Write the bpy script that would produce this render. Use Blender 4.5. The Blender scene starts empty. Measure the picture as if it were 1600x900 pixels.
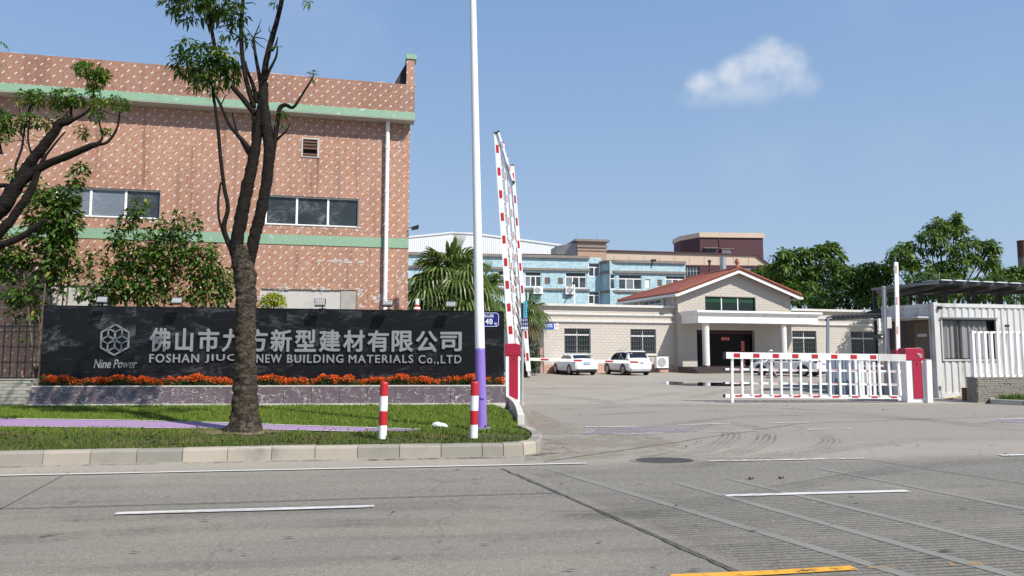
import bpy, math, random
import numpy as np
from mathutils import Vector, Matrix

# ------------------------------------------------------------------ camera, sky, sun, exposure
S = bpy.context.scene
C = bpy.context.collection
FPX = 1111.0
CAMZ = 1.6
PITCH = math.atan(99.0 / FPX)
cam_d = bpy.data.cameras.new('camera')
cam = bpy.data.objects.new('camera', cam_d)
C.objects.link(cam)
cam_d.sensor_width = 36.0
cam_d.lens = 36.0 * FPX / 1600.0
cam_d.clip_start = 0.1
cam_d.clip_end = 3000.0
cam.location = (0, 0, CAMZ)
cam.rotation_euler = (math.radians(90) + PITCH, 0, 0)
S.camera = cam

EXPO = 0.30
SUN_EL, SUN_AZ = 46.0, 48.0          # azimuth measured from -Y (behind the camera) towards +X
sd = Vector((math.sin(math.radians(SUN_AZ)) * math.cos(math.radians(SUN_EL)),
             -math.cos(math.radians(SUN_AZ)) * math.cos(math.radians(SUN_EL)),
             math.sin(math.radians(SUN_EL))))
W = bpy.data.worlds.new('World')
S.world = W
W.use_nodes = True
wn, wl = W.node_tree.nodes, W.node_tree.links
wn.clear()
w_out = wn.new('ShaderNodeOutputWorld')
w_bg = wn.new('ShaderNodeBackground')
w_sky = wn.new('ShaderNodeTexSky')
w_sky.sky_type = 'NISHITA'
w_sky.sun_disc = False
w_sky.sun_elevation = math.radians(SUN_EL)
w_sky.sun_rotation = math.radians(180 - SUN_AZ)
w_sky.air_density = 1.0
w_sky.dust_density = 0.6
w_sky.ozone_density = 2.0
w_sky.altitude = 0
w_bg.inputs['Strength'].default_value = 0.105
wl.new(w_bg.outputs[0], w_out.inputs[0])

sun_d = bpy.data.lights.new('sun', 'SUN')
sun_d.energy = 5.0
sun_d.angle = math.radians(0.5)
sun_d.color = (1.0, 0.95, 0.87)
sun = bpy.data.objects.new('sun', sun_d)
C.objects.link(sun)
sun.rotation_euler = (-sd).to_track_quat('-Z', 'Y').to_euler()
sun.location = (30, -30, 60)

S.view_settings.view_transform = 'Standard'
S.view_settings.look = 'None'
S.view_settings.exposure = EXPO
S.view_settings.gamma = 1.0

# ------------------------------------------------------------------ pixel to place helpers (photo pixels, 1600 x 900)
def ray(px, py):
    u, v = (px - 800.0) / FPX, (450.0 - py) / FPX
    return Vector((u, math.cos(PITCH) - v * math.sin(PITCH), math.sin(PITCH) + v * math.cos(PITCH)))
def P(px, py, Y):
    d = ray(px, py); t = Y / d.y
    return Vector((d.x * t, Y, CAMZ + d.z * t))
def G(px, py, z=0.0):
    d = ray(px, py); t = (z - CAMZ) / d.z
    return Vector((d.x * t, d.y * t, z))

class Frame:
    """a vertical plane: s along it, d out of it towards the street, z up"""
    def __init__(f, o, r):
        f.o = Vector((o[0], o[1], 0)); f.r = Vector((r[0], r[1], 0)).normalized()
        f.n = Vector((f.r.y, -f.r.x, 0))
    def pt(f, s, d, z):
        return f.o + f.r * s + f.n * d + Vector((0, 0, z))
    def sz(f, px, py, d=0.0):
        dr = ray(px, py); c = Vector((0, 0, CAMZ)); o = f.o + f.n * d
        t = (o - c).dot(f.n) / dr.dot(f.n)
        p = c + dr * t
        return (p - f.o).dot(f.r), p.z

# ------------------------------------------------------------------ objects
WLOC = {}
def finish(o, parent, wloc=(0, 0, 0)):
    C.objects.link(o)
    w = Vector(wloc)
    if parent is not None:
        o.parent = parent
        o.location = w - WLOC[parent.name]
    else:
        o.location = w
    WLOC[o.name] = w
    return o
def tag(o, label=None, cat=None, group=None, kind=None):
    if label: o['label'] = label
    if cat: o['category'] = cat
    if group: o['group'] = group
    if kind: o['kind'] = kind
    return o
def thing(name, label, cat, loc, group=None):
    o = bpy.data.objects.new(name, None)
    o.empty_display_size = 0.2
    finish(o, None, loc)
    return tag(o, label, cat, group)
def kids(o):
    return [c for c in bpy.data.objects if c.parent == o]
def copy_tree(o, delta, parent=None):
    c = o.copy()
    C.objects.link(c)
    w = WLOC[o.name] + Vector(delta)
    WLOC[c.name] = w
    if parent is not None:
        c.parent = parent
        c.location = w - WLOC[parent.name]
    else:
        c.location = w
    for k in kids(o):
        copy_tree(k, delta, c)
    return c

class MB:
    def __init__(m):
        m.v = []; m.f = []; m.mi = []
    def add(m, pts, faces, mi=0):
        b = len(m.v)
        m.v += [tuple(p) for p in pts]
        for f in faces:
            m.f.append(tuple(b + i for i in f)); m.mi.append(mi)
    def poly(m, pts, mi=0):
        m.add(pts, [range(len(pts))], mi)
    def hexa(m, a, b, mi=0):
        """a: four points, b: four matching points"""
        m.add(list(a) + list(b), [(3, 2, 1, 0), (4, 5, 6, 7), (0, 1, 5, 4), (1, 2, 6, 5), (2, 3, 7, 6), (3, 0, 4, 7)], mi)
    def box(m, c, s, mi=0, rz=0.0):
        c = Vector(c); x, y, z = s[0] / 2, s[1] / 2, s[2] / 2
        R = Matrix.Rotation(rz, 3, 'Z')
        q = lambda X, Y, Z: c + R @ Vector((X, Y, Z))
        m.hexa([q(-x, -y, -z), q(x, -y, -z), q(x, y, -z), q(-x, y, -z)], [q(-x, -y, z), q(x, -y, z), q(x, y, z), q(-x, y, z)], mi)
    def fbox(m, F, s0, s1, d0, d1, z0, z1, mi=0):
        """box in a frame; d1 > d0 is nearer the street"""
        q = F.pt
        m.hexa([q(s0, d1, z0), q(s1, d1, z0), q(s1, d0, z0), q(s0, d0, z0)], [q(s0, d1, z1), q(s1, d1, z1), q(s1, d0, z1), q(s0, d0, z1)], mi)
    def bar(m, a, b, w, h=None, mi=0, up=(0, 0, 1)):
        """rectangular bar from a to b"""
        a, b = Vector(a), Vector(b); h = h or w
        t = (b - a).normalized(); u = Vector(up)
        if abs(t.dot(u)) > 0.95: u = Vector((0, 1, 0))
        x = t.cross(u).normalized() * w / 2; y = x.cross(t).normalized() * h / 2
        m.hexa([a - x - y, a + x - y, a + x + y, a - x + y], [b - x - y, b + x - y, b + x + y, b - x + y], mi)
    def prism(m, pts, ex, mi=0):
        n = len(pts); ex = Vector(ex)
        p = [Vector(q) for q in pts]
        m.add(p + [q + ex for q in p], [tuple(range(n))[::-1], tuple(range(n, 2 * n))] + [(i, (i + 1) % n, n + (i + 1) % n, n + i) for i in range(n)], mi)
    def tube(m, pts, rad, n=8, mi=0, cap=True, wob=0.0, rng=None):
        pts = [Vector(p) for p in pts]
        if not hasattr(rad, '__len__'): rad = [rad] * len(pts)
        if cap and n >= 10 and len(pts) > 1:
            rad = list(rad); e0 = (pts[1] - pts[0]); e1 = (pts[-2] - pts[-1])
            k0, k1 = min(.3, .02 / max(e0.length, 1e-6)), min(.3, .02 / max(e1.length, 1e-6))
            pts = [pts[0], pts[0] + e0 * k0] + pts[1:-1] + [pts[-1] + e1 * k1, pts[-1]]
            rad = [rad[0], rad[0] + (rad[1] - rad[0]) * k0] + rad[1:-1] + [rad[-1] + (rad[-2] - rad[-1]) * k1, rad[-1]]
        rings = []; ref = None
        for i, p in enumerate(pts):
            t = (pts[min(i + 1, len(pts) - 1)] - pts[max(i - 1, 0)]).normalized()
            if ref is None:
                ref = Vector((1, 0, 0)) if abs(t.x) < 0.8 else Vector((0, 1, 0))
            x = (ref - t * ref.dot(t)).normalized(); ref = x
            y = t.cross(x)
            r = []
            for k in range(n):
                a = 2 * math.pi * k / n
                R = rad[i] * (1 + (rng.uniform(-wob, wob) if wob else 0))
                r.append(p + (x * math.cos(a) + y * math.sin(a)) * R)
            rings.append(r)
        b = len(m.v)
        for r in rings: m.v += [tuple(q) for q in r]
        for i in range(len(pts) - 1):
            for k in range(n):
                m.f.append((b + i * n + k, b + i * n + (k + 1) % n, b + (i + 1) * n + (k + 1) % n, b + (i + 1) * n + k)); m.mi.append(mi)
        if cap:
            m.f.append(tuple(b + k for k in range(n))[::-1]); m.mi.append(mi)
            e = b + (len(pts) - 1) * n
            m.f.append(tuple(e + k for k in range(n))); m.mi.append(mi)
    def lathe(m, c, prof, n=16, mi=0):
        """prof: (radius, z) list round a vertical axis at c"""
        c = Vector(c); b = len(m.v); k = len(prof)
        for r, z in prof:
            for i in range(n):
                a = 2 * math.pi * i / n
                m.v.append((c.x + r * math.cos(a), c.y + r * math.sin(a), c.z + z))
        for j in range(k - 1):
            for i in range(n):
                m.f.append((b + j * n + i, b + j * n + (i + 1) % n, b + (j + 1) * n + (i + 1) % n, b + (j + 1) * n + i)); m.mi.append(mi)
        m.f.append(tuple(b + i for i in range(n))[::-1]); m.mi.append(mi)
        m.f.append(tuple(b + (k - 1) * n + i for i in range(n))); m.mi.append(mi)
    def build(m, name, mats, parent=None, kind=None, smooth=False, bevel=0.0, label=None, origin=None, cat=None, group=None):
        if not isinstance(mats, (list, tuple)): mats = [mats]
        w = Vector(origin) if origin is not None else (WLOC[parent.name] if parent is not None else Vector((0, 0, 0)))
        me = bpy.data.meshes.new(name)
        V = np.array(m.v, dtype=float)
        me.from_pydata((V - np.array(w)).tolist(), [], m.f)
        for q in mats: me.materials.append(q)
        if len(mats) > 1: me.polygons.foreach_set('material_index', m.mi)
        if smooth: me.polygons.foreach_set('use_smooth', [len(f) < 5 for f in m.f])
        auto_uv(me, w)
        o = bpy.data.objects.new(name, me)
        finish(o, parent, w)
        if bevel:
            b = o.modifiers.new('bevel', 'BEVEL'); b.width = bevel; b.segments = 2; b.limit_method = 'ANGLE'
        return tag(o, label, cat, group, kind)

def auto_uv(me, w):
    """metric UVs: along the face and up it"""
    uv = me.uv_layers.new(name='UVMap')
    out = np.zeros((len(me.loops), 2))
    for p in me.polygons:
        n = p.normal
        if abs(n.z) > 0.75:
            for li in p.loop_indices:
                c = me.vertices[me.loops[li].vertex_index].co
                out[li] = (c.x + w.x, c.y + w.y)
        else:
            l = math.hypot(n.x, n.y) or 1.0
            tx, ty = -n.y / l, n.x / l
            for li in p.loop_indices:
                c = me.vertices[me.loops[li].vertex_index].co
                out[li] = ((c.x + w.x) * tx + (c.y + w.y) * ty, c.z + w.z)
    uv.data.foreach_set('uv', out.ravel())

def wall_holes(mb, F, s0, s1, z0, z1, d, holes, depth, mi=0, mr=0):
    """the street face of a wall with openings and their reveals"""
    ss = sorted({s0, s1, *[h[0] for h in holes], *[h[1] for h in holes]})
    zz = sorted({z0, z1, *[h[2] for h in holes], *[h[3] for h in holes]})
    for a, b in zip(ss, ss[1:]):
        for c, e in zip(zz, zz[1:]):
            ms, mz = (a + b) / 2, (c + e) / 2
            if any(h[0] < ms < h[1] and h[2] < mz < h[3] for h in holes): continue
            mb.poly([F.pt(a, d, c), F.pt(b, d, c), F.pt(b, d, e), F.pt(a, d, e)], mi)
    for h in holes:
        q = [(h[0], h[2]), (h[1], h[2]), (h[1], h[3]), (h[0], h[3])]
        for (a, c), (b, e) in zip(q, q[1:] + q[:1]):
            mb.poly([F.pt(a, d, c), F.pt(a, d - depth, c), F.pt(b, d - depth, e), F.pt(b, d, e)], mr)

# ------------------------------------------------------------------ materials
class NT:
    def __init__(t, name):
        t.m = bpy.data.materials.new(name); t.m.use_nodes = True
        t.n = t.m.node_tree.nodes; t.l = t.m.node_tree.links
        t.b = t.n['Principled BSDF']; t.out = t.n['Material Output']
    def new(t, typ, **kw):
        q = t.n.new(typ)
        for k, v in kw.items(): setattr(q, k, v)
        return q
    def put(t, sock, v):
        if isinstance(v, bpy.types.NodeSocket): t.l.new(v, sock)
        elif isinstance(v, (tuple, list)) and len(v) == 3 and sock.type == 'RGBA': sock.default_value = (*v, 1)
        else: sock.default_value = v
    def math(t, op, a, b=None, c=None):
        q = t.new('ShaderNodeMath', operation=op)
        t.put(q.inputs[0], a)
        if b is not None: t.put(q.inputs[1], b)
        if c is not None: t.put(q.inputs[2], c)
        return q.outputs[0]
    def mix(t, f, a, b, mode='MIX'):
        q = t.new('ShaderNodeMix', data_type='RGBA', blend_type=mode)
        t.put(q.inputs[0], f); t.put(q.inputs[6], a); t.put(q.inputs[7], b)
        return q.outputs[2]
    def uv(t):
        return t.new('ShaderNodeUVMap').outputs[0]
    def scaled(t, v, s, rot=0.0, loc=(0, 0, 0)):
        q = t.new('ShaderNodeMapping')
        t.put(q.inputs[0], v); q.inputs['Scale'].default_value = s; q.inputs['Rotation'].default_value = (0, 0, rot)
        q.inputs['Location'].default_value = loc
        return q.outputs[0]
    def noise(t, v, scale, detail=4, rough=0.55, dist=0.0):
        q = t.new('ShaderNodeTexNoise')
        if v is not None: t.put(q.inputs['Vector'], v)
        q.inputs['Scale'].default_value = scale; q.inputs['Detail'].default_value = detail
        q.inputs['Roughness'].default_value = rough; q.inputs['Distortion'].default_value = dist
        return q.outputs[0]
    def ramp(t, f, stops):
        q = t.new('ShaderNodeValToRGB'); t.put(q.inputs[0], f)
        e = q.color_ramp.elements
        while len(e) < len(stops): e.new(0.5)
        for x, (p, c) in zip(e, stops):
            x.position = p; x.color = (*c, 1) if hasattr(c, '__len__') else (c, c, c, 1)
        return q.outputs[0]
    def sstep(t, x, a, b):
        q = t.new('ShaderNodeMapRange', interpolation_type='SMOOTHSTEP')
        t.put(q.inputs[0], x); q.inputs[1].default_value = a; q.inputs[2].default_value = b
        return q.outputs[0]
    def bump(t, h, strength, dist=0.02):
        q = t.new('ShaderNodeBump'); q.inputs['Strength'].default_value = strength; q.inputs['Distance'].default_value = dist
        t.put(q.inputs['Height'], h)
        t.l.new(q.outputs[0], t.b.inputs['Normal'])
    def xyz(t, v):
        q = t.new('ShaderNodeSeparateXYZ'); t.put(q.inputs[0], v); return q.outputs
    def rnd(t):
        return t.new('ShaderNodeObjectInfo').outputs['Random']
    def done(t, col, rough=0.6, metal=0.0, spec=0.5):
        t.put(t.b.inputs['Base Color'], col); t.put(t.b.inputs['Roughness'], rough)
        t.b.inputs['Metallic'].default_value = metal; t.b.inputs['Specular IOR Level'].default_value = spec
        return t.m

def plain(name, col, rough=0.6, var=0.12, scale=2.0, metal=0.0, bump=0.0, bscale=30.0, dirt=0.0, dirt_col=(0.16, 0.13, 0.1), spec=0.5, streak=False, orand=0.0):
    t = NT(name); uv = t.uv()
    c = t.mix(t.noise(uv, scale, 5), tuple(x * (1 - var) for x in col), tuple(min(1, x * (1 + var)) for x in col))
    if dirt:
        v = t.scaled(uv, (1, 0.18, 1)) if streak else uv
        f = t.math('MULTIPLY', t.sstep(t.noise(v, 2.6 if streak else 1.1, 6, 0.65), 0.48, 0.72), dirt)
        c = t.mix(f, c, dirt_col)
    if orand:
        c = t.mix(t.math('MULTIPLY', t.rnd(), orand), c, tuple(x * 0.5 for x in (0.9 * col[0], col[1], 1.08 * col[2])))
    if bump: t.bump(t.noise(uv, bscale, 4), bump, 0.01)
    return t.done(c, rough, metal, spec)

def m_mosaic(name='brown_mosaic', tint=(0.98, 0.97, 0.97), wear=0.5):
    t = NT(name); uv = t.uv(); T = 0.0375
    sc = t.scaled(uv, (1 / T, 1 / T, 1))
    x, y, _ = t.xyz(sc)
    U, V = t.math('FLOOR', x), t.math('FLOOR', y)
    a = t.math('FLOORED_MODULO', U, 10.0); b = t.math('FLOORED_MODULO', V, 10.0)
    eq = t.math('COMPARE', a, b, 0.25)
    pair = t.math('LESS_THAN', t.math('FLOORED_MODULO', a, 5.0), 1.5)
    white = t.math('MULTIPLY', eq, pair)
    cb = t.new('ShaderNodeCombineXYZ'); t.put(cb.inputs[0], U); t.put(cb.inputs[1], V)
    wn_ = t.new('ShaderNodeTexWhiteNoise', noise_dimensions='2D'); t.put(wn_.inputs['Vector'], cb.outputs[0])
    r = wn_.outputs[0]
    col = t.ramp(r, [(0.0, (0.27, 0.105, 0.055)), (0.35, (0.42, 0.19, 0.105)), (0.62, (0.49, 0.27, 0.13)), (0.84, (0.40, 0.235, 0.205)), (1.0, (0.62, 0.39, 0.27))])
    clump = t.new('ShaderNodeTexWhiteNoise', noise_dimensions='2D'); c3 = t.new('ShaderNodeVectorMath', operation='FLOOR'); t.put(c3.inputs[0], t.scaled(uv, (1 / (T * 2.7), 1 / (T * 2.3), 1))); t.put(clump.inputs['Vector'], c3.outputs[0])
    col = t.mix(t.math('MULTIPLY', clump.outputs[0], 0.35), col, (0.26, 0.12, 0.085))
    col = t.mix(1.0, col, tint, 'MULTIPLY')
    big = t.noise(uv, 0.45, 6, 0.65)
    col = t.mix(t.math('MULTIPLY', t.sstep(big, 0.42, 0.72), 0.45), col, (0.33, 0.15, 0.085))
    # sheets of tiles of slightly different batches, weather runs
    cell = t.new('ShaderNodeTexWhiteNoise', noise_dimensions='2D')
    cs = t.new('ShaderNodeVectorMath', operation='FLOOR'); t.put(cs.inputs[0], t.scaled(uv, (1.3, 0.5, 1))); t.put(cell.inputs['Vector'], cs.outputs[0])
    col = t.mix(t.math('MULTIPLY', cell.outputs[0], 0.30), col, (0.52, 0.31, 0.225))
    col = t.mix(t.math('MULTIPLY', t.math('GREATER_THAN', cell.outputs[0], 0.86), 0.22), col, (0.22, 0.11, 0.08))
    run = t.sstep(t.noise(t.scaled(uv, (1.6, 0.10, 1)), 2.2, 5, 0.6), 0.50, 0.72)
    col = t.mix(t.math('MULTIPLY', run, wear), col, (0.17, 0.095, 0.07))
    col = t.mix(t.math('MULTIPLY', white, 0.86), col, (0.86, 0.84, 0.80))
    lost = t.sstep(t.noise(uv, 2.2, 8, 0.75), 0.695, 0.72)
    col = t.mix(lost, col, (0.62, 0.60, 0.57))
    fx, fy = t.math('FRACT', x), t.math('FRACT', y)
    g = t.math('MAXIMUM', t.math('LESS_THAN', fx, 0.12), t.math('LESS_THAN', fy, 0.12))
    col = t.mix(t.math('MULTIPLY', g, 0.5), col, (0.36, 0.29, 0.25))
    return t.done(col, 0.45)

def m_green_tile():
    t = NT('green_mosaic'); uv = t.uv()
    cs = t.new('ShaderNodeVectorMath', operation='FLOOR'); t.put(cs.inputs[0], t.scaled(uv, (26, 26, 1)))
    wn_ = t.new('ShaderNodeTexWhiteNoise', noise_dimensions='2D'); t.put(wn_.inputs['Vector'], cs.outputs[0])
    col = t.mix(wn_.outputs[0], (0.22, 0.36, 0.245), (0.27, 0.42, 0.29))
    col = t.mix(t.math('MULTIPLY', t.sstep(t.noise(t.scaled(uv, (1, 0.3, 1)), 1.3, 6), 0.5, 0.75), 0.5), col, (0.20, 0.30, 0.20))
    q = t.new('ShaderNodeVectorMath', operation='FLOOR'); t.put(q.inputs[0], t.scaled(uv, (14, 14, 1)))
    lost = t.math('MULTIPLY', t.sstep(t.noise(uv, 0.9, 5, 0.7), 0.56, 0.66), t.math('GREATER_THAN', t.noise(t.scaled(q.outputs[0], (0.31, 0.31, 1)), 1.0, 1), 0.58))
    col = t.mix(lost, col, (0.66, 0.66, 0.62))
    return t.done(col, 0.45)

def m_blackstone():
    t = NT('black_marble')
    uv = t.uv()
    off = t.new('ShaderNodeVectorMath', operation='ADD'); t.put(off.inputs[0], uv)
    cb = t.new('ShaderNodeCombineXYZ'); t.put(cb.inputs[2], t.math('MULTIPLY', t.rnd(), 9.0)); t.put(off.inputs[1], cb.outputs[0])
    v = t.scaled(off.outputs[0], (0.42, 1.3, 1), rot=math.radians(-58))
    n1 = t.noise(v, 0.9, 8, 0.62, 0.9)
    wide = t.sstep(n1, 0.50, 0.78)
    thin = t.ramp(t.noise(v, 1.2, 9, 0.65, 1.6), [(0.47, 0.0), (0.5, 1.0), (0.53, 0.0)])
    col = t.mix(t.math('MULTIPLY', wide, 0.85), (0.007, 0.0075, 0.009), (0.085, 0.09, 0.098))
    col = t.mix(t.math('MULTIPLY', t.math('MULTIPLY', thin, t.sstep(n1, 0.42, 0.62)), 0.35), col, (0.20, 0.21, 0.22))
    return t.done(col, t.ramp(n1, [(0.3, 0.38), (0.8, 0.55)]), 0, 0.25)

def m_purplestone():
    t = NT('veined_grey_marble'); uv = t.uv()
    off = t.new('ShaderNodeVectorMath', operation='ADD'); t.put(off.inputs[0], uv)
    cb = t.new('ShaderNodeCombineXYZ'); t.put(cb.inputs[2], t.math('MULTIPLY', t.rnd(), 0.25)); t.put(off.inputs[1], cb.outputs[0])
    nz = t.new('ShaderNodeTexNoise'); t.put(nz.inputs['Vector'], off.outputs[0]); nz.inputs['Scale'].default_value = 3.5; nz.inputs['Detail'].default_value = 5
    dv = t.new('ShaderNodeVectorMath', operation='MULTIPLY_ADD'); t.put(dv.inputs[0], nz.outputs[1]); dv.inputs[1].default_value = (0.5, 0.3, 0.3); t.put(dv.inputs[2], off.outputs[0])
    vo = t.new('ShaderNodeTexVoronoi', feature='DISTANCE_TO_EDGE'); vo.inputs['Scale'].default_value = 1.0
    t.put(vo.inputs['Vector'], t.scaled(dv.outputs[0], (4.6, 10.0, 4), rot=math.radians(25)))
    f = t.ramp(vo.outputs[0], [(0.0, 1.0), (0.015, 0.7), (0.045, 0.0)])
    f = t.math('MULTIPLY', f, t.sstep(t.noise(off.outputs[0], 4.5, 4), 0.42, 0.62))
    col = t.mix(t.noise(uv, 5, 6, 0.7), (0.066, 0.048, 0.054), (0.18, 0.138, 0.148))
    col = t.mix(f, col, (0.60, 0.57, 0.55))
    return t.done(col, 0.3)

RD = math.radians(7.3)               # the road runs a little askew of the camera
def m_road(name='concrete_road', yard=False):
    t = NT(name); uv = t.uv()
    r = t.scaled(uv, (1, 1, 1), rot=-RD)
    x, y, _ = t.xyz(r)
    base = t.mix(t.noise(uv, 0.35, 6, 0.6), (0.184, 0.168, 0.140), (0.242, 0.221, 0.186))
    str_ = t.noise(t.scaled(r, (0.12, 1.7, 1)), 1.6, 6, 0.6)
    base = t.mix(t.math('MULTIPLY', t.sstep(str_, 0.46, 0.70), 0.5), base, (0.108, 0.101, 0.087))
    if not yard:
        wob = t.math('MULTIPLY_ADD', t.noise(uv, 1.2, 4), 0.25, y)
        base = t.mix(t.math('MULTIPLY', t.sstep(wob, 10.2, 13.0), 0.38), base, (0.520, 0.475, 0.401))
        dirt = t.math('MULTIPLY', t.sstep(wob, 9.75, 10.6), t.math('SUBTRACT', 1.0, t.math('MULTIPLY', t.sstep(wob, 11.2, 12.6), 0.6)))
        base = t.mix(t.math('MULTIPLY', dirt, 0.75), base, (0.40, 0.355, 0.295))
        agg = t.math('MULTIPLY', t.sstep(wob, 7.93, 8.0), t.math('SUBTRACT', 1.0, dirt))
        base = t.mix(t.math('MULTIPLY', agg, 0.30), base, (0.20, 0.19, 0.17))
        rough_ = t.noise(t.scaled(r, (0.6, 1, 1)), 24, 5, 0.8)
        base = t.mix(t.math('MULTIPLY', agg, t.math('MULTIPLY', t.sstep(rough_, 0.52, 0.62), 0.55)), base, (0.075, 0.07, 0.062))
        base = t.mix(t.math('MULTIPLY', agg, t.math('MULTIPLY', t.sstep(rough_, 0.46, 0.36), 0.5)), base, (0.36, 0.345, 0.315))
        warm = t.sstep(t.noise(t.scaled(r, (0.25, 1, 1)), 0.7, 4), 0.42, 0.6)
        base = t.mix(t.math('MULTIPLY', warm, 0.25), base, (0.30, 0.275, 0.215))
    else:
        base = t.mix(0.30, base, (0.701, 0.644, 0.554))
        base = t.mix(t.math('MULTIPLY', t.sstep(t.noise(uv, 0.16, 5), 0.4, 0.62), 0.5), base, (0.289, 0.250, 0.189))
    if not yard:                                          # brushed grooves right of the long crack, worn away farther up
        A_, B_ = G(870, 770), G(1152, 895); dv_ = (B_ - A_).normalized()
        ux, uy, _u = t.xyz(uv)
        sdst = t.math('ADD', t.math('MULTIPLY', t.math('SUBTRACT', ux, A_.x), -dv_.y), t.math('MULTIPLY', t.math('SUBTRACT', uy, A_.y), dv_.x))
        side = t.sstep(sdst, 0.10, 0.22)
        gv = t.scaled(uv, (1, 1, 1), rot=math.radians(-8.5))
        wv = t.new('ShaderNodeTexWave', bands_direction='Y'); t.put(wv.inputs['Vector'], gv)
        wv.inputs['Scale'].default_value = 4.6; wv.inputs['Distortion'].default_value = 0.5; wv.inputs['Detail'].default_value = 2; wv.inputs['Detail Scale'].default_value = 2
        worn = t.math('MULTIPLY', t.sstep(t.noise(t.scaled(gv, (0.3, 0.9, 1)), 0.9, 6, 0.68), 0.32, 0.54), t.sstep(t.math('MULTIPLY_ADD', t.noise(uv, 0.8, 4), 1.6, y), 9.8, 7.6))
        gr = t.math('MULTIPLY', t.math('MULTIPLY', t.sstep(wv.outputs[1], 0.46, 0.14), worn), t.math('MULTIPLY', side, 0.85))
        base = t.mix(t.math('MULTIPLY', side, 0.16), base, (0.12, 0.112, 0.10))
        base = t.mix(gr, base, (0.06, 0.057, 0.051))
    patch = t.sstep(t.noise(t.scaled(uv, (0.5, 1, 1)), 0.5, 7, 0.68), 0.56, 0.72)
    base = t.mix(t.math('MULTIPLY', patch, 0.38), base, (0.123, 0.114, 0.097))
    dust = t.sstep(t.noise(uv, 0.28, 5, 0.6), 0.55, 0.75)
    base = t.mix(t.math('MULTIPLY', dust, 0.55), base, (0.345, 0.315, 0.268))
    g1 = t.noise(uv, 55, 3, 0.7); g2 = t.noise(uv, 16, 4, 0.65)
    g3 = t.noise(t.scaled(r, (0.55, 1, 1)), 26, 3, 0.7)
    base = t.mix(t.math('MULTIPLY', t.sstep(g1, 0.46, 0.66), 0.42), base, (0.075, 0.072, 0.064))
    base = t.mix(t.math('MULTIPLY', t.sstep(g3, 0.50, 0.66), 0.34), base, (0.095, 0.09, 0.08))
    base = t.mix(t.math('MULTIPLY', t.sstep(g1, 0.46, 0.30), 0.45), base, (0.44, 0.425, 0.39))
    base = t.mix(t.math('MULTIPLY', t.sstep(g2, 0.52, 0.66), 0.32), base, (0.325, 0.298, 0.252))
    spots = t.sstep(t.noise(uv, 3.1, 2, 0.5), 0.735, 0.765)
    base = t.mix(t.math('MULTIPLY', spots, 0.7), base, (0.044, 0.037, 0.032))
    # crazing cracks
    vo = t.new('ShaderNodeTexVoronoi', feature='DISTANCE_TO_EDGE'); vo.inputs['Scale'].default_value = 0.33
    nz = t.new('ShaderNodeTexNoise'); t.put(nz.inputs['Vector'], uv); nz.inputs['Scale'].default_value = 1.4; nz.inputs['Detail'].default_value = 6
    dv = t.new('ShaderNodeVectorMath', operation='MULTIPLY_ADD'); t.put(dv.inputs[0], nz.outputs[1]); dv.inputs[1].default_value = (0.9, 0.9, 0); t.put(dv.inputs[2], uv)
    t.put(vo.inputs['Vector'], dv.outputs[0])
    crack = t.math('MULTIPLY', t.math('LESS_THAN', vo.outputs[0], 0.004), t.sstep(t.noise(uv, 0.21, 3), 0.42, 0.52))
    base = t.mix(t.math('MULTIPLY', crack, 0.22), base, (0.051, 0.045, 0.038))
    t.bump(t.math('ADD', g1, t.math('MULTIPLY', g2, 0.6)), 0.35, 0.006)
    return t.done(base, 0.85, 0, 0.25)

def m_groove():
    t = NT('grooved_concrete'); uv = t.uv()
    r = t.scaled(uv, (1, 1, 1), rot=math.radians(-8.5))
    w = t.new('ShaderNodeTexWave', bands_direction='Y'); t.put(w.inputs['Vector'], r)
    w.inputs['Scale'].default_value = 4.6; w.inputs['Distortion'].default_value = 0.35; w.inputs['Detail'].default_value = 2; w.inputs['Detail Scale'].default_value = 2
    base = t.mix(t.noise(uv, 0.8, 6), (0.145, 0.131, 0.112), (0.217, 0.198, 0.167))
    worn = t.sstep(t.noise(t.scaled(r, (0.25, 1, 1)), 0.9, 5, 0.65), 0.35, 0.65)
    g1 = t.noise(uv, 55, 3, 0.7)
    base = t.mix(t.math('MULTIPLY', t.sstep(g1, 0.42, 0.75), 0.4), base, (0.087, 0.082, 0.071))
    f = t.math('MULTIPLY', t.sstep(w.outputs[1], 0.42, 0.12), t.math('MULTIPLY', worn, 0.75))
    base = t.mix(f, base, (0.061, 0.056, 0.049))
    t.bump(w.outputs[1], 0.4, 0.004)
    return t.done(base, 0.85, 0, 0.25)

def m_worn_paint(name, col, amount=0.5, under=(0.27, 0.26, 0.24), lo=0.44, hi=0.56):
    t = NT(name); uv = t.uv()
    c = t.mix(t.noise(uv, 6, 4), tuple(x * 0.86 for x in col), col)
    n = t.math('ADD', t.math('MULTIPLY', t.noise(uv, 9, 6, 0.7), 0.55), t.math('MULTIPLY', t.noise(uv, 1.1, 4), 0.45))
    t.b.inputs['Alpha'].default_value = 1.0
    f = t.sstep(n, lo, hi)
    keep = t.math('SUBTRACT', 1.0, t.math('MULTIPLY', f, amount))
    t.put(t.b.inputs['Alpha'], keep)
    return t.done(c, 0.7)

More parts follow.
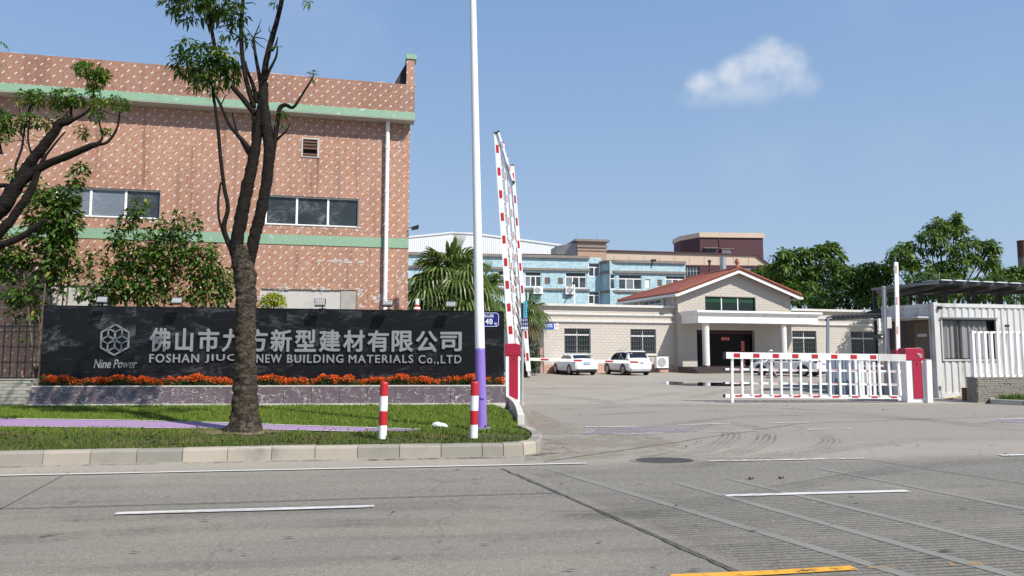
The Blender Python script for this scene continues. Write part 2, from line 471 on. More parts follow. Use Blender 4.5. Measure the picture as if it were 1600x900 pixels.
def m_bark(name='bark', a=(0.007, 0.006, 0.005), b=(0.022, 0.017, 0.013), lichen=0.06):
    t = NT(name)
    tc = t.new('ShaderNodeTexCoord').outputs['Object']
    ring = t.noise(t.scaled(tc, (7, 7, 13)), 1.0, 7, 0.72, 1.2)
    n = t.noise(tc, 9, 6, 0.7)
    col = t.mix(t.sstep(ring, 0.36, 0.68), a, b)
    col = t.mix(t.math('MULTIPLY', t.sstep(n, 0.56, 0.72), lichen), col, (0.30, 0.28, 0.24))
    t.bump(t.math('ADD', ring, t.math('MULTIPLY', t.noise(tc, 30, 4), 0.5)), 0.8, 0.03)
    return t.done(col, 0.9, 0, 0.2)

def m_leaf(name, a, b, yellow=0.0, trans=0.3, rough=0.45):
    t = NT(name)
    isl = t.new('ShaderNodeNewGeometry').outputs['Random Per Island']
    col = t.mix(isl, a, b)
    if yellow:
        col = t.mix(t.math('GREATER_THAN', isl, 1 - yellow), col, (0.30, 0.24, 0.03))
    t.done(col, rough, 0, 0.4)
    tr = t.new('ShaderNodeBsdfTranslucent'); t.put(tr.inputs[0], t.mix(0.5, col, (0.16, 0.24, 0.02)))
    mx = t.new('ShaderNodeMixShader'); mx.inputs[0].default_value = trans
    t.l.new(t.b.outputs[0], mx.inputs[1]); t.l.new(tr.outputs[0], mx.inputs[2]); t.l.new(mx.outputs[0], t.out.inputs[0])
    return t.m

def m_grass(name, base=False):
    t = NT(name)
    v = t.uv() if base else None
    if base:
        x, y, _ = t.xyz(v); p = v
    else:
        p = t.new('ShaderNodeTexCoord').outputs['Object']; x, y, _ = t.xyz(p)
    dry = t.sstep(t.noise(p, 1.1, 5, 0.65), 0.46, 0.66)
    front = t.sstep(y, 13.6, 12.2)
    c = t.mix(t.noise(p, 2.2, 4), (0.068, 0.130, 0.010), (0.165, 0.235, 0.026))
    c2 = t.mix(dry, (0.05, 0.085, 0.017), (0.14, 0.115, 0.055))
    c = t.mix(t.math('MULTIPLY', front, 0.8), c, c2)
    if base:
        c = t.mix(0.55, c, (0.055, 0.048, 0.022))
    else:
        isl = t.new('ShaderNodeNewGeometry').outputs['Random Per Island']
        c = t.mix(isl, t.mix(0.35, c, (0.02, 0.035, 0.006)), t.mix(0.2, c, (0.25, 0.27, 0.07)))
    return t.done(c, 0.7, 0, 0.2)

def m_glass(name, col=(0.02, 0.025, 0.03), rough=0.06, web=0.0, webcol=(0.18, 0.2, 0.21), spec=0.6):
    t = NT(name); uv = t.uv(); c = col
    if web:
        n = t.ramp(t.noise(uv, 2.2, 8, 0.7, 2.2), [(0.44, 0.0), (0.5, 1.0), (0.56, 0.0)])
        c = t.mix(t.math('MULTIPLY', t.math('MULTIPLY', n, t.sstep(t.noise(uv, 1.3, 3), 0.4, 0.65)), web), col, webcol)
    return t.done(c, rough, 0, spec)

M = {}
M['mosaic'] = m_mosaic(); M['mosaicp'] = m_mosaic('weathered_brown_mosaic', (0.66, 0.585, 0.56), 0.7); M['green'] = m_green_tile()
M['black'] = m_blackstone(); M['pstone'] = m_purplestone()
M['road'] = m_road(); M['yard'] = m_road('concrete_yard', True); M['groove'] = m_groove()
M['smoothband'] = plain('smooth_concrete_band', (0.205, 0.193, 0.171), 0.85, 0.2, 2.5, dirt=0.6, dirt_col=(0.17, 0.16, 0.142))
M['joint'] = plain('joint_tar', (0.07, 0.066, 0.06), 0.9, 0.4, 6)
M['white_line'] = m_worn_paint('white_road_paint', (0.62, 0.61, 0.58), 0.75, lo=0.53, hi=0.66)
M['white_faded'] = m_worn_paint('faded_white_paint', (0.62, 0.60, 0.57), 0.95, lo=0.42, hi=0.56)
M['yellow_line'] = m_worn_paint('yellow_road_paint', (0.72, 0.36, 0.03), 0.9, lo=0.50, hi=0.60)
M['yellow_faded'] = m_worn_paint('faded_yellow_paint', (0.60, 0.33, 0.06), 1.0, lo=0.38, hi=0.50)
M['purple_path'] = plain('purple_path_paint', (0.335, 0.218, 0.375), 0.75, 0.1, 2, dirt=0.35, dirt_col=(0.32, 0.26, 0.33))
M['purple_faded'] = m_worn_paint('faded_purple_paint', (0.345, 0.285, 0.35), 0.92, lo=0.39, hi=0.56)
M['kerb'] = plain('kerb_stone', (0.40, 0.355, 0.29), 0.85, 0.2, 2.2, bump=0.3, bscale=40, dirt=0.75, dirt_col=(0.15, 0.14, 0.125), orand=0.8)
M['kerbwhite'] = plain('pale_kerb', (0.62, 0.59, 0.54), 0.8, 0.1, 3, dirt=0.5, dirt_col=(0.3, 0.27, 0.23))
M['concrete'] = plain('grey_concrete', (0.36, 0.345, 0.32), 0.85, 0.15, 1.2, bump=0.2, dirt=0.4)
M['render'] = plain('pale_cement', (0.50, 0.485, 0.46), 0.85, 0.10, 1.4, dirt=0.35, dirt_col=(0.28, 0.27, 0.25))
M['white'] = plain('white_paint', (0.86, 0.86, 0.85), 0.45, 0.06, 1.5, dirt=0.38, dirt_col=(0.42, 0.38, 0.33), streak=True)
M['whitec'] = plain('white_car_paint', (0.80, 0.80, 0.80), 0.16, 0.02, 0.7, spec=0.6)
M['offwhite'] = plain('offwhite_trim', (0.60, 0.585, 0.555), 0.6, 0.08, 1.2, dirt=0.45, dirt_col=(0.33, 0.31, 0.28), streak=True)
M['redp'] = plain('red_paint', (0.48, 0.014, 0.022), 0.45, 0.18, 3, dirt=0.35, dirt_col=(0.26, 0.05, 0.045))
M['crimson'] = plain('crimson_enamel', (0.38, 0.012, 0.045), 0.45, 0.16, 1.6, dirt=0.35, dirt_col=(0.2, 0.04, 0.05))
M['redfade'] = plain('faded_red', (0.60, 0.28, 0.25), 0.6, 0.15, 4)
M['purplep'] = plain('purple_paint', (0.24, 0.15, 0.52), 0.4, 0.08, 1.5, dirt=0.15, dirt_col=(0.2, 0.15, 0.3))
M['steel'] = plain('galvanised_steel', (0.42, 0.43, 0.44), 0.45, 0.12, 4, metal=0.6)
M['greyp'] = plain('grey_paint', (0.36, 0.37, 0.38), 0.5, 0.1, 2, dirt=0.3)
M['letter'] = plain('brushed_steel_lettering', (0.30, 0.305, 0.31), 0.42, 0.06, 3, metal=0.25)
M['blackm'] = plain('black_metal', (0.012, 0.012, 0.013), 0.5, 0.2, 4)
M['darkgrille'] = plain('dark_grille_paint', (0.09, 0.09, 0.09), 0.5, 0.2, 3)
M['dark'] = plain('dark_interior', (0.012, 0.012, 0.013), 0.8, 0.3, 1)
M['rubber'] = plain('tyre_rubber', (0.015, 0.015, 0.016), 0.8, 0.2, 8)
M['rim'] = plain('alloy_rim', (0.35, 0.36, 0.37), 0.35, 0.1, 5, metal=0.7)
M['glass'] = m_glass('dark_glass')
M['webglass'] = m_glass('glass_with_torn_film', (0.03, 0.038, 0.042), 0.12, 0.8)
M['filmglass'] = m_glass('glass_with_grey_film', (0.16, 0.19, 0.22), 0.25, 0.5, (0.32, 0.35, 0.37))
M['doorglass'] = m_glass('shaded_door_glass', (0.004, 0.004, 0.005), 0.2, spec=0.12)
M['greenglass'] = m_glass('green_tinted_glass', (0.004, 0.014, 0.010), 0.25)
M['greenlite'] = m_glass('green_blind', (0.006, 0.055, 0.022), 0.35)
M['carglass'] = m_glass('car_glass', (0.012, 0.018, 0.026), 0.04)
M['lamp'] = plain('red_lamp_lens', (0.22, 0.02, 0.02), 0.2, 0.1, 8)
M['lampgrey'] = plain('smoked_lamp_lens', (0.18, 0.09, 0.08), 0.2, 0.1, 8)
M['plate'] = plain('blue_plate', (0.03, 0.09, 0.42), 0.4, 0.08, 8)
M['signblue'] = plain('blue_enamel', (0.006, 0.014, 0.16), 0.3, 0.08, 6)
M['signcyan'] = plain('cyan_sign_face', (0.10, 0.48, 0.66), 0.4, 0.12, 6)
M['signwhite'] = plain('white_print', (0.82, 0.82, 0.84), 0.5, 0.04, 6)
M['tile'] = plain('cream_wall_tile', (0.51, 0.465, 0.41), 0.5, 0.07, 1.3, dirt=0.2, dirt_col=(0.55, 0.48, 0.40))
M['grout'] = plain('tile_grout', (0.43, 0.39, 0.34), 0.8, 0.1, 2)
M['pinktile'] = plain('pink_plinth_tile', (0.50, 0.31, 0.25), 0.5, 0.14, 2.5)
M['brick'] = plain('buff_clinker', (0.44, 0.42, 0.35), 0.7, 0.16, 5, dirt=0.3, orand=0.5)
M['stonebrick'] = plain('grey_split_stone', (0.25, 0.225, 0.19), 0.85, 0.25, 6, bump=0.4, orand=0.4)
M['mortar'] = plain('mortar', (0.22, 0.20, 0.175), 0.9, 0.15, 5)
M['rooftile'] = plain('terracotta_roof_tile', (0.26, 0.083, 0.055), 0.65, 0.35, 1.4, dirt=0.3, dirt_col=(0.2, 0.07, 0.045))
M['terra'] = plain('terracotta', (0.32, 0.10, 0.055), 0.6, 0.15, 3)
M['blue'] = None
M['maroon'] = plain('maroon_render', (0.065, 0.02, 0.028), 0.7, 0.15, 0.6)
M['beige'] = plain('beige_panel', (0.56, 0.43, 0.33), 0.7, 0.08, 0.4, dirt=0.2, dirt_col=(0.42, 0.32, 0.25))
M['towerbrick'] = plain('brown_tile', (0.40, 0.25, 0.18), 0.6, 0.25, 3)
M['browntrim'] = plain('weathered_coping', (0.22, 0.19, 0.17), 0.8, 0.3, 1.5)
M['sheet'] = plain('white_profiled_sheet', (0.74, 0.75, 0.76), 0.5, 0.05, 0.3, dirt=0.15, dirt_col=(0.5, 0.5, 0.5), streak=True)
M['container'] = plain('white_container_paint', (0.57, 0.57, 0.56), 0.5, 0.08, 1.0, dirt=0.8, dirt_col=(0.30, 0.26, 0.20), streak=True)
M['curtain'] = plain('grey_curtain', (0.25, 0.245, 0.24), 0.85, 0.16, 2.5)
M['bluegrey'] = plain('blue_grey_sheet', (0.20, 0.245, 0.31), 0.5, 0.12, 1.5)
M['darkroof'] = plain('dark_roof_sheet', (0.028, 0.029, 0.030), 0.6, 0.25, 1.0)
M['zinc'] = plain('pale_roof_edge', (0.22, 0.225, 0.225), 0.5, 0.1, 1.0)
M['rust'] = plain('rusty_steel', (0.075, 0.036, 0.023), 0.85, 0.4, 1.2)
M['chimgrey'] = plain('sooty_grey_steel', (0.13, 0.125, 0.12), 0.7, 0.3, 1)
M['louver'] = plain('rusty_louvre', (0.115, 0.055, 0.038), 0.7, 0.25, 4)
M['granite'] = plain('dark_granite_step', (0.055, 0.037, 0.035), 0.4, 0.25, 6)
M['grass'] = m_grass('grass_blades'); M['soil'] = m_grass('lawn_soil', True)
M['bark'] = m_bark(); M['bark2'] = m_bark('sunlit_bark', (0.014, 0.011, 0.008), (0.10, 0.080, 0.058), 0.32)  # branch bark darkened for crown shade, trunk bark lighter as if sunlit
M['stem'] = m_bark('shrub_stem', (0.08, 0.06, 0.045), (0.20, 0.165, 0.12), 0.2)
M['leaf'] = m_leaf('tree_leaf', (0.016, 0.05, 0.005), (0.05, 0.12, 0.012), 0.03)
M['leafy'] = m_leaf('young_tree_leaf', (0.035, 0.10, 0.006), (0.095, 0.20, 0.016), 0.04)
M['shrub'] = m_leaf('shrub_leaf', (0.012, 0.040, 0.005), (0.095, 0.19, 0.026), 0.02, 0.25)
M['far'] = m_leaf('far_tree_leaf', (0.035, 0.090, 0.010), (0.125, 0.21, 0.028), 0.0, 0.25, 0.6)
M['far2'] = m_leaf('dark_far_tree_leaf', (0.020, 0.060, 0.010), (0.070, 0.145, 0.022), 0.0, 0.22, 0.6)
M['lime'] = m_leaf('lime_leaf', (0.20, 0.29, 0.006), (0.44, 0.48, 0.012), 0.0, 0.3)
M['palm'] = m_leaf('palm_frond', (0.06, 0.11, 0.02), (0.20, 0.26, 0.075), 0.0, 0.25, 0.4)
M['palmdry'] = m_leaf('dry_palm_frond', (0.10, 0.085, 0.04), (0.20, 0.17, 0.085), 0.0, 0.2, 0.6)
M['flower'] = m_leaf('orange_flower', (0.72, 0.062, 0.012), (0.90, 0.19, 0.02), 0.0, 0.2, 0.6)
M['hedgeleaf'] = m_leaf('hedge_leaf', (0.012, 0.028, 0.006), (0.05, 0.085, 0.016), 0.0, 0.2)
M['iron'] = plain('cast_iron', (0.055, 0.048, 0.042), 0.7, 0.35, 10, bump=0.5, bscale=30)
M['bag'] = plain('thin_white_plastic', (0.70, 0.72, 0.70), 0.3, 0.08, 5)
M['litter'] = plain('dry_leaf', (0.06, 0.045, 0.03), 0.8, 0.5, 12)
M['skin'] = plain('skin', (0.42, 0.26, 0.19), 0.6, 0.05, 8)
M['shirt'] = plain('white_cotton', (0.74, 0.74, 0.73), 0.85, 0.06, 8)
M['trouser'] = plain('grey_white_trousers', (0.34, 0.34, 0.35), 0.85, 0.08, 8)
M['hair'] = plain('black_hair', (0.012, 0.01, 0.009), 0.6, 0.2, 12)
M['puddle'] = NT('still_water').done((0.015, 0.014, 0.012), 0.02, 0, 0.5)
def m_blue():
    t = NT('pale_blue_mosaic'); uv = t.uv()
    q = t.new('ShaderNodeVectorMath', operation='FLOOR'); t.put(q.inputs[0], t.scaled(uv, (7, 7, 1)))
    w = t.new('ShaderNodeTexWhiteNoise', noise_dimensions='2D'); t.put(w.inputs['Vector'], q.outputs[0])
    c = t.ramp(w.outputs[0], [(0.0, (0.28, 0.45, 0.52)), (0.5, (0.38, 0.55, 0.60)), (1.0, (0.50, 0.62, 0.65))])
    c = t.mix(t.math('MULTIPLY', t.sstep(t.noise(t.scaled(uv, (1, 0.15, 1)), 0.8, 5), 0.55, 0.75), 0.3), c, (0.25, 0.38, 0.42))
    return t.done(c, 0.5)
M['blue'] = m_blue()
def m_tread(name='tyre_rub'):
    t = NT(name); uv = t.uv()
    n = t.math('ADD', t.math('MULTIPLY', t.noise(uv, 14, 5, 0.7), 0.5), t.math('MULTIPLY', t.noise(uv, 0.8, 4), 0.5))
    t.put(t.b.inputs['Alpha'], t.math('MULTIPLY', t.sstep(n, 0.40, 0.62), 0.34))
    return t.done((0.07, 0.068, 0.065), 0.85, 0, 0.2)
M['tread'] = m_tread()
def m_mud():
    t = NT('dry_mud'); uv = t.uv()
    n = t.math('ADD', t.math('MULTIPLY', t.noise(uv, 4, 6, 0.7), 0.5), t.math('MULTIPLY', t.noise(uv, 0.9, 4), 0.5))
    t.put(t.b.inputs['Alpha'], t.math('MULTIPLY', t.sstep(n, 0.42, 0.62), 0.7))
    return t.done(t.mix(t.noise(uv, 12, 4), (0.22, 0.185, 0.145), (0.38, 0.33, 0.27)), 0.9, 0, 0.2)
M['mud'] = m_mud()
def m_damp():
    t = NT('damp_dirt'); n = t.math('ADD', t.math('MULTIPLY', t.noise(t.uv(), 7, 6, 0.7), 0.6), t.math('MULTIPLY', t.noise(t.uv(), 1.5, 4), 0.4))
    t.put(t.b.inputs['Alpha'], t.math('MULTIPLY', t.sstep(n, 0.42, 0.58), 0.75))
    return t.done((0.075, 0.06, 0.045), 0.8, 0, 0.3)
M['damp'] = m_damp()
def m_runoff():
    t = NT('runoff_grime'); n = t.noise(t.scaled(t.uv(), (9, 0.5, 1)), 1.0, 5, 0.6)
    t.put(t.b.inputs['Alpha'], t.math('MULTIPLY', t.sstep(n, 0.40, 0.70), 0.26))
    return t.done((0.13, 0.065, 0.04), 0.8, 0, 0.2)
M['runoff'] = m_runoff()

# a small cumulus on the sky, placed by direction
def cloud():
    def N(t, **k):
        q = wn.new(t)
        for a, b in k.items(): setattr(q, a, b)
        return q
    def mth(op, a, b=None, c=None):
        q = N('ShaderNodeMath', operation=op)
        for i, v in enumerate((a, b, c)):
            if v is None: continue
            if isinstance(v, bpy.types.NodeSocket): wl.new(v, q.inputs[i])
            else: q.inputs[i].default_value = v
        return q.outputs[0]
    tc = N('ShaderNodeTexCoord').outputs['Generated']
    c = ray(1172, 122).normalized()
    rt = Vector((c.y, -c.x, 0)).normalized(); up = rt.cross(c)
    def dot(v):
        q = N('ShaderNodeVectorMath', operation='DOT_PRODUCT'); wl.new(tc, q.inputs[0]); q.inputs[1].default_value = v; return q.outputs['Value']
    dc = mth('MAXIMUM', dot(c), 0.05)
    a, b = mth('DIVIDE', dot(rt), dc), mth('DIVIDE', dot(up), dc)
    def nz(scale, det, rough=0.6):
        n = N('ShaderNodeTexNoise'); wl.new(tc, n.inputs['Vector']); n.inputs['Scale'].default_value = scale; n.inputs['Detail'].default_value = det; n.inputs['Roughness'].default_value = rough
        return n.outputs[0]
    n1 = mth('ADD', mth('SUBTRACT', nz(22, 6, 0.52), 0.5), mth('MULTIPLY', mth('SUBTRACT', nz(48, 4, 0.5), 0.5), 0.22)); n2 = mth('SUBTRACT', nz(9, 5), 0.5)
    tot = None
    for cx, cy, rx, ry in ((0.014, 0.014, 0.034, 0.032), (0.040, 0.002, 0.036, 0.032), (-0.022, 0.006, 0.030, 0.025), (-0.058, -0.001, 0.026, 0.022), (0.060, -0.014, 0.030, 0.022), (-0.002, -0.016, 0.090, 0.026)):
        k = 1.0
        e = mth('ADD', mth('POWER', mth('DIVIDE', mth('SUBTRACT', a, cx), rx), 2.0), mth('POWER', mth('DIVIDE', mth('SUBTRACT', b, cy), ry), 2.0))
        v = mth('SUBTRACT', 1.0, e)
        tot = v if tot is None else mth('SMOOTH_MAX', tot, v, 0.75)
    d = mth('ADD', tot, mth('MULTIPLY_ADD', n1, 2.3, mth('MULTIPLY', n2, 1.6)))
    mr = N('ShaderNodeMapRange', interpolation_type='SMOOTHSTEP'); wl.new(d, mr.inputs[0]); mr.inputs[1].default_value = -0.15; mr.inputs[2].default_value = 1.7
    front = mth('GREATER_THAN', dot(c), 0.3)
    und = N('ShaderNodeMapRange', interpolation_type='SMOOTHSTEP'); wl.new(b, und.inputs[0]); und.inputs[1].default_value = -0.05; und.inputs[2].default_value = 0.006; und.inputs[3].default_value = 0.10; und.inputs[4].default_value = 0.90
    f = mth('MULTIPLY', mth('MULTIPLY', mr.outputs[0], front), und.outputs[0])
    # thin veil clouds, all round the sky
    veil = N('ShaderNodeMapRange', interpolation_type='SMOOTHSTEP'); wl.new(nz(2.2, 7, 0.6), veil.inputs[0]); veil.inputs[1].default_value = 0.5; veil.inputs[2].default_value = 0.85
    f = mth('MAXIMUM', f, mth('MULTIPLY', veil.outputs[0], 0.18))
    mx = N('ShaderNodeMix', data_type='RGBA')
    # a milky summer sky: the physical sky blended with an even gradient that is the same all round
    sx = N('ShaderNodeSeparateXYZ'); wl.new(tc, sx.inputs[0])
    rp_ = N('ShaderNodeValToRGB'); wl.new(sx.outputs[2], rp_.inputs[0]); el = rp_.color_ramp.elements
    while len(el) < 4: el.new(0.5)
    K = 1.0 / (2 ** EXPO * 0.105)
    for e_, (p_, c_) in zip(el, ((0.0, (.44, .565, .735)), (0.2, (.365, .525, .755)), (0.44, (.265, .43, .73)), (1.0, (.11, .23, .53)))):
        e_.position = p_; e_.color = (*[v * K * 0.1 for v in c_], 1)
    vm = N('ShaderNodeVectorMath', operation='SCALE'); wl.new(rp_.outputs[0], vm.inputs[0]); vm.inputs['Scale'].default_value = 10.0
    m0 = N('ShaderNodeMix', data_type='RGBA'); m0.inputs[0].default_value = 0.8
    wl.new(w_sky.outputs[0], m0.inputs[6]); wl.new(vm.outputs[0], m0.inputs[7])
    wl.new(f, mx.inputs[0]); wl.new(m0.outputs[2], mx.inputs[6]); mx.inputs[7].default_value = (0.78 * K, 0.83 * K, 0.90 * K, 1)
    wl.new(mx.outputs[2], w_bg.inputs['Color'])
cloud()

# ------------------------------------------------------------------ foliage helpers
def tri_mesh(name, V, F, mats, parent=None, kind='stuff', midx=None, label=None, smooth=False):
    w = WLOC[parent.name] if parent is not None else Vector((0, 0, 0))
    V = np.asarray(V, dtype=np.float32) - np.array(w, dtype=np.float32)
    F = np.asarray(F, dtype=np.int32)
    k = F.shape[1]
    me = bpy.data.meshes.new(name)
    me.vertices.add(len(V)); me.vertices.foreach_set('co', V.ravel())
    me.loops.add(F.size); me.loops.foreach_set('vertex_index', F.ravel())
    me.polygons.add(len(F)); me.polygons.foreach_set('loop_start', np.arange(0, F.size, k, dtype=np.int32))
    if not isinstance(mats, (list, tuple)): mats = [mats]
    for q in mats: me.materials.append(q)
    if midx is not None: me.polygons.foreach_set('material_index', np.asarray(midx, dtype=np.int32))
    if smooth: me.polygons.foreach_set('use_smooth', [True] * len(F))
    me.update(calc_edges=True); me.validate()
    o = bpy.data.objects.new(name, me)
    finish(o, parent, w)
    return tag(o, label, None, None, kind)

def nrm(a):
    return a / np.maximum(np.linalg.norm(a, axis=1, keepdims=True), 1e-9)

def leaf_geo(base, dirv, L, Wd, rng, droop=0.25, fold=0.15):
    """folded, drooping leaves: base, two halves, tip (6 vertices, 4 triangles)"""
    n = len(base); dirv = nrm(dirv)
    up = np.tile(np.array([[0, 0, 1.0]]), (n, 1)) + rng.normal(0, 0.35, (n, 3))
    side = nrm(np.cross(dirv, up)); nor = nrm(np.cross(side, dirv))
    L = np.broadcast_to(L, (n,))[:, None]; Wd = np.broadcast_to(Wd, (n,))[:, None]
    dn = np.array([[0, 0, -1.0]])
    mid = base + dirv * L * 0.5 + dn * L * droop * 0.25
    tip = base + dirv * L + dn * L * droop
    l = mid + side * Wd / 2 + nor * Wd * fold; r = mid - side * Wd / 2 + nor * Wd * fold
    V = np.stack([base, l, mid, r, tip], 1).reshape(-1, 3)
    i = np.arange(n)[:, None] * 5
    F = np.concatenate([i + np.array([[0, 2, 1]]), i + np.array([[0, 3, 2]]), i + np.array([[1, 2, 4]]), i + np.array([[2, 3, 4]])], 0)
    return V, F

def whorls(points, axes, rng, k=7, L=0.2, Wd=0.07, spread=1.0, droop=0.5):
    """rosettes of leaflets at the ends of twigs"""
    m = len(points)
    axes = nrm(axes)
    ref = rng.normal(size=(m, 3)); x = nrm(np.cross(axes, ref)); y = np.cross(axes, x)
    a = (np.arange(k)[None, :] / k * 2 * np.pi + rng.uniform(0, 6.28, (m, 1)) + rng.normal(0, 0.18, (m, k)))
    d = axes[:, None] * rng.uniform(0.05, 0.7, (m, k))[..., None] + (x[:, None] * np.cos(a)[..., None] + y[:, None] * np.sin(a)[..., None]) * spread
    base = np.repeat(points, k, 0) + d.reshape(-1, 3) * L * 0.12
    Ls = L * rng.uniform(0.65, 1.15, m * k)
    return leaf_geo(base, d.reshape(-1, 3), Ls, Wd * Ls / L, rng, droop)

def blob_points(clusters, per, rng, shell=0.55):
    """points in ellipsoids (centre, radii), denser towards the skin"""
    out = []; ax = []
    for c, r in clusters:
        vol = max(r[0] * r[1] * r[2], 1e-6)
        n = max(3, int(per * (r[0] * r[2]) ))
        d = nrm(rng.normal(size=(n, 3)))
        q = rng.uniform(shell ** 3, 1, (n, 1)) ** (1 / 3)
        out.append(np.array(c)[None] + d * q * np.array(r)[None]); ax.append(d + np.array([[0, 0, 0.5]]) + rng.normal(0, 0.3, (n, 3)))
    return np.concatenate(out), np.concatenate(ax)

def arc(p, q, n, bend):
    """points on a bent line p to q"""
    p, q, bend = Vector(p), Vector(q), Vector(bend)
    return [p.lerp(q, i / n) + bend * math.sin(math.pi * i / n) for i in range(n + 1)]

def smooth_line(pts, rad, k=4):
    """Catmull-Rom through points with radii"""
    pts = [Vector(p) for p in pts]; out = []; ro = []
    for i in range(len(pts) - 1):
        p0, p1, p2, p3 = pts[max(i - 1, 0)], pts[i], pts[i + 1], pts[min(i + 2, len(pts) - 1)]
        for j in range(k):
            t = j / k
            out.append(0.5 * ((2 * p1) + (p2 - p0) * t + (2 * p0 - 5 * p1 + 4 * p2 - p3) * t * t + (3 * p1 - p0 - 3 * p2 + p3) * t ** 3))
            ro.append(rad[i] * (1 - t) + rad[i + 1] * t)
    out.append(pts[-1]); ro.append(rad[-1])
    return out, ro

# ------------------------------------------------------------------ ground, road, yard
LZ = 0.165                            # top of the lawn
g = MB(); g.poly([(-900, -60, -0.05), (900, -60, -0.05), (900, 1800, -0.05), (-900, 1800, -0.05)])
tag(g.build('ground', plain('dusty_earth', (0.20, 0.17, 0.12), 0.95, 0.25, 0.05)), kind='structure')
g = MB(); g.poly([(-60, -12, 0), (70, -12, 0), (70, 22.0, 0), (-60, 22.0, 0)])
road = tag(g.build('road', M['road']), kind='structure')
g = MB(); g.poly([(-60, 22.0, 0), (70, 22.0, 0), (70, 95, 0), (-60, 95, 0)])
yard = tag(g.build('yard', M['yard']), kind='structure')

def strip(name, m, pts, w, parent, z=0.006, label=None, w2=None):
    """a flat band of width w along ground points"""
    b = MB(); L = []; R = []
    p = [Vector((q[0], q[1], z)) for q in pts]
    for i, q in enumerate(p):
        t = (p[min(i + 1, len(p) - 1)] - p[max(i - 1, 0)]).normalized()
        s = Vector((-t.y, t.x, 0)); ww = w if w2 is None else w + (w2 - w) * i / (len(p) - 1)
        L.append(q + s * ww / 2); R.append(q - s * ww / 2)
    for i in range(len(p) - 1):
        b.poly([R[i], R[i + 1], L[i + 1], L[i]])
    return b.build(name, m, parent, label=label)
def gl(*px):                           # ground points from photo pixels
    return [G(*p) for p in px]

# lanes of brushed grooves between smoother bands, right of the long crack
bands = [((870, 770), (1152, 895)), ((940, 758), (1375, 888)), ((1173, 787), (1530, 886)), ((1265, 779), (1640, 870)), ((1410, 758), (1680, 812))]
bl = []
for a, b in bands:
    p, q = G(*a), G(*b); d = (q - p).normalized()
    bl.append((p - d * 1.3, q + d * 3.0))
def shift(ab, w):
    d = (ab[1] - ab[0]).normalized(); s = Vector((-d.y, d.x, 0)) * w
    return (ab[0] + s, ab[1] + s)
for i in range(len(bl) - 1):
    l, r = shift(bl[i], 0.05 if i else 0.03), shift(bl[i + 1], -0.05)
    m = MB(); m.poly([(l[1].x, l[1].y, 0.004), (r[1].x, r[1].y, 0.004), (r[0].x, r[0].y, 0.004), (l[0].x, l[0].y, 0.004)])
    m.build('grooved_lane', M['road'], road)
for i in range(1, len(bl)):
    d = (bl[i][1] - bl[i][0])
    strip('smooth_band', M['smoothband'], [bl[i][0] + d * 0.0, bl[i][1]], 0.12, road, 0.008)
rng_ = random.Random(5)
def jag(pts, n, a):
    out = []
    for i in range(n + 1):
        t = i / n; k = t * (len(pts) - 1); j = min(int(k), len(pts) - 2); p = pts[j].lerp(pts[j + 1], k - j)
        out.append(p + Vector((rng_.uniform(-a, a), rng_.uniform(-a, a), 0)))
    return out
strip('joint', M['joint'], jag(gl((783, 733), (870, 770), (1000, 828), (1160, 900)), 40, 0.012), 0.022, road, 0.012)
strip('joint', M['joint'], jag(gl((-40, 797), (300, 788), (600, 779), (868, 771)), 60, 0.015), 0.018, road, 0.010)
strip('joint', M['joint'], jag(gl((1105, 716), (1350, 718), (1600, 757), (1700, 775)), 40, 0.012), 0.018, road, 0.010)
strip('joint', M['smoothband'], gl((108, 738), (0, 796)), 0.02, road, 0.010)
strip('joint', M['joint'], jag(gl((850, 722), (1000, 700), (1250, 662), (1600, 650)), 40, 0.02), 0.02, road, 0.010)
# painted lines
strip('lane_line', M['white_line'], gl((-80, 746), (300, 738), (640, 731), (917, 725)), 0.075, road, 0.014)
strip('lane_dash', M['white_line'], gl((180, 804), (380, 798.5), (585, 792.5)), 0.11, road, 0.014)
strip('lane_dash', M['white_line'], gl((1133, 776), (1280, 772), (1418, 768.5)), 0.11, road, 0.014)
strip('lane_dash', M['white_line'], gl((1563, 712.5), (1660, 710.5)), 0.12, road, 0.014)
strip('lane_dash', M['white_faded'], gl((1105, 721.5), (1220, 719.5), (1350, 717)), 0.11, road, 0.014)
strip('lane_dash', M['white_faded'], gl((915, 668), (990, 667.0), (1042, 666)), 0.12, road, 0.014)
strip('lane_dash', M['white_faded'], gl((958, 679), (1035, 677.5)), 0.12, road, 0.014)
strip('lane_dash', M['white_faded'], gl((1060, 664.5), (1140, 663)), 0.12, road, 0.014)
strip('lane_dash', M['white_faded'], gl((1105, 675.5), (1190, 674)), 0.12, road, 0.014)
strip('lane_dash', M['white_faded'], gl((1205, 662), (1265, 661)), 0.12, road, 0.014)
strip('lane_dash', M['white_faded'], gl((1260, 672), (1330, 670)), 0.12, road, 0.014)
strip('lane_dash', M['white_faded'], gl((1560, 655.8), (1680, 653)), 0.14, road, 0.014)
strip('lane_line', M['yellow_line'], gl((1050, 904), (1200, 897.5), (1335, 889.5)), 0.10, road, 0.014)
strip('lane_line', M['yellow_faded'], gl((1345, 889), (1480, 884.5), (1580, 881)), 0.06, road, 0.014)
strip('lane_line', M['yellow_faded'], gl((818, 590), (845, 598), (870, 606)), 0.16, yard, 0.006)
m = MB(); m.poly([G(905, 679, 0), G(1090, 675, 0), G(1110, 665.5, 0), G(930, 669.5, 0)])
for i, q in enumerate(m.v): m.v[i] = (q[0], q[1], 0.010)
m.build('faded_purple_strip', M['purple_faded'], road)
m = MB(); m.poly([G(1530, 662, 0), G(1700, 660, 0), G(1700, 655, 0), G(1550, 657, 0)])
for i, q in enumerate(m.v): m.v[i] = (q[0], q[1], 0.010)
m.build('faded_purple_strip', M['purple_faded'], road)
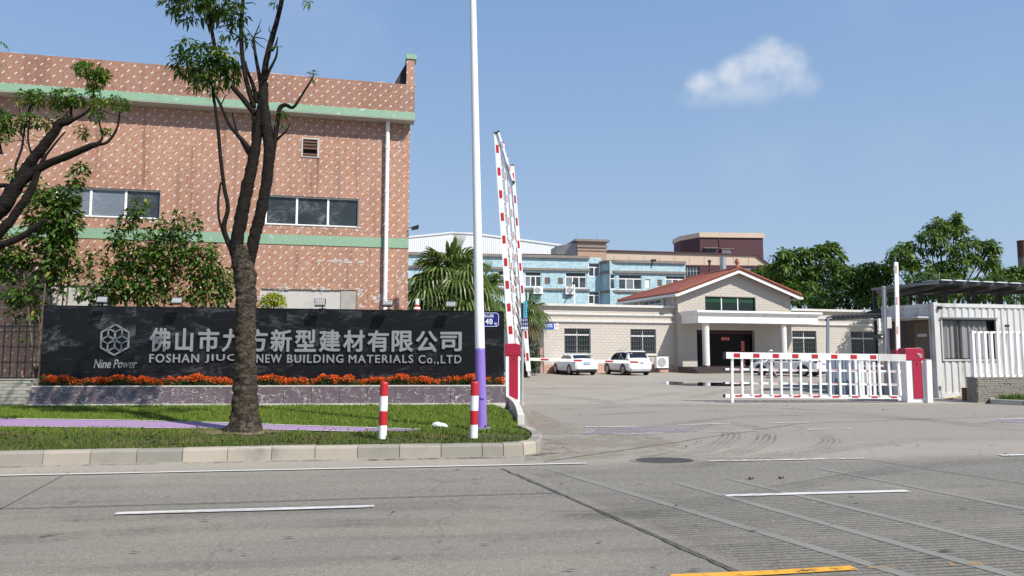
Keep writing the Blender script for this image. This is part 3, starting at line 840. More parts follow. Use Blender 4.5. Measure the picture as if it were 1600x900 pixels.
m = MB(); m.poly([G(846, 711, 0), G(905, 707, 0), G(880, 690, 0), G(850, 685, 0), G(830, 650, 0), G(818, 640, 0), G(838, 700, 0)])
for i, q in enumerate(m.v): m.v[i] = (q[0], q[1], 0.009)
m.build('mud_patch', M['mud'], road)
m = MB(); m.poly([G(820, 720, 0), G(1010, 716, 0), G(1080, 700, 0), G(1000, 672, 0), G(880, 660, 0), G(830, 640, 0)])
for i, q in enumerate(m.v): m.v[i] = (q[0], q[1], 0.005)
m.build('dusty_patch', M['mud'], road)
# tyre rubs that curve into the gate
for pts, w in [(((1010, 718), (1090, 706), (1135, 690), (1140, 676), (1100, 664)), 0.24), (((1060, 722), (1150, 708), (1195, 690), (1190, 672), (1140, 660)), 0.24),
               (((1100, 726), (1250, 706), (1300, 690), (1270, 672)), 0.22), (((1000, 668), (1200, 650), (1400, 655), (1620, 668)), 0.3),
               (((880, 640), (1050, 634), (1250, 640), (1500, 660)), 0.3), (((900, 650), (1100, 643), (1350, 650), (1620, 676)), 0.25),
               (((700, 792), (1000, 800), (1400, 735), (1650, 715)), 0.22), (((840, 745), (1000, 735), (1200, 718), (1420, 690), (1600, 686)), 0.22),
               (((-50, 850), (400, 822), (800, 815), (1100, 800)), 0.2), (((-50, 815), (300, 806), (700, 790)), 0.2),
               (((960, 628), (1040, 616), (1110, 606), (1150, 596)), 0.3), (((1040, 628), (1100, 618), (1140, 608)), 0.3), (((830, 615), (900, 622), (970, 632)), 0.5)]:
    q, _ = smooth_line(gl(*pts), [w] * len(pts), 6)
    for k in range(4):                                    # a tyre leaves several thin parallel rubs
        qq_ = []
        for i_, p_ in enumerate(q):
            d_ = (q[min(i_ + 1, len(q) - 1)] - q[max(i_ - 1, 0)]).normalized()
            qq_.append(p_ + Vector((-d_.y, d_.x, 0)) * (k - 1.5) * w * .42)
        strip('tyre_mark', M['tread'], qq_, w * (.17 + .06 * (k % 2)), road, 0.016)
# short dark scuffs along the lanes, damp dirt at the foot of the kerb
m = MB(); r_ = random.Random(77)
for i in range(70):
    p = G(r_.uniform(-100, 1700), r_.uniform(735, 895)); l = r_.uniform(.02, .11); w = r_.uniform(.006, .016); a_ = RD + r_.uniform(-.15, .15)
    u_ = Vector((math.cos(a_), math.sin(a_), 0)); v_ = Vector((-u_.y, u_.x, 0)); z = Vector((0, 0, .0185))
    m.poly([p - u_ * l + z, p - v_ * w + u_ * l * r_.uniform(-.3, .3) + z, p + u_ * l + z, p + v_ * w * r_.uniform(.4, 1) + z])
tag(m.build('scuff', M['joint'], road), kind='stuff')
strip('damp_edge', M['damp'], jag(gl((560, 719.5), (700, 717), (800, 715), (850, 710.5), (872, 708)), 24, .02), .10, road, .0125)
strip('damp_edge', M['damp'], jag(gl((-60, 732), (100, 728), (300, 724), (560, 719)), 30, .015), .05, road, .0125)
# manhole lid
m = MB()
c = G(1038, 720); m.lathe((c.x, c.y, 0.0), [(0.42, 0.0), (0.42, 0.012), (0.37, 0.012), (0.36, 0.008), (0.25, 0.010), (0.0001, 0.010)], 32)
m.v = [(x, c.y + (y - c.y) * 0.6, z) for x, y, z in m.v]
o = m.build('manhole_cover', M['iron'], None, origin=(c.x, c.y, 0))
tag(o, 'round dark iron manhole cover set in the concrete road', 'manhole cover')
m = MB(); m.lathe((c.x, c.y, 0.0), [(0.50, 0.0), (0.50, 0.007), (0.425, 0.007), (0.425, 0.0)], 32)
m.v = [(x, c.y + (y - c.y) * 0.6, z) for x, y, z in m.v]
m.build('collar', M['smoothband'], o)
# puddle in the yard
pts = [G(1022, 597), G(1042, 601), G(1078, 603), G(1140, 603.5), G(1180, 602), G(1170, 599), G(1120, 598), G(1070, 597), G(1045, 596)]
m = MB(); m.poly([(p.x, p.y, 0.005) for p in pts])
tag(m.build('puddle', M['puddle']), kind='structure')

# ------------------------------------------------------------------ kerb, lawn, path
kp = [G(-90, 730.5), G(-20, 728), G(200, 723.5), G(480, 717.5), G(700, 714.5), G(800, 712.5), G(832, 709.5), G(846, 703), G(848, 693), G(838, 684.5), G(818, 678)]
def resample(p, step):
    out = [p[0]]; rest = step
    for a, b in zip(p, p[1:]):
        l = (b - a).length; t = 0.0
        while l - t >= rest:
            t += rest; out.append(a.lerp(b, t / l)); rest = step
        rest -= l - t
    return out
straight, _ = smooth_line(kp[:6], [0] * 6, 8); nose, _ = smooth_line(kp[5:], [0] * 6, 10)
kl = resample(straight, 0.625); kn = resample([kl[-1]] + nose[1:], 0.33)
kline = kl + kn[1:]
kerb = tag(thing('kerb', None, None, (kline[0].x, kline[0].y, 0)), kind='structure')
KH, KW = 0.185, 0.19
inner = []
for i, p in enumerate(kline):
    t = (kline[min(i + 1, len(kline) - 1)] - kline[max(i - 1, 0)]).normalized()
    inner.append(p + Vector((-t.y, t.x, 0)) * KW)
for i in range(len(kline) - 1):
    a, b, ai, bi = kline[i], kline[i + 1], inner[i], inner[i + 1]
    t = (b - a).normalized(); gap = 0.005
    a, ai = a + t * gap, ai + t * gap; b, bi = b - t * gap, bi - t * gap
    dz = rng_.uniform(-0.004, 0.004); dd = (ai - a).normalized() * rng_.uniform(-0.004, 0.004)
    def sec(o, q):
        w = q - o; o = o + dd
        z = Vector((0, 0, 1))
        return [o, o + w * 0.07 + z * (KH - 0.035 + dz), o + w * 0.13 + z * (KH - 0.012 + dz), o + w * 0.24 + z * (KH + dz), q + z * (KH + dz), q]
    A, B = sec(a, ai), sec(b, bi)
    m = MB(); m.add(A + B, [tuple(range(6)), tuple(range(11, 5, -1))] + [(k, 6 + k, 6 + (k + 1) % 6, (k + 1) % 6) for k in range(6)])
    m.build('kerb_stone', M['kerb'], kerb, origin=(a + b) / 2)
# inner pale kerb towards the gate
ik, _ = smooth_line([G(768, 626, 0), G(786, 630, 0), G(803, 639, 0), G(813, 652, 0), G(819, 670, 0)], [0] * 5, 8)
ik = resample(ik, 0.8) + [ik[-1]]
kerb2 = tag(thing('kerb', None, None, (ik[0].x, ik[0].y, 0)), kind='structure')
for i in range(len(ik) - 1):
    a, b = ik[i], ik[i + 1]
    if (b - a).length < 0.1: continue
    n = lambda k: (lambda t: Vector((t.y, -t.x, 0)))((ik[min(k + 1, len(ik) - 1)] - ik[max(k - 1, 0)]).normalized()) * 0.14
    t = (b - a).normalized() * 0.004
    m = MB()
    z = Vector((0, 0, 0.30))
    q = [a + t, b - t, b - t + n(i + 1), a + t + n(i)]
    m.hexa(q, [p + z for p in q])
    m.build('kerb_stone', M['kerbwhite'], kerb2, origin=a, bevel=0.015)
# lawn
lawn_edge = [p for p in inner[:-3]] + [G(812, 668, LZ), G(806, 655, LZ), G(798, 645, LZ), G(786, 636, LZ), G(770, 631, LZ)]
PL0, PL1 = P(40, 634, 19.3), P(790, 630, 19.8)
FS = Frame((PL0.x, PL0.y), (PL1.x - PL0.x, PL1.y - PL0.y))
SL = (PL1 - PL0).length
back = [FS.pt(SL, 0.0, 0), FS.pt(-0.3, 0, 0), FS.pt(-12, 0.0, 0)]
m = MB(); m.poly([(p.x, p.y, LZ - 0.03) for p in lawn_edge + back])
lawn_poly = [(p.x, p.y) for p in lawn_edge + back]
lawn = tag(m.build('lawn', M['soil']), kind='structure')
m = MB()
path_poly = [G(-90, 651.5, LZ), G(200, 655.5, LZ), G(360, 659.5, LZ), G(480, 664, LZ), G(660, 669.5, LZ), G(640, 672, LZ), G(560, 673, LZ), G(360, 668.5, LZ), G(200, 667, LZ), G(-90, 664, LZ)]
m.poly([(p.x, p.y, LZ - 0.018) for p in path_poly[::-1]])
path = tag(m.build('path', M['purple_path']), kind='structure')
strip('edge_line', M['white_line'], [path_poly[i] for i in range(5)], 0.10, path, LZ - 0.010)
strip('edge_line', M['white_line'], [path_poly[i] for i in range(9, 5, -1)], 0.06, path, LZ - 0.010)

def inside(x, y, poly):
    poly = [(p[0], p[1]) for p in poly]
    r = np.zeros(len(x), bool); j = len(poly) - 1
    for i in range(len(poly)):
        xi, yi = poly[i]; xj, yj = poly[j]
        if yi != yj:
            c = ((yi > y) != (yj > y)) & (x < (xj - xi) * (y - yi) / (yj - yi) + xi)
            r ^= c
        j = i
    return r
rng = np.random.default_rng(11)
N = 150000
gx = rng.uniform(-17, 1.2, N); gy = rng.uniform(9.9, 19.9, N)
keep = inside(gx, gy, lawn_poly) & ~inside(gx, gy, [(p.x, p.y - 0.03) for p in path_poly]) & (np.abs(gx) < gy * 0.76 + 0.5)
pn = np.sin(gx * 2.3 + np.sin(gy * 1.9) * 1.4) * np.sin(gy * 2.9 + gx * 0.7)
keep &= ~((pn > 0.45) & (rng.uniform(size=N) < 0.85) & (gy < 13.4))
keep &= rng.uniform(size=N) < np.where(gy < 13.5, 1.0, 0.62)
tdx, tdy = gx + 4.86, gy - 12.95
keep &= ~((np.hypot(tdx, tdy * 1.3) < .75 + .25 * np.sin(np.arctan2(tdy, tdx) * 5)) & (rng.uniform(size=N) < .88))
gx, gy = gx[keep], gy[keep]; N = len(gx)
h = np.where(gy < 13.3, rng.uniform(0.012, 0.05, N), rng.uniform(0.015, 0.042, N)) * (1 + 0.5 * np.sin(gx * 3.1) * np.sin(gy * 4.3))
a = rng.uniform(0, 6.28, N); w = rng.uniform(0.006, 0.013, N); le = rng.uniform(0.2, 1.0, N) * h
bx = np.stack([np.cos(a), np.sin(a), 0 * a], 1) * w[:, None]
la = rng.uniform(0, 6.28, N)
b0 = np.stack([gx, gy, np.full(N, LZ - 0.032)], 1)
tip = b0 + np.stack([np.cos(la) * le, np.sin(la) * le, h + 0.03], 1)
V = np.stack([b0 - bx, b0 + bx, tip], 1).reshape(-1, 3)
grass = tri_mesh('grass', V, np.arange(3 * N).reshape(-1, 3), M['grass'])
tag(grass, 'short green grass growing on the verge behind the kerb', 'grass')
# dry leaves on the verge
N = 420
lx, ly = rng.uniform(-9, 0.3, N), rng.uniform(10.6, 13.3, N)
k = inside(lx, ly, lawn_poly); lx, ly = lx[k], ly[k]; N = len(lx)
d = np.stack([np.cos(rng.uniform(0, 6.28, N)), np.sin(rng.uniform(0, 6.28, N)), rng.uniform(-0.2, 0.4, N)], 1)
V, F = leaf_geo(np.stack([lx, ly, np.full(N, LZ + 0.025)], 1), d, rng.uniform(0.04, 0.1, N), 0.04, rng, 0.0, 0.3)
lx, ly = rng.uniform(-6, 14, 90), rng.uniform(5.5, 22, 90)
k = ~inside(lx, ly, lawn_poly) & ((ly > 11.2) | (rng.uniform(size=90) < 0.35)); lx, ly = lx[k], ly[k]; n2 = len(lx)
d = np.stack([np.cos(rng.uniform(0, 6.28, n2)), np.sin(rng.uniform(0, 6.28, n2)), rng.uniform(0, 0.3, n2)], 1)
V2, F2 = leaf_geo(np.stack([lx, ly, np.full(n2, 0.022)], 1), d, rng.uniform(0.03, 0.09, n2), 0.035, rng, 0.0, 0.35)
tag(tri_mesh('litter', np.concatenate([V, V2]), np.concatenate([F, F2 + len(V)]), M['litter']), 'scattered dry brown leaves on the verge and road', 'fallen leaves')
for (px, py), lab in (((1173, 750), 'dark crumpled dry leaf on the road above the long white dash, nearer the red-capped bollards'), ((1220, 749), 'dark crumpled dry leaf on the road above the long white dash, nearer the guard booth')):
    c = G(px, py); m = MB()
    for q in range(5):
        an = q * 1.3; dx, dy = math.cos(an) * 0.032, math.sin(an) * 0.026
        m.add([(c.x, c.y, 0.002), (c.x + dx - dy * 0.5, c.y + dy + dx * 0.5, 0.03), (c.x + dx * 1.3, c.y + dy * 1.3, 0.04), (c.x + dx + dy * 0.5, c.y + dy - dx * 0.5, 0.02)], [(0, 1, 2, 3)])
    tag(m.build('fallen_leaf', M['litter'], origin=(c.x, c.y, 0)), lab, 'leaf', 'two larger dead leaves on the road')

# ------------------------------------------------------------------ text
def glyphs(body, bold=0.0, shear=0.0, ext=0.0, spacing=1.0, align=None):
    cu = bpy.data.curves.new('lettering', 'FONT'); cu.body = body; cu.size = 1; cu.resolution_u = 3
    cu.offset = bold; cu.shear = shear; cu.extrude = ext; cu.space_character = spacing
    if align: cu.align_x = align
    ob = bpy.data.objects.new('lettering', cu); C.objects.link(ob)
    bpy.context.view_layer.update()
    me = ob.to_mesh()
    V = np.array([v.co[:] for v in me.vertices]); F = [tuple(p.vertices) for p in me.polygons]
    ob.to_mesh_clear(); bpy.data.objects.remove(ob); bpy.data.curves.remove(cu)
    return V, F
def lettering(name, body, F_, box, d, depth, mat, parent, bold=0.0, shear=0.0, keep=False, spacing=1.0):
    """text fitted into box (s0, s1, z0, z1) on a frame, standing depth proud of plane d"""
    V, F = glyphs(body, 0.0, shear, 0.5, spacing)
    lo, hi = V.min(0), V.max(0)
    s0, s1, z0, z1 = box
    sh = [(0.0, 0.0)] + ([(math.cos(k * math.pi / 4) * bold, math.sin(k * math.pi / 4) * bold) for k in range(8)] if bold else [])
    sx, sy = (s1 - s0) / (hi[0] - lo[0] + 2 * bold), (z1 - z0) / (hi[1] - lo[1] + 2 * bold)
    if keep: sx = sy = min(sx, sy)
    m = MB()
    cx, cy = (s0 + s1) / 2, (z0 + z1) / 2
    for k, (ox, oy) in enumerate(sh):          # strokes thickened by close-set copies, each a hair lower
        pts = [F_.pt(cx + (v[0] + ox - (lo[0] + hi[0]) / 2) * sx, d + (v[2] + 0.5) * (depth - 0.0004 * k), cy + (v[1] + oy - (lo[1] + hi[1]) / 2) * sy) for v in V]
        m.add(pts, F)
    return m.build(name, mat, parent)

# ------------------------------------------------------------------ company sign wall with planter
SD = -0.62                            # sign face, set back from the planter's front
sgx = lambda px, py, d=SD: FS.sz(px, py, d)
zt0, zt1 = sgx(68, 478)[1], sgx(745, 487)[1]
sA, sB = sgx(65, 540)[0], sgx(787, 540)[0]
sign = thing('sign_wall', 'long black marble sign wall with raised silver lettering and stone planter below', 'sign wall', FS.pt(SL / 2, 0, LZ))
def ztop(s): return zt0 + (zt1 - zt0) * (s - sA) / (sgx(745, 487)[0] - sA)
m = MB(); q = FS.pt
m.hexa([q(sA + .02, SD - .03, 0), q(sB - .02, SD - .03, 0), q(sB - .02, SD - .45, 0), q(sA + .02, SD - .45, 0)],
       [q(sA + .02, SD - .03, ztop(sA) - .02), q(sB - .02, SD - .03, ztop(sB) - .02), q(sB - .02, SD - .45, ztop(sB) - .02), q(sA + .02, SD - .45, ztop(sA) - .02)])
m.build('core', M['concrete'], sign)
js = [sA] + [sgx(x, 540)[0] for x in (93, 211, 329, 447, 565, 683)] + [sB]
zj = sgx(400, 541)[1]
for a, b in zip(js, js[1:]):
    for lo, hi in ((0.30, None), (zj, 'top')):
        z0 = lo + 0.002; za = ztop(a) if hi else zj - 0.002; zb = ztop(b) if hi else zj - 0.002
        e = rng_.uniform(0, 0.004)
        m = MB(); a2, b2 = a + 0.0025, b - 0.0025
        m.hexa([q(a2, SD + e, z0), q(b2, SD + e, z0), q(b2, SD - .028, z0), q(a2, SD - .028, z0)], [q(a2, SD + e, za), q(b2, SD + e, zb), q(b2, SD - .028, zb), q(a2, SD - .028, za)])
        m.build('stone_panel', M['black'], sign, origin=q((a + b) / 2, SD, (z0 + za) / 2))
for i in range(len(js) - 1):          # coping slabs
    a, b = js[i] + .003, js[i + 1] - .003
    m = MB(); m.hexa([q(a, SD + .012, ztop(a) + .002), q(b, SD + .012, ztop(b) + .002), q(b, SD - .47, ztop(b) + .002), q(a, SD - .47, ztop(a) + .002)],
                     [q(a, SD + .012, ztop(a) + .022), q(b, SD + .012, ztop(b) + .022), q(b, SD - .47, ztop(b) + .022), q(a, SD - .47, ztop(a) + .022)])
    m.build('coping_slab', M['black'], sign, origin=q((a + b) / 2, SD, ztop(a)))
m = MB(); m.fbox(FS, sA - .012, sA, SD - .45, SD - .003, 0.3, zt0 - .003); m.build('end_panel', M['black'], sign)
m = MB(); m.fbox(FS, sB, sB + .012, SD - .45, SD - .003, 0.3, ztop(sB) - .003); m.build('end_panel', M['black'], sign)
# planter front: tilted veined tiles under a pale lip
zp = FS.sz(400, 602.5)[1]
nt_ = 17; bat = 0.09
m = MB(); m.hexa([q(0.01, -.02, 0), q(SL - .01, -.02, 0), q(SL - .01, SD + .005, 0), q(.01, SD + .005, 0)], [q(.09, -bat - .02, zp - .02), q(SL - .01, -bat - .02, zp - .02), q(SL - .01, SD + .005, zp - .02), q(.09, SD + .005, zp - .02)])
m.build('planter_core', M['kerbwhite'], sign)
for i in range(nt_):
    a, b = SL * i / nt_ + .006, SL * (i + 1) / nt_ - .006
    e = rng_.uniform(0, .004); at = a + (.09 if i == 0 else 0)
    m = MB(); m.hexa([q(a, e, LZ + .0), q(b, e, LZ + .0), q(b, -.018, LZ), q(a, -.018, LZ)], [q(at, e - bat, zp - .035), q(b, e - bat, zp - .035), q(b, -bat - .018, zp - .035), q(at, -bat - .018, zp - .035)])
    m.build('stone_tile', M['pstone'], sign, origin=q((a + b) / 2, 0, LZ))
m = MB(); m.fbox(FS, .07, SL - .0, -bat - .05, -bat + .012, zp - .033, zp); m.build('lip', M['kerbwhite'], sign)
m = MB(); m.fbox(FS, .0, SL - .0, -.02, .05, LZ - .12, LZ + .02); m.build('footing', M['kerbwhite'], sign)
m = MB(); m.hexa([q(SL, -.01, LZ), q(SL + .015, -.01, LZ), q(SL + .015, SD, LZ), q(SL, SD, LZ)], [q(SL, -bat - .01, zp - .04), q(SL + .015, -bat - .01, zp - .04), q(SL + .015, SD, zp - .04), q(SL, SD, zp - .04)])
m.build('stone_tile', M['pstone'], sign)
# lettering
name_cn = '佛山市九方新型建材有限公司'
c0, c1 = 234.0, 722.0; pitch = (c1 - c0 + 3.5) / 13
for i, ch in enumerate(name_cn):
    x0 = c0 + pitch * i; t = i / 12
    ya, yb = 512.5 + 5.0 * t, 549.5 + 0.6 * t
    w = 34 if ch not in '山' else 29
    xa = x0 + (34 - w) / 2
    s0, z0 = sgx(xa, yb); s1, z1 = sgx(xa + w, ya)
    if ch == '司': z0, z1 = z0 + .02, z1 - .02
    lettering('letter', ch, FS, (s0, s1, z0, z1), SD + .02, .035, M['letter'], sign, 0.026)
words_ = [('FOSHAN', 234, 312), ('JIUCHI', 321, 394), ('NEW', 401, 441), ('BUILDING', 449, 537), ('MATERIALS', 545, 646), ('Co.,LTD', 654, 721)]
for wd, xa, xb in words_:
    t = (xa - 234) / 487
    s0, z0 = sgx(xa, 566.8 + 0.8 * t); s1, z1 = sgx(xb, 553.0 + 2.0 * t)
    if ',' in wd: z0 -= 0.045
    lettering('lettering', wd, FS, (s0, s1, z0, z1), SD + .02, .03, M['letter'], sign, 0.016, 0.0, False, 1.18)
s0, z0 = sgx(147, 575.5); s1, z1 = sgx(215, 561.5)
lettering('lettering', 'Nine Power', FS, (s0, s1, z0, z1), SD + .012, .02, M['letter'], sign, 0.012, 0.22)
# emblem: a hexagon of outlined lozenges
ec = sgx(180.5, 531); er = (sgx(180.5, 506)[1] - sgx(180.5, 556)[1]) / 2
m = MB()
def rodp(a, b, w):
    a = np.array(a) * er; b = np.array(b) * er; d = (b - a) / np.linalg.norm(b - a); nn = np.array([-d[1], d[0]]) * w * er / 2
    e = d * w * er * 0.3
    m.prism([q(ec[0] + p[0], SD + .02, ec[1] + p[1]) for p in (a - e - nn, b + e - nn, b + e + nn, a - e + nn)], FS.n * .025)
pol = lambda r, deg: (r * math.cos(math.radians(deg)) * 1.02, r * math.sin(math.radians(deg)))
for k in range(6):
    rodp(pol(0.95, 30 + 60 * k), pol(0.95, 90 + 60 * k), .10)
    rodp((0, 0), pol(0.48, 30 + 60 * k), .12)
    for e in (-30, 30):
        rodp(pol(0.48, 30 + 60 * k), pol(0.83, 30 + 60 * k + e), .085)
m.build('emblem', M['letter'], sign)

# flower hedge in the planter
hedge = thing('flower_hedge', 'low clipped hedge with orange flower heads in the planter under the lettering', 'hedge', FS.pt(SL / 2, -.36, zp - .1))
n = 9000
hs = rng.uniform(.15, SL - .05, n); hd = rng.uniform(-.58, -.13, n); hz = zp - .1 + rng.uniform(0, 1, n) ** .7 * (.27 + .05 * np.sin(hs * 3.3) + .03 * np.sin(hs * 9))
ro = np.array(FS.o); rr = np.array(FS.r); rn = np.array(FS.n)
B = ro + hs[:, None] * rr + hd[:, None] * rn; B[:, 2] = hz
d = rng.normal(size=(n, 3)) + np.array([[0, 0, .7]]) + rn * .5
V, F = leaf_geo(B, d, rng.uniform(.05, .1, n), .035, rng)
tri_mesh('foliage', V, F, M['hedgeleaf'], hedge)
n = 820
hs = rng.uniform(.18, SL - .1, n); hs = hs + .12 * np.sin(hs * 5)
hd = rng.uniform(-.52, -.12, n); top = .20 + .05 * np.sin(hs * 3.3) + .03 * np.sin(hs * 9)
hz = zp - .045 + top + rng.uniform(-.05, .05, n) - .05 * (rng.uniform(size=n) < .12)
c = ro + hs[:, None] * rr + hd[:, None] * rn; c[:, 2] = hz
pp = np.repeat(c, 20, 0); dd = nrm(rng.normal(size=(len(pp), 3)) + np.array([[0, 0, .45]])); rad = np.repeat(rng.uniform(.035, .062, n), 20)[:, None]
V, F = leaf_geo(pp + dd * rad * .7, dd + rng.normal(0, .5, dd.shape), .035, .032, rng, .1)
tri_mesh('flower', V, F, M['flower'], hedge)

# floodlights on arms over the sign
def floodlight(px, py, label, tilt):
    s, z = FS.sz(px, py + 9, SD); zt = ztop(s) + .022
    t = thing('floodlight', label, 'floodlight', FS.pt(s, SD - .05, zt), 'floodlights along the top of the sign wall')
    m = MB(); m.fbox(FS, s - .09, s + .09, SD - .12, SD + .0, zt + .002, zt + .016); m.build('base_plate', M['blackm'], t)
    tip = FS.pt(s + .02, SD + .34, zt + .18)
    m = MB(); m.tube([FS.pt(s, SD - .06, zt + .01), FS.pt(s, SD - .03, zt + .1), FS.pt(s + .01, SD + .12, zt + .17), tip], .016, 8); m.build('arm', M['blackm'], t, smooth=True)
    # housing looks back down at the wall
    c = tip + Vector((0, 0, -.03)); ax = FS.r; dn = (FS.n * -math.cos(tilt) + Vector((0, 0, -math.sin(tilt)))); up = ax.cross(dn); up = -up if up.z < 0 else up
    def hb(mb, w, h, f0, f1, mi=0):
        A = [c + ax * x + up * y + dn * f0 for x, y in ((-w, -h), (w, -h), (w, h), (-w, h))]
        Bq = [c + ax * x * .96 + up * y * .96 + dn * f1 for x, y in ((-w, -h), (w, -h), (w, h), (-w, h))]
        mb.hexa(A, Bq, mi)
    m = MB(); hb(m, .13, .085, -.03, .03); m.build('housing', M['greyp'], t)
    m = MB(); hb(m, .15, .105, .031, .05); m.build('frame', M['blackm'], t)
    m = MB(); hb(m, .125, .08, .051, .054); m.build('lens', M['glass'], t)
    for k in range(5):
        m = MB(); x = -.1 + k * .05
        m.hexa([c + ax * (x - .005) + up * -.07 + dn * -.055, c + ax * (x + .005) + up * -.07 + dn * -.055, c + ax * (x + .005) + up * .07 + dn * -.055, c + ax * (x - .005) + up * .07 + dn * -.055],
               [c + ax * (x - .005) + up * -.075 + dn * -.031, c + ax * (x + .005) + up * -.075 + dn * -.031, c + ax * (x + .005) + up * .075 + dn * -.031, c + ax * (x - .005) + up * .075 + dn * -.031])
        m.build('fin', M['greyp'], t)
    m = MB()
    for e in (-1, 1):
        m.bar(c + ax * e * .155, c + ax * e * .155 + Vector((0, 0, .11)), .012)
    m.bar(c + ax * -.155 + Vector((0, 0, .11)), c + ax * .155 + Vector((0, 0, .11)), .012); m.build('yoke', M['blackm'], t)
    return t
floodlight(168, 472, 'floodlight above the hexagon emblem, under the shrub leaves', .5)
floodlight(283, 474, 'floodlight above the first two silver characters, beside the tree trunk', .6)
floodlight(503, 475, 'upright grey floodlight in front of the pale cement wall patch', .35)
floodlight(607, 478, 'tilted floodlight at the foot of the white downpipe', .95)
floodlight(704, 480, 'floodlight in front of the fan palm trunk', .7)

# number plate on the sign wall
t = thing('number_plate', 'dark blue enamel house number plate reading 48 on the black sign wall', 'number plate', FS.pt(sgx(768, 499)[0], SD, 2.3))
s0, z0 = sgx(745, 511.0); s1, z1 = sgx(780, 488); dd = SD + .008
def chamf(a, b, c, e, k): return [(a + k, c), (b - k, c), (b, c + k), (b, e - k), (b - k, e), (a + k, e), (a, e - k), (a, c + k)]
m = MB(); m.prism([q(x, dd, z) for x, z in chamf(s0, s1, z0, z1, .05)], FS.n * .012); m.build('plate', M['signblue'], t)
for a, b in zip(chamf(s0 + .02, s1 - .02, z0 + .02, z1 - .02, .05), chamf(s0 + .02, s1 - .02, z0 + .02, z1 - .02, .05)[1:] + chamf(s0 + .02, s1 - .02, z0 + .02, z1 - .02, .05)[:1]):
    m = MB(); m.bar(q(a[0], dd + .0145, a[1]), q(b[0], dd + .0145, b[1]), .012, .003, up=FS.n); m.build('border', M['signwhite'], t)
bx = lambda xa, xb, ya, yb: (sgx(xa, yb)[0], sgx(xb, yb)[0], sgx(xa, yb)[1], sgx(xa, ya)[1])
lettering('lettering', '塘山路', FS, bx(753, 771.5, 491, 496), dd + .0125, .003, M['signwhite'], t, .01)
lettering('lettering', '48', FS, bx(758, 769.8, 498, 506.8), dd + .0125, .003, M['signwhite'], t, .012)
lettering('lettering', '号', FS, bx(772, 776.5, 504, 509), dd + .0125, .003, M['signwhite'], t, .01)

# ------------------------------------------------------------------ mosaic factory building behind the sign
b0 = P(637, 480, 26.0)
FB = Frame((b0.x, b0.y), (4.5, 1.0))
bz = lambda px, py, d=0.0: FB.sz(px, py, d)
OH = 0.52                                              # overhang of the parapet band
zr = bz(600, 191)[1]                                   # soffit
zg = bz(637, 175, OH)[1]; ztp = bz(630, 131.5, OH)[1]  # top of green band, top of parapet
BL = -34.0
hall = thing('factory_building', 'brown mosaic-tiled factory block with green bands, strip windows and a white downpipe', 'building', FB.pt(-10, -5, 0))
def rect(x0, y0, x1, y1):
    a, b = bz(x0, y1), bz(x1, y0); return (a[0], b[0], a[1], b[1])
win1 = (bz(84, 341)[0], bz(249, 341)[0], bz(249, 341.8)[1], bz(249, 297.5)[1])
win2 = (bz(414, 350)[0], bz(560, 350)[0], bz(560, 355)[1], bz(560, 310.5)[1])
vent = rect(471.5, 217.5, 498.5, 244.5)
fill2 = (bz(406, 470)[0], bz(557, 470)[0], bz(557, 500)[1], bz(557, 453.5)[1])
fill1 = (bz(72, 460)[0], bz(176, 460)[0], bz(176, 500)[1], bz(150, 446)[1])
m = MB(); wall_holes(m, FB, BL, 0, 0, zr, 0, [win1, win2, vent, fill1, fill2], .16, 0, 1)
m.build('wall', [M['mosaic'], M['render']], hall)
m = MB()
q = FB.pt
m.poly([q(0, 0, 0), q(0, -22, 0), q(0, -22, ztp), q(0, 0, ztp)]); m.poly([q(BL, -22, 0), q(BL, 0, 0), q(BL, 0, ztp), q(BL, -22, ztp)]); m.poly([q(0, -22, 0), q(BL, -22, 0), q(BL, -22, ztp), q(0, -22, ztp)])
m.build('side_wall', M['mosaic'], hall)
m = MB(); m.fbox(FB, BL, 0.0, -22, -.02, zr + .4, zr + .6); m.build('roof', M['concrete'], hall)
m = MB(); m.fbox(FB, BL, .12, -.12, OH, zg, ztp); m.build('parapet', M['mosaicp'], hall)
m = MB(); m.fbox(FB, BL, .14, -.12, OH + .012, zr + .006, zg - .002); m.build('green_band', M['green'], hall)
m = MB(); m.fbox(FB, BL, .13, .002, OH + .004, zr - .02, zr + .004); m.build('soffit', M['render'], hall)
zl0, zl1 = bz(640, 388)[1], bz(640, 373)[1]
m = MB(); m.fbox(FB, BL, .006, -.1, .022, zl0, zl1); m.build('green_band', M['green'], hall)
m = MB()                                                # broken coping tiles along the top edge
s = BL
while s < 0:
    w = rng_.uniform(.05, .5)
    if rng_.random() < .5: m.fbox(FB, s, s + w, OH - .25, OH - .01, ztp, ztp + rng_.uniform(.008, .035))
    s += w + rng_.uniform(0, .4)
tag(m.build('coping_mortar', M['render'], hall), kind='stuff')
# raised fin at the corner
a = bz(613, 131, OH); b = bz(634, 90, OH); e = bz(645, 92, OH)
m = MB(); m.fbox(FB, b[0] + .04, .10, OH - .5, OH + .002, ztp - .3, e[1] - .02); m.build('corner_pier', M['mosaic'], hall)
m = MB(); m.fbox(FB, b[0] + .02, .17, OH - .52, OH + .04, e[1] - .02, e[1] + .16); m.build('green_cap', M['green'], hall)
m = MB(); m.prism([q(a[0], OH - .3, ztp - .05), q(b[0] + .05, OH - .3, ztp - .05), q(b[0] + .05, OH - .3, e[1] - .03)], FB.n * -.18); m.build('brace', M['blackm'], hall)
r0 = bz(642, 90, OH); r1 = bz(642, 55, OH)
m = MB(); m.tube([q(r0[0], .1, e[1] + .1), q(r0[0], .1, r1[1])], .014, 6); m.bar(q(r0[0] - .12, .1, e[1] + .15), q(r0[0], .1, e[1] + .6), .02); m.build('lightning_rod', M['steel'], hall)
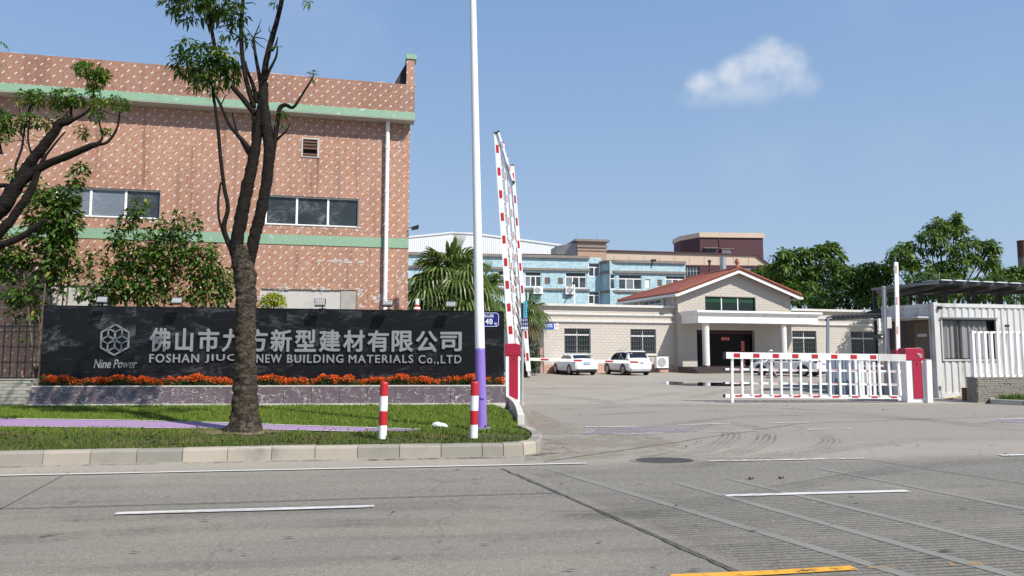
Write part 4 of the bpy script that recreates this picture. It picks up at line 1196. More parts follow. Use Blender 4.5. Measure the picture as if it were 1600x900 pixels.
def pane_window(h, mats, cuts, depth=.10):
    s0, s1, z0, z1 = h
    w = None
    mf = MB(); fw = .045
    mf.fbox(FB, s0, s1, -depth - .05, -depth, z0, z0 + fw); mf.fbox(FB, s0, s1, -depth - .05, -depth, z1 - fw, z1)
    mf.fbox(FB, s0, s0 + fw, -depth - .05, -depth, z0 + fw, z1 - fw); mf.fbox(FB, s1 - fw, s1, -depth - .05, -depth, z0 + fw, z1 - fw)
    w = mf.build('window', M['white'], hall)
    cs = [s0 + fw] + cuts + [s1 - fw]
    for c in cuts:
        k = MB(); k.fbox(FB, c - .035, c + .035, -depth - .05, -depth + .012, z0 + fw, z1 - fw); k.build('mullion', M['white'], w)
    for i, (a, b) in enumerate(zip(cs, cs[1:])):
        k = MB(); k.fbox(FB, a + .03, b - .03, -depth - .035, -depth - .02, z0 + fw, z1 - fw); k.build('pane', mats[i % len(mats)], w)
    k = MB(); k.fbox(FB, s0 - .02, s1 + .02, -.12, .02, z0 - .03, z0 - .002); k.build('sill', M['render'], w)
    return w
pane_window(win1, [M['filmglass'], M['filmglass'], M['webglass']], [bz(140, 320)[0], bz(195, 320)[0]])
pane_window(win2, [M['webglass']], [bz(463.5, 330)[0], bz(512.5, 330)[0]])
m = MB(); s0, s1, z0, z1 = vent
fw = .03
m.fbox(FB, s0 - .02, s1 + .02, -.1, .03, z1 - fw, z1 + .02); m.fbox(FB, s0 - .02, s1 + .02, -.1, .03, z0 - .02, z0 + .01); m.fbox(FB, s0 - .02, s0 + .03, -.1, .03, z0 + .01, z1 - fw); m.fbox(FB, s1 - .05, s1 + .02, -.1, .03, z0 + .01, z1 - fw)
v = m.build('vent', M['render'], hall)
m = MB(); m.fbox(FB, s0, s1, -.16, -.14, z0, z1); m.build('backing', M['dark'], v)
for i in range(5):
    z = z0 + .05 + i * .118
    if i == 1: z += .05
    m = MB(); m.hexa([q(s0 + .035, .0, z), q(s1 - .055, .0, z), q(s1 - .055, -.06, z + .04), q(s0 + .035, -.06, z + .04)], [q(s0 + .035, .0, z + .07), q(s1 - .055, .0, z + .07), q(s1 - .055, -.06, z + .1), q(s0 + .035, -.06, z + .1)])
    if i == 1: continue
    m.build('louvre', M['louver'], v)
for h in (fill1, fill2):
    m = MB(); m.fbox(FB, h[0], h[1], -.18, -.06, h[2], h[3]); m.build('infill_panel', M['render'], hall)
m = MB(); m.fbox(FB, fill2[1] - .55, fill2[1] - .02, -.059, -.03, fill2[2], fill2[3] - .02); m.build('infill_panel', M['concrete'], hall)
sp = bz(603.5, 330)[0]
m = MB(); m.tube([q(sp, .14, .3), q(sp, .14, zr - .02)], .075, 14); dp = m.build('downpipe', M['white'], hall, smooth=True)
for yy in (232, 300, 352, 411, 470):
    z = bz(603, yy)[1]
    m = MB(); m.lathe(q(sp, .14, z), [(.076, -.05), (.088, -.05), (.088, .05), (.076, .05)], 14); m.build('pipe_collar', M['white'], dp, smooth=False)
# chipped tiles showing pale mortar, and run-off stains
m = MB(); r_ = random.Random(19)
def chips(x0, x1, y0, y1, n, wx=.11, wz=.06):
    for i in range(n):
        s_, z_ = bz(r_.uniform(x0, x1), r_.uniform(y0, y1)); a, c_ = r_.uniform(.02, wx), r_.uniform(.02, wz)
        m.fbox(FB, s_, s_ + a, .0008, .004 + r_.uniform(0, .002), z_, z_ + c_)
chips(488, 566, 407, 411, 22, .28, .05); chips(400, 412, 452, 480, 14); chips(406, 560, 449, 453, 26, .2, .05); chips(556, 566, 452, 482, 18); chips(582, 596, 462, 478, 8, .2, .16)
chips(552, 562, 356, 362, 8); chips(425, 520, 356, 361, 10); chips(617, 634, 420, 480, 14, .06, .2); chips(618, 636, 210, 260, 10, .07, .1); chips(120, 400, 344, 350, 26); chips(60, 180, 436, 446, 20, .2, .06); chips(420, 640, 380, 480, 30, .07, .05)
tag(m.build('mortar_patch', M['render'], hall), kind='stuff')
def stain(x, y0, y1, w):
    s_, z1_ = bz(x, y0); _s, z0_ = bz(x, y1); k = 7; b_ = MB()
    for i in range(k):
        za, zb = z1_ + (z0_ - z1_) * i / k, z1_ + (z0_ - z1_) * (i + 1) / k; wa, wb = w * (1 - .09 * i), w * (1 - .09 * (i + 1))
        b_.poly([q(s_ - wb / 2, .0035, zb), q(s_ + wb / 2, .0035, zb), q(s_ + wa / 2, .0035, za), q(s_ - wa / 2, .0035, za)])
    b_.build('runoff_stain', M['runoff'], hall)
for a_ in ((485, 246, 304, .62), (497, 247, 303, .16), (520, 358, 372, .5), (440, 357, 372, .4), (545, 391, 450, .25), (462, 391, 440, .3), (575, 391, 470, .22), (300, 230, 340, .3), (230, 200, 290, .35), (150, 200, 290, .3), (560, 210, 300, .22), (350, 190, 330, .25)): stain(*a_)
# wall lamp on the corner
t = thing('wall_lamp', 'small black floodlight on the corner of the mosaic building above the palm', 'wall lamp', q(.02, .05, bz(640, 357)[1]))
c = q(.0, .1, bz(640, 357)[1])
m = MB(); m.bar(c, c + FB.r * .12 + Vector((0, 0, .03)), .03); m.build('bracket', M['blackm'], t)
m = MB(); m.hexa([c + FB.r * .1 + FB.n * y + Vector((0, 0, z)) for y, z in ((-.1, -.07), (.1, -.07), (.1, .03), (-.1, .03))], [c + FB.r * .34 + FB.n * y + Vector((0, 0, z)) for y, z in ((-.14, -.02), (.14, -.02), (.14, .12), (-.14, .12))]); m.build('housing', M['blackm'], t)
m = MB(); m.hexa([c + FB.r * .345 + FB.n * y + Vector((0, 0, z)) for y, z in ((-.12, 0), (.12, 0), (.12, .1), (-.12, .1))], [c + FB.r * .355 + FB.n * y + Vector((0, 0, z)) for y, z in ((-.12, 0), (.12, 0), (.12, .1), (-.12, .1))]); m.build('lens', M['glass'], t)

# ------------------------------------------------------------------ wrought iron fence on a low brick wall, left of the sign
fx0, fx1 = FS.sz(-70, 550, -.3)[0], FS.sz(58, 550, -.3)[0]
zw = FS.sz(20, 592, -.3)[1]; ztop_f = FS.sz(20, 505, -.3)[1]; zm1 = FS.sz(20, 542, -.3)[1]; zm2 = FS.sz(20, 566, -.3)[1]; zr2 = FS.sz(20, 518, -.3)[1]; zr1 = FS.sz(20, 510, -.3)[1]
q = FS.pt
wallb = thing('low_brick_wall', 'low buff clinker wall under the iron fence beside the sign', 'wall', q((fx0 + fx1) / 2, -.3, LZ))
m = MB(); m.fbox(FS, fx0, fx1, -.42, -.225, 0, zw - .03); m.build('core', M['mortar'], wallb)
m = MB(); m.fbox(FS, fx0, fx1 + .0, -.46, -.19, zw - .029, zw); m.build('coping', M['brick'], wallb)
rows = 7; bh = (zw - .03 - LZ) / rows; bw = .235
mesh_ = None
for r in range(rows):
    s = fx0 + (.117 if r % 2 else 0)
    while s + bw < fx1 + .02:
        c = q(s + bw / 2, -.22, LZ + bh * (r + .5))
        if mesh_ is None:
            m = MB(); w2, h2 = bw / 2 - .005, bh / 2 - .005
            m.hexa([c + FS.r * x + FS.n * y + Vector((0, 0, -h2)) for x, y in ((-w2, .012), (w2, .012), (w2, -.012), (-w2, -.012))], [c + FS.r * x + FS.n * y + Vector((0, 0, h2)) for x, y in ((-w2, .012), (w2, .012), (w2, -.012), (-w2, -.012))])
            o = m.build('brick', M['brick'], wallb, origin=c); mesh_ = o.data
        else:
            o = bpy.data.objects.new('brick', mesh_); finish(o, wallb, c + FS.n * rng_.uniform(-.002, .003))
        s += bw
fence = thing('iron_fence', 'black wrought iron fence with ring ornaments left of the sign wall', 'fence', q((fx0 + fx1) / 2, -.32, zw))
for z, h in ((zr1, .05), (zr2, .03), (zm1, .022), (zm2, .022), (zw + .03, .04)):
    m = MB(); m.fbox(FS, fx0, fx1, -.335, -.305, z - h / 2, z + h / 2); m.build('rail', M['blackm'], fence)
sp_ = (FS.sz(51, 550, -.3)[0] - FS.sz(16, 550, -.3)[0]) / 3
sx = FS.sz(51, 550, -.3)[0]; ring = None
i = 0
while sx - i * sp_ > fx0:
    s = sx - i * sp_
    m = MB(); m.bar(q(s, -.32, zw + .05), q(s, -.32, zr1 + .12), .022)
    p = q(s, -.32, zr1 + .12); m.add([p + Vector((-.02, 0, 0)), p + Vector((.02, 0, 0)), p + Vector((0, 0, .09)), p + Vector((0, -.015, .03)), p + Vector((0, .015, .03))], [(0, 3, 2), (3, 1, 2), (0, 2, 4), (4, 2, 1)])
    m.build('picket', M['blackm'], fence)
    if i % 2 == 0:
        for z in (zm1, zm2):
            m = MB(); k = 12; R = sp_ * .2
            m.tube([q(s + sp_ * .5 + R * math.cos(a * 2 * math.pi / k), -.32, z + R * math.sin(a * 2 * math.pi / k)) for a in range(k + 1)], .009, 5, cap=False); m.build('ring', M['blackm'], fence)
            for e in (-1, 1):
                m = MB(); m.box(q(s + sp_ * .5 + e * sp_ * .5, -.32, z), (.045, .045, .05)); m.build('boss', M['blackm'], fence)
    i += 1

# ------------------------------------------------------------------ lamp pole and bollards on the verge
pb = G(752.5, 669, LZ); ptop = P(737.5, -60, pb.y)
t = thing('lamp_pole', 'tall white steel lamp pole with a purple painted base on the verge', 'pole', pb)
ax = (ptop - pb)
k = (669 - 545) / (669 + 60)
zk = P(748, 545, pb.y)
tt = (zk.z - pb.z) / ax.z
m = MB(); m.tube([pb + ax * tt, pb + ax * .5, pb + ax], [.093, .078, .062], 24); m.build('upper_shaft', plain('chalky_white_paint', (0.80, 0.80, 0.80), 0.45, 0.05, 3, dirt=.35, dirt_col=(.5, .5, .5)), t, smooth=True)
m = MB(); m.tube([pb + Vector((0, 0, .01)), pb + ax * tt], [.103, .0935], 24); sh = m.build('lower_shaft', M['purplep'], t, smooth=True)
hp = pb + ax * ((pb + Vector((0, 0, .62))).z - pb.z) / ax.z
m = MB(); m.box(hp + Vector((.03, -.1, -.05)), (.07, .03, .05)); m.build('latch', M['purplep'], sh, bevel=.008)
m = MB(); m.lathe(pb, [(.17, -.02), (.17, .02), (.11, .02)], 20); m.build('base_flange', M['steel'], t)
for a in range(4):
    m = MB(); m.lathe(pb + Vector((.14 * math.cos(a * 1.57 + .6), .14 * math.sin(a * 1.57 + .6), .02)), [(.016, 0), (.016, .035), (.008, .05)], 8); m.build('bolt', M['rust'], t)
def bollard(px0, py0, px1, py1, label):
    b = G(px0, py0, LZ - .01); tp = P(px1, py1, b.y); ax = tp - b
    t = thing('bollard', label, 'bollard', b, 'red and white bollards on the verge')
    R = .068
    fr = [0, .24, .49, .755, 1.0]
    for i, mt in enumerate(('white', 'redp', 'white', 'redp')):
        m = MB(); a, c = b + ax * fr[i], b + ax * fr[i + 1]
        pts = [a, c] if i < 3 else [a, c - ax * .02, c]
        m.tube(pts, [R + .0006 * (i % 2)] * 2 if i < 3 else [R + .0006, R + .0006, R - .008], 20); m.build('band', M[mt], t, smooth=False)
    m = MB(); m.tube([b + ax * 1.0, b + ax * 1.006], [R - .006, R - .02], 20); m.build('cap', M['redp'], t)
bollard(597.5, 685.5, 600.5, 597, 'red and white banded bollard standing alone in front of the planter')
bollard(740.0, 684.5, 742, 596.5, 'red and white banded bollard just in front of the purple pole base')
# crumpled bag on the grass
c = G(686, 664, LZ + .05)
m = MB(); n = 14; r_ = random.Random(3)
for j in range(7):
    tt = j / 6
    R = .065 * math.sin(math.pi * (tt * .86 + .12)) + .008
    for i in range(n):
        a = 2 * math.pi * i / n
        w = 1 + r_.uniform(-.22, .22)
        m.v.append((c.x - .12 + .29 * tt, c.y + R * 1.1 * math.cos(a) * w, c.z + .01 + R * .75 * math.sin(a) * w - .03 * tt))
for j in range(6):
    for i in range(n):
        m.f.append((j * n + i, j * n + (i + 1) % n, (j + 1) * n + (i + 1) % n, (j + 1) * n + i)); m.mi.append(0)
m.f.append(tuple(range(n))); m.mi.append(0); m.f.append(tuple(6 * n + i for i in range(n))); m.mi.append(0)
tag(m.build('plastic_bag', M['bag'], origin=c), 'crumpled translucent white plastic bag lying on the grass', 'bag')

# ------------------------------------------------------------------ street tree in front of the sign
def rough_trunk(name, pts, rad, mat, parent, n=28, step=0.035, amp=0.03, rings=True, seed=0, flare=0.0):
    """bark with ragged ring scars"""
    from mathutils import noise as mn
    q, r = smooth_line(pts, rad, 12)
    L = [0.0]
    for a, b in zip(q, q[1:]): L.append(L[-1] + (b - a).length)
    m = MB(); k = max(4, int(L[-1] / step)); P_ = []; R_ = []
    for i in range(k + 1):
        d = L[-1] * i / k; j = max(0, min(len(q) - 2, int(np.searchsorted(L, d)) - 1)); t = (d - L[j]) / max(L[j + 1] - L[j], 1e-6)
        P_.append(q[j].lerp(q[j + 1], t)); R_.append(r[j] * (1 - t) + r[j + 1] * t)
    b0_ = len(m.v)
    ref = Vector((1, 0, 0))
    for i, p in enumerate(P_):
        t = (P_[min(i + 1, k)] - P_[max(i - 1, 0)]).normalized()
        x = (ref - t * ref.dot(t)).normalized(); ref = x; y = t.cross(x)
        for c in range(n):
            a = 2 * math.pi * c / n
            dr = x * math.cos(a) + y * math.sin(a)
            pp = p + dr * R_[i]
            v = Vector((dr.x * 1.3 + seed, dr.y * 1.3, pp.z * 9.0))
            e = mn.noise(v) * amp * 1.2 + max(0.0, mn.noise(Vector((dr.x * 3 + seed, dr.y * 3, pp.z * 22.0)))) * amp * 1.6 + mn.noise(pp * 14.0) * amp * .6 if rings else mn.noise(pp * 9.0) * amp
            if flare:
                f = max(0.0, 1 - (pp.z - LZ) / .55) ** 2
                e += f * flare * (0.6 + .7 * abs(math.sin(a * 2.5 + seed)))
            m.v.append(tuple(pp + dr * e * min(1.0, R_[i] / .12)))
    for i in range(k):
        for c in range(n):
            m.f.append((b0_ + i * n + c, b0_ + i * n + (c + 1) % n, b0_ + (i + 1) * n + (c + 1) % n, b0_ + (i + 1) * n + c)); m.mi.append(0)
    m.f.append(tuple(b0_ + k * n + c for c in range(n))); m.mi.append(0)
    return m.build(name, mat, parent, smooth=True)

tb = G(383, 671, LZ); TY = tb.y
m = MB(); m.poly([(tb.x + (.85 + .2 * math.sin(k * 2.3)) * math.cos(k * math.pi / 12), tb.y + (.62 + .14 * math.sin(k * 1.7)) * math.sin(k * math.pi / 12), LZ - .022) for k in range(24)])
m.build('bare_soil', plain('trodden_soil', (.17, .125, .075), .95, .35, 6, bump=.5, dirt=.5, dirt_col=(.07, .05, .03)), lawn)
tree = thing('street_tree', 'tall pruned street tree with rough ringed trunk and dark forking branches before the sign wall', 'tree', tb)
tp = lambda x, y, dy=0.0: P(x, y, TY + dy)
sc = TY / FPX
def limb(name, pts, w, n=14, amp=.012, rings=False, seed=0, mat='bark', parent=None, flare=0.0, step=.05):
    return rough_trunk(name, [tp(*p) for p in pts], [x * sc / 2 * (.78 if name == 'branch' else .91) for x in w], M[mat], parent or tree, n, step, amp, rings, seed, flare)
limb('trunk', [(382, 676), (382, 655), (383, 620), (383, 560), (384, 500), (384, 450), (381, 415), (379, 385)], [46, 42, 39, 34, 32, 33, 36, 30], 32, .024, True, 1, 'bark2', None, .07, .03)
limb('branch', [(372, 408), (370, 382), (377, 340), (385, 300), (393, 262), (400, 225), (405, 190), (410, 150), (412, 120)], [26, 24, 25, 24, 22, 19, 17, 15, 13], 20, .016, True, 4)
limb('branch', [(388, 410), (397, 372), (407, 335), (414, 298), (419, 262), (421, 230), (416, 195), (412, 160), (411, 128)], [25, 22, 22, 20, 21, 23, 21, 19, 17], 20, .018, True, 7)
limb('branch', [(411, 135), (416, 95), (425, 60), (434, 28), (442, -8), (452, -60)], [14, 12, 11, 9.5, 8.5, 7])
limb('branch', [(409, 140), (404, 112), (399, 85), (396, 58)], [9, 8, 6, 5.5])
limb('branch', [(399, 178), (380, 155), (358, 128), (341, 96), (333, 60), (326, 15), (318, -40)], [13, 11, 10, 9, 7.5, 6.5, 5], dict() and 14 or 14)
limb('branch', [(397, 168), (390, 145), (383, 118), (378, 80), (377, 40), (380, -5), (384, -60)], [11, 10, 9, 9, 8, 7, 5.5])
limb('branch', [(402, 160), (396, 135), (387, 112), (383, 96)], [10, 8, 6, 5])
limb('branch', [(424, 250), (430, 215), (434, 186), (438, 168), (447, 164), (458, 168), (472, 148), (487, 124), (491, 114)], [13, 10, 9, 9.5, 8, 6, 4.5, 3.5, 2])
limb('branch', [(424, 228), (436, 215), (447, 205), (453, 192)], [6, 5, 3.5, 2])
limb('branch', [(410, 140), (420, 112), (431, 90), (434, 72)], [8, 6, 4.5, 3])
limb('branch', [(425, 80), (431, 70), (434, 58)], [5, 4, 2])
limb('branch', [(395, 248), (386, 228), (372, 212), (358, 194), (345, 165), (334, 143), (329, 128)], [11, 10, 8, 6.5, 6, 5, 4])
limb('branch', [(366, 398), (354, 372), (350, 352), (356, 325), (350, 290), (345, 250), (341, 205), (336, 165), (330, 132)], [14, 10, 9.5, 8.5, 8, 7.5, 7, 6, 4.5])
limb('branch', [(352, 372), (343, 345), (341, 315), (345, 285)], [6.5, 5, 4.5, 4])
limb('branch', [(397, 250), (385, 236), (370, 205), (363, 176)], [8, 5.5, 4.5, 3])
limb('branch', [(396, 225), (395, 200), (396, 170), (398, 135)], [8, 6, 5.5, 4])
# bare twigs on the pruned stub
m = MB()
for a, b, c in (((396, 60), (404, 42), (408, 30)), ((396, 60), (388, 48), (380, 38)), ((397, 58), (412, 60), (420, 66)), ((397, 56), (408, 48), (403, 40)), ((396, 62), (408, 72), (414, 76)), ((427, 60), (420, 46), (422, 40)), ((384, 5), (395, 4), (401, 8)), ((378, 60), (362, 50), (352, 48)), ((378, 55), (366, 62), (358, 60)), ((333, 60), (326, 40), (310, 22)), ((345, 165), (352, 150), (364, 141))):
    m.tube([tp(*a), tp(*b), tp(*c)], [.014, .009, .004], 5)
tag(m.build('twig', M['bark'], tree), kind='stuff')
r1 = np.random.default_rng(21)
def crown_leaves(name, blobs, parent, mat, per, k, L, Wd, Y, sc, seed, droop=.6, flat=.5, depth=None):
    rg = np.random.default_rng(seed); cl = []
    for (x, y, rx, ry, *dy) in blobs:
        c = P(x, y, Y + (dy[0] if dy else 0)); cl.append(((c.x, c.y, c.z), (rx * sc, (depth or rx * sc), ry * sc)))
    p, a = blob_points(cl, per, rg, .25)
    V, F = whorls(p, a, rg, k, L, Wd, 1.0, droop)
    return tri_mesh(name, V, F, M[mat], parent)
crown_leaves('crown', [(300, 6, 44, 26), (345, 6, 36, 22), (365, 22, 20, 16), (290, -20, 40, 30), (318, 84, 42, 20), (300, 100, 32, 20), (335, 106, 40, 26), (322, 128, 34, 12), (352, 92, 26, 14),
                       (355, 50, 9, 9), (369, 44, 7, 5), (386, 62, 8, 10), (378, 58, 5, 4)], tree, 'leaf', 420, 6, .16, .056, TY, sc, 3)
crown_leaves('crown', [(492, 118, 14, 6), (402, 135, 13, 9), (433, 78, 8, 4), (448, 190, 9, 12), (437, 178, 10, 12), (324, 142, 16, 6), (481, 3, 4, 4), (430, 4, 8, 5)], tree, 'leafy', 260, 6, .11, .036, TY, sc, 4)
# unseen rest of the crown, spread sunward to shade trunk, sign and lawn
crown_leaves('crown', [(300, -90, 90, 55), (440, -75, 70, 34), (390, -130, 95, 50), (520, -150, 90, 45), (470, -190, 120, 50), (560, -110, 70, 40, -1.0), (640, -160, 70, 50, -1.5), (560, -220, 90, 50, -1.0)], tree, 'leaf', 55, 7, .2, .08, TY, sc, 6)

# ------------------------------------------------------------------ leaning tree at the left edge
LY = 12.2
lb = G(-140, 676, LZ); 
ltree = thing('street_tree', 'low spreading tree leaning in beside the mosaic building, with thin leafy shoots', 'tree', lb)
scl = LY / FPX
lp = lambda x, y: P(x, y, LY)
def lb_(pts, w, n=14, amp=.012, rings=True, seed=0, name='branch'):
    return rough_trunk(name, [lp(*p) for p in pts], [x * scl / 2 * .70 for x in w], M['bark'], ltree, n, .045, amp, rings, seed)
rough_trunk('trunk', [lb + Vector((0, 0, -.05)), lp(-138, 600), lp(-128, 520), lp(-105, 450), lp(-60, 392), lp(-20, 345)], [.3, .24, .2, .18, .17, .14], M['bark2'], ltree, 24, .05, .02, True, 3)
lb_([(-62, 395), (-22, 350), (8, 318), (22, 296), (45, 258), (70, 226), (86, 204), (93, 193), (104, 191), (113, 186)], [34, 32, 30, 28, 22, 20, 18, 18, 15, 11], 20, .02, True, 2)
lb_([(20, 298), (50, 270), (80, 254), (110, 242), (135, 231), (150, 226)], [22, 19, 17, 15, 14, 12], 18, .014, True, 5)
lb_([(-70, 420), (-30, 392), (10, 352), (30, 325), (48, 298), (62, 262), (72, 240)], [24, 22, 19, 17, 15, 10, 7], 16, .014, True, 8)
lb_([(-60, 415), (-10, 388), (30, 372), (55, 355), (72, 342)], [20, 17, 14, 12, 8], 14, .01, True, 9)
lb_([(113, 188), (128, 180), (140, 170), (146, 150), (147, 130)], [9, 6.5, 5, 4, 3], 9, .004, False)
lb_([(112, 186), (110, 165), (110, 150)], [6, 5, 3], 8, .003, False)
lb_([(150, 226), (160, 215), (156, 195), (152, 178)], [8, 5, 4, 3], 9, .004, False)
lb_([(150, 226), (168, 222), (183, 200), (187, 175)], [9, 6, 5, 3.5], 9, .004, False)
lb_([(30, 290), (24, 262), (34, 232), (38, 205), (46, 165)], [8, 5.5, 4.5, 4, 2.5], 8, .003, False)
lb_([(2, 240), (-2, 215), (6, 195), (2, 168)], [8, 6, 5, 3], 8, .003, False)
lb_([(52, 248), (44, 220), (46, 190), (48, 165)], [6, 4, 3.5, 2.5], 8, .003, False)
lb_([(70, 245), (88, 222), (102, 206)], [6, 4, 3], 8, .003, False)
lb_([(-30, 300), (0, 290), (22, 292)], [12, 11, 10], 10, .006, False)
m = MB()
for ln in (((-20, 205), (20, 195), (60, 215), (90, 210)), ((-10, 225), (40, 218), (80, 222)), ((30, 170), (36, 195), (42, 225)), ((0, 190), (30, 215), (44, 235)), ((150, 170), (175, 178), (200, 186)), ((60, 205), (52, 180), (44, 172)), ((120, 282), (135, 290), (152, 300)), ((110, 300), (118, 280), (120, 262))):
    m.tube([lp(*p) for p in ln], [.008, .006, .005, .004][:len(ln)], 5)
tag(m.build('twig', M['bark'], ltree), kind='stuff')
crown_leaves('crown', [(147, 113, 26, 9), (132, 108, 18, 10), (150, 125, 16, 14), (162, 116, 16, 7), (146, 142, 10, 9), (106, 152, 26, 11), (95, 160, 18, 9), (118, 158, 15, 8), (45, 154, 26, 8), (60, 150, 16, 7), (96, 178, 14, 5), (155, 162, 10, 8), (180, 158, 22, 5), (192, 164, 14, 5), (150, 182, 12, 8),
                       (20, 192, 24, 11), (2, 182, 14, 10), (55, 188, 24, 8), (70, 193, 10, 5), (8, 212, 10, 12), (128, 205, 8, 12), (20, 272, 9, 9), (165, 205, 7, 8)], ltree, 'leafy', 1300, 7, .095, .036, LY, scl, 8, .3)
crown_leaves('crown', [(-60, 160, 60, 60), (-140, 80, 110, 80), (-40, 90, 50, 40)], ltree, 'leafy', 90, 7, .14, .055, LY, scl, 9)

# ------------------------------------------------------------------ shrubs behind the sign wall
def shrub(label, Y, stems, blobs, mat, per, L, Wd, seed, dens_mat='stem', kind='shrub', k=1):
    rg = np.random.default_rng(seed); s_ = Y / FPX
    b = G(stems[0][0][0], 640, 0); base = P(stems[0][0][0], 560, Y); base.z = 0
    t = thing(kind, label, kind, base, 'shrubs behind the sign wall')
    for st in stems:
        pts = [P(x, y, Y + rg.uniform(-.2, .2)) for x, y in st]; pts[0] = Vector((pts[0].x, Y, 0.0))
        q, r = smooth_line(pts, list(np.linspace(.035, .008, len(pts))), 4)
        m = MB(); m.tube(q, r, 7); m.build('stem', M[dens_mat], t, smooth=True)
    cl = []
    for (x, y, rx, ry) in blobs:
        c = P(x, y, Y); cl.append(((c.x, c.y, c.z), (rx * s_, max(.25, rx * s_ * .7), ry * s_)))
    p, a = blob_points(cl, per, rg, .15)
    # leaves along short hanging twigs
    n = len(p); d = a * np.array([[1, 1, .3]]) + rg.normal(0, .5, (n, 3)) + np.array([[0, 0, -.35]])
    V, F = leaf_geo(p, d, L * rg.uniform(.6, 1.2, n), Wd * rg.uniform(.7, 1.15, n), rg, .35, .12)
    tri_mesh('foliage', V, F, M[mat], t)
    return t
shrub('dark dense shrub hanging under the leaning tree branches beside the end of the sign', 21.6, [[(60, 600), (70, 450), (75, 340)], [(66, 600), (95, 430), (110, 300)], [(56, 600), (40, 450), (30, 380)]],
      [(80, 330, 40, 34), (105, 345, 22, 38), (70, 365, 36, 26), (92, 385, 26, 26), (60, 300, 24, 20), (100, 305, 26, 18), (35, 400, 34, 18), (15, 420, 20, 26), (85, 415, 16, 22), (120, 280, 12, 14), (30, 460, 26, 16), (60, 440, 14, 12), (5, 380, 16, 40), (125, 262, 14, 8)], 'shrub', 1150, .20, .12, 31)
shrub('thin open shrub with pale upright stems above the first floodlight', 22.0, [[(78, 600), (80, 470), (72, 400)], [(82, 600), (98, 470), (104, 380)], [(84, 600), (106, 460), (100, 370)], [(76, 600), (55, 470), (20, 430)], [(80, 600), (62, 500), (30, 445)]],
      [(70, 430, 36, 26), (105, 440, 26, 30), (140, 440, 28, 34), (160, 460, 30, 20), (45, 480, 30, 26), (120, 410, 22, 20), (150, 400, 16, 14), (70, 490, 22, 12), (45, 530, 14, 8)], 'shrub', 500, .19, .11, 32)
shrub('tall leafy shrub reaching the strip window behind the emblem', 21.8, [[(215, 600), (215, 470), (205, 320)], [(220, 600), (228, 450), (238, 340)], [(212, 600), (195, 470), (182, 380)], [(222, 600), (250, 460), (275, 350)], [(230, 600), (262, 450), (305, 330)]],
      [(215, 390, 34, 42), (240, 420, 40, 44), (205, 440, 40, 36), (262, 400, 26, 40), (182, 370, 16, 22), (210, 330, 8, 24), (222, 322, 8, 22), (280, 370, 16, 34), (305, 360, 6, 30), (278, 345, 6, 28), (180, 420, 20, 26), (170, 455, 26, 18), (250, 360, 14, 26), (238, 462, 40, 16), (200, 345, 14, 14), (308, 345, 6, 8)], 'shrub', 980, .18, .11, 33)
shrub('rounded shrub with yellowing leaves against the tree trunk', 21.5, [[(320, 600), (322, 480), (318, 400)], [(325, 600), (340, 480), (350, 420)], [(316, 600), (300, 480), (295, 430)]],
      [(318, 410, 30, 34), (335, 440, 30, 34), (300, 440, 24, 36), (350, 450, 14, 30), (320, 390, 22, 14), (330, 470, 30, 12), (290, 400, 16, 18)], 'shrub', 1000, .17, .10, 34)
shrub('dark shrub added to fill the dark gap beside the cream office wing, under the small palm', 47.5, [[(832, 600), (832, 560), (830, 530)], [(835, 600), (840, 560), (838, 525)]], [(830, 545, 13, 30), (824, 560, 8, 20), (838, 565, 8, 18), (834, 520, 8, 16)], 'hedgeleaf', 420, .26, .15, 36)  # shrub added as a stand-in for the dark recess here
shrub('small lime green clipped bush in front of the pale cement patch', 23.0, [[(428, 600), (428, 500), (428, 470)]],
      [(428, 467, 19, 9), (417, 474, 14, 8), (439, 474, 10, 6), (428, 461, 11, 5)], 'lime', 7000, .08, .05, 35, kind='bush')

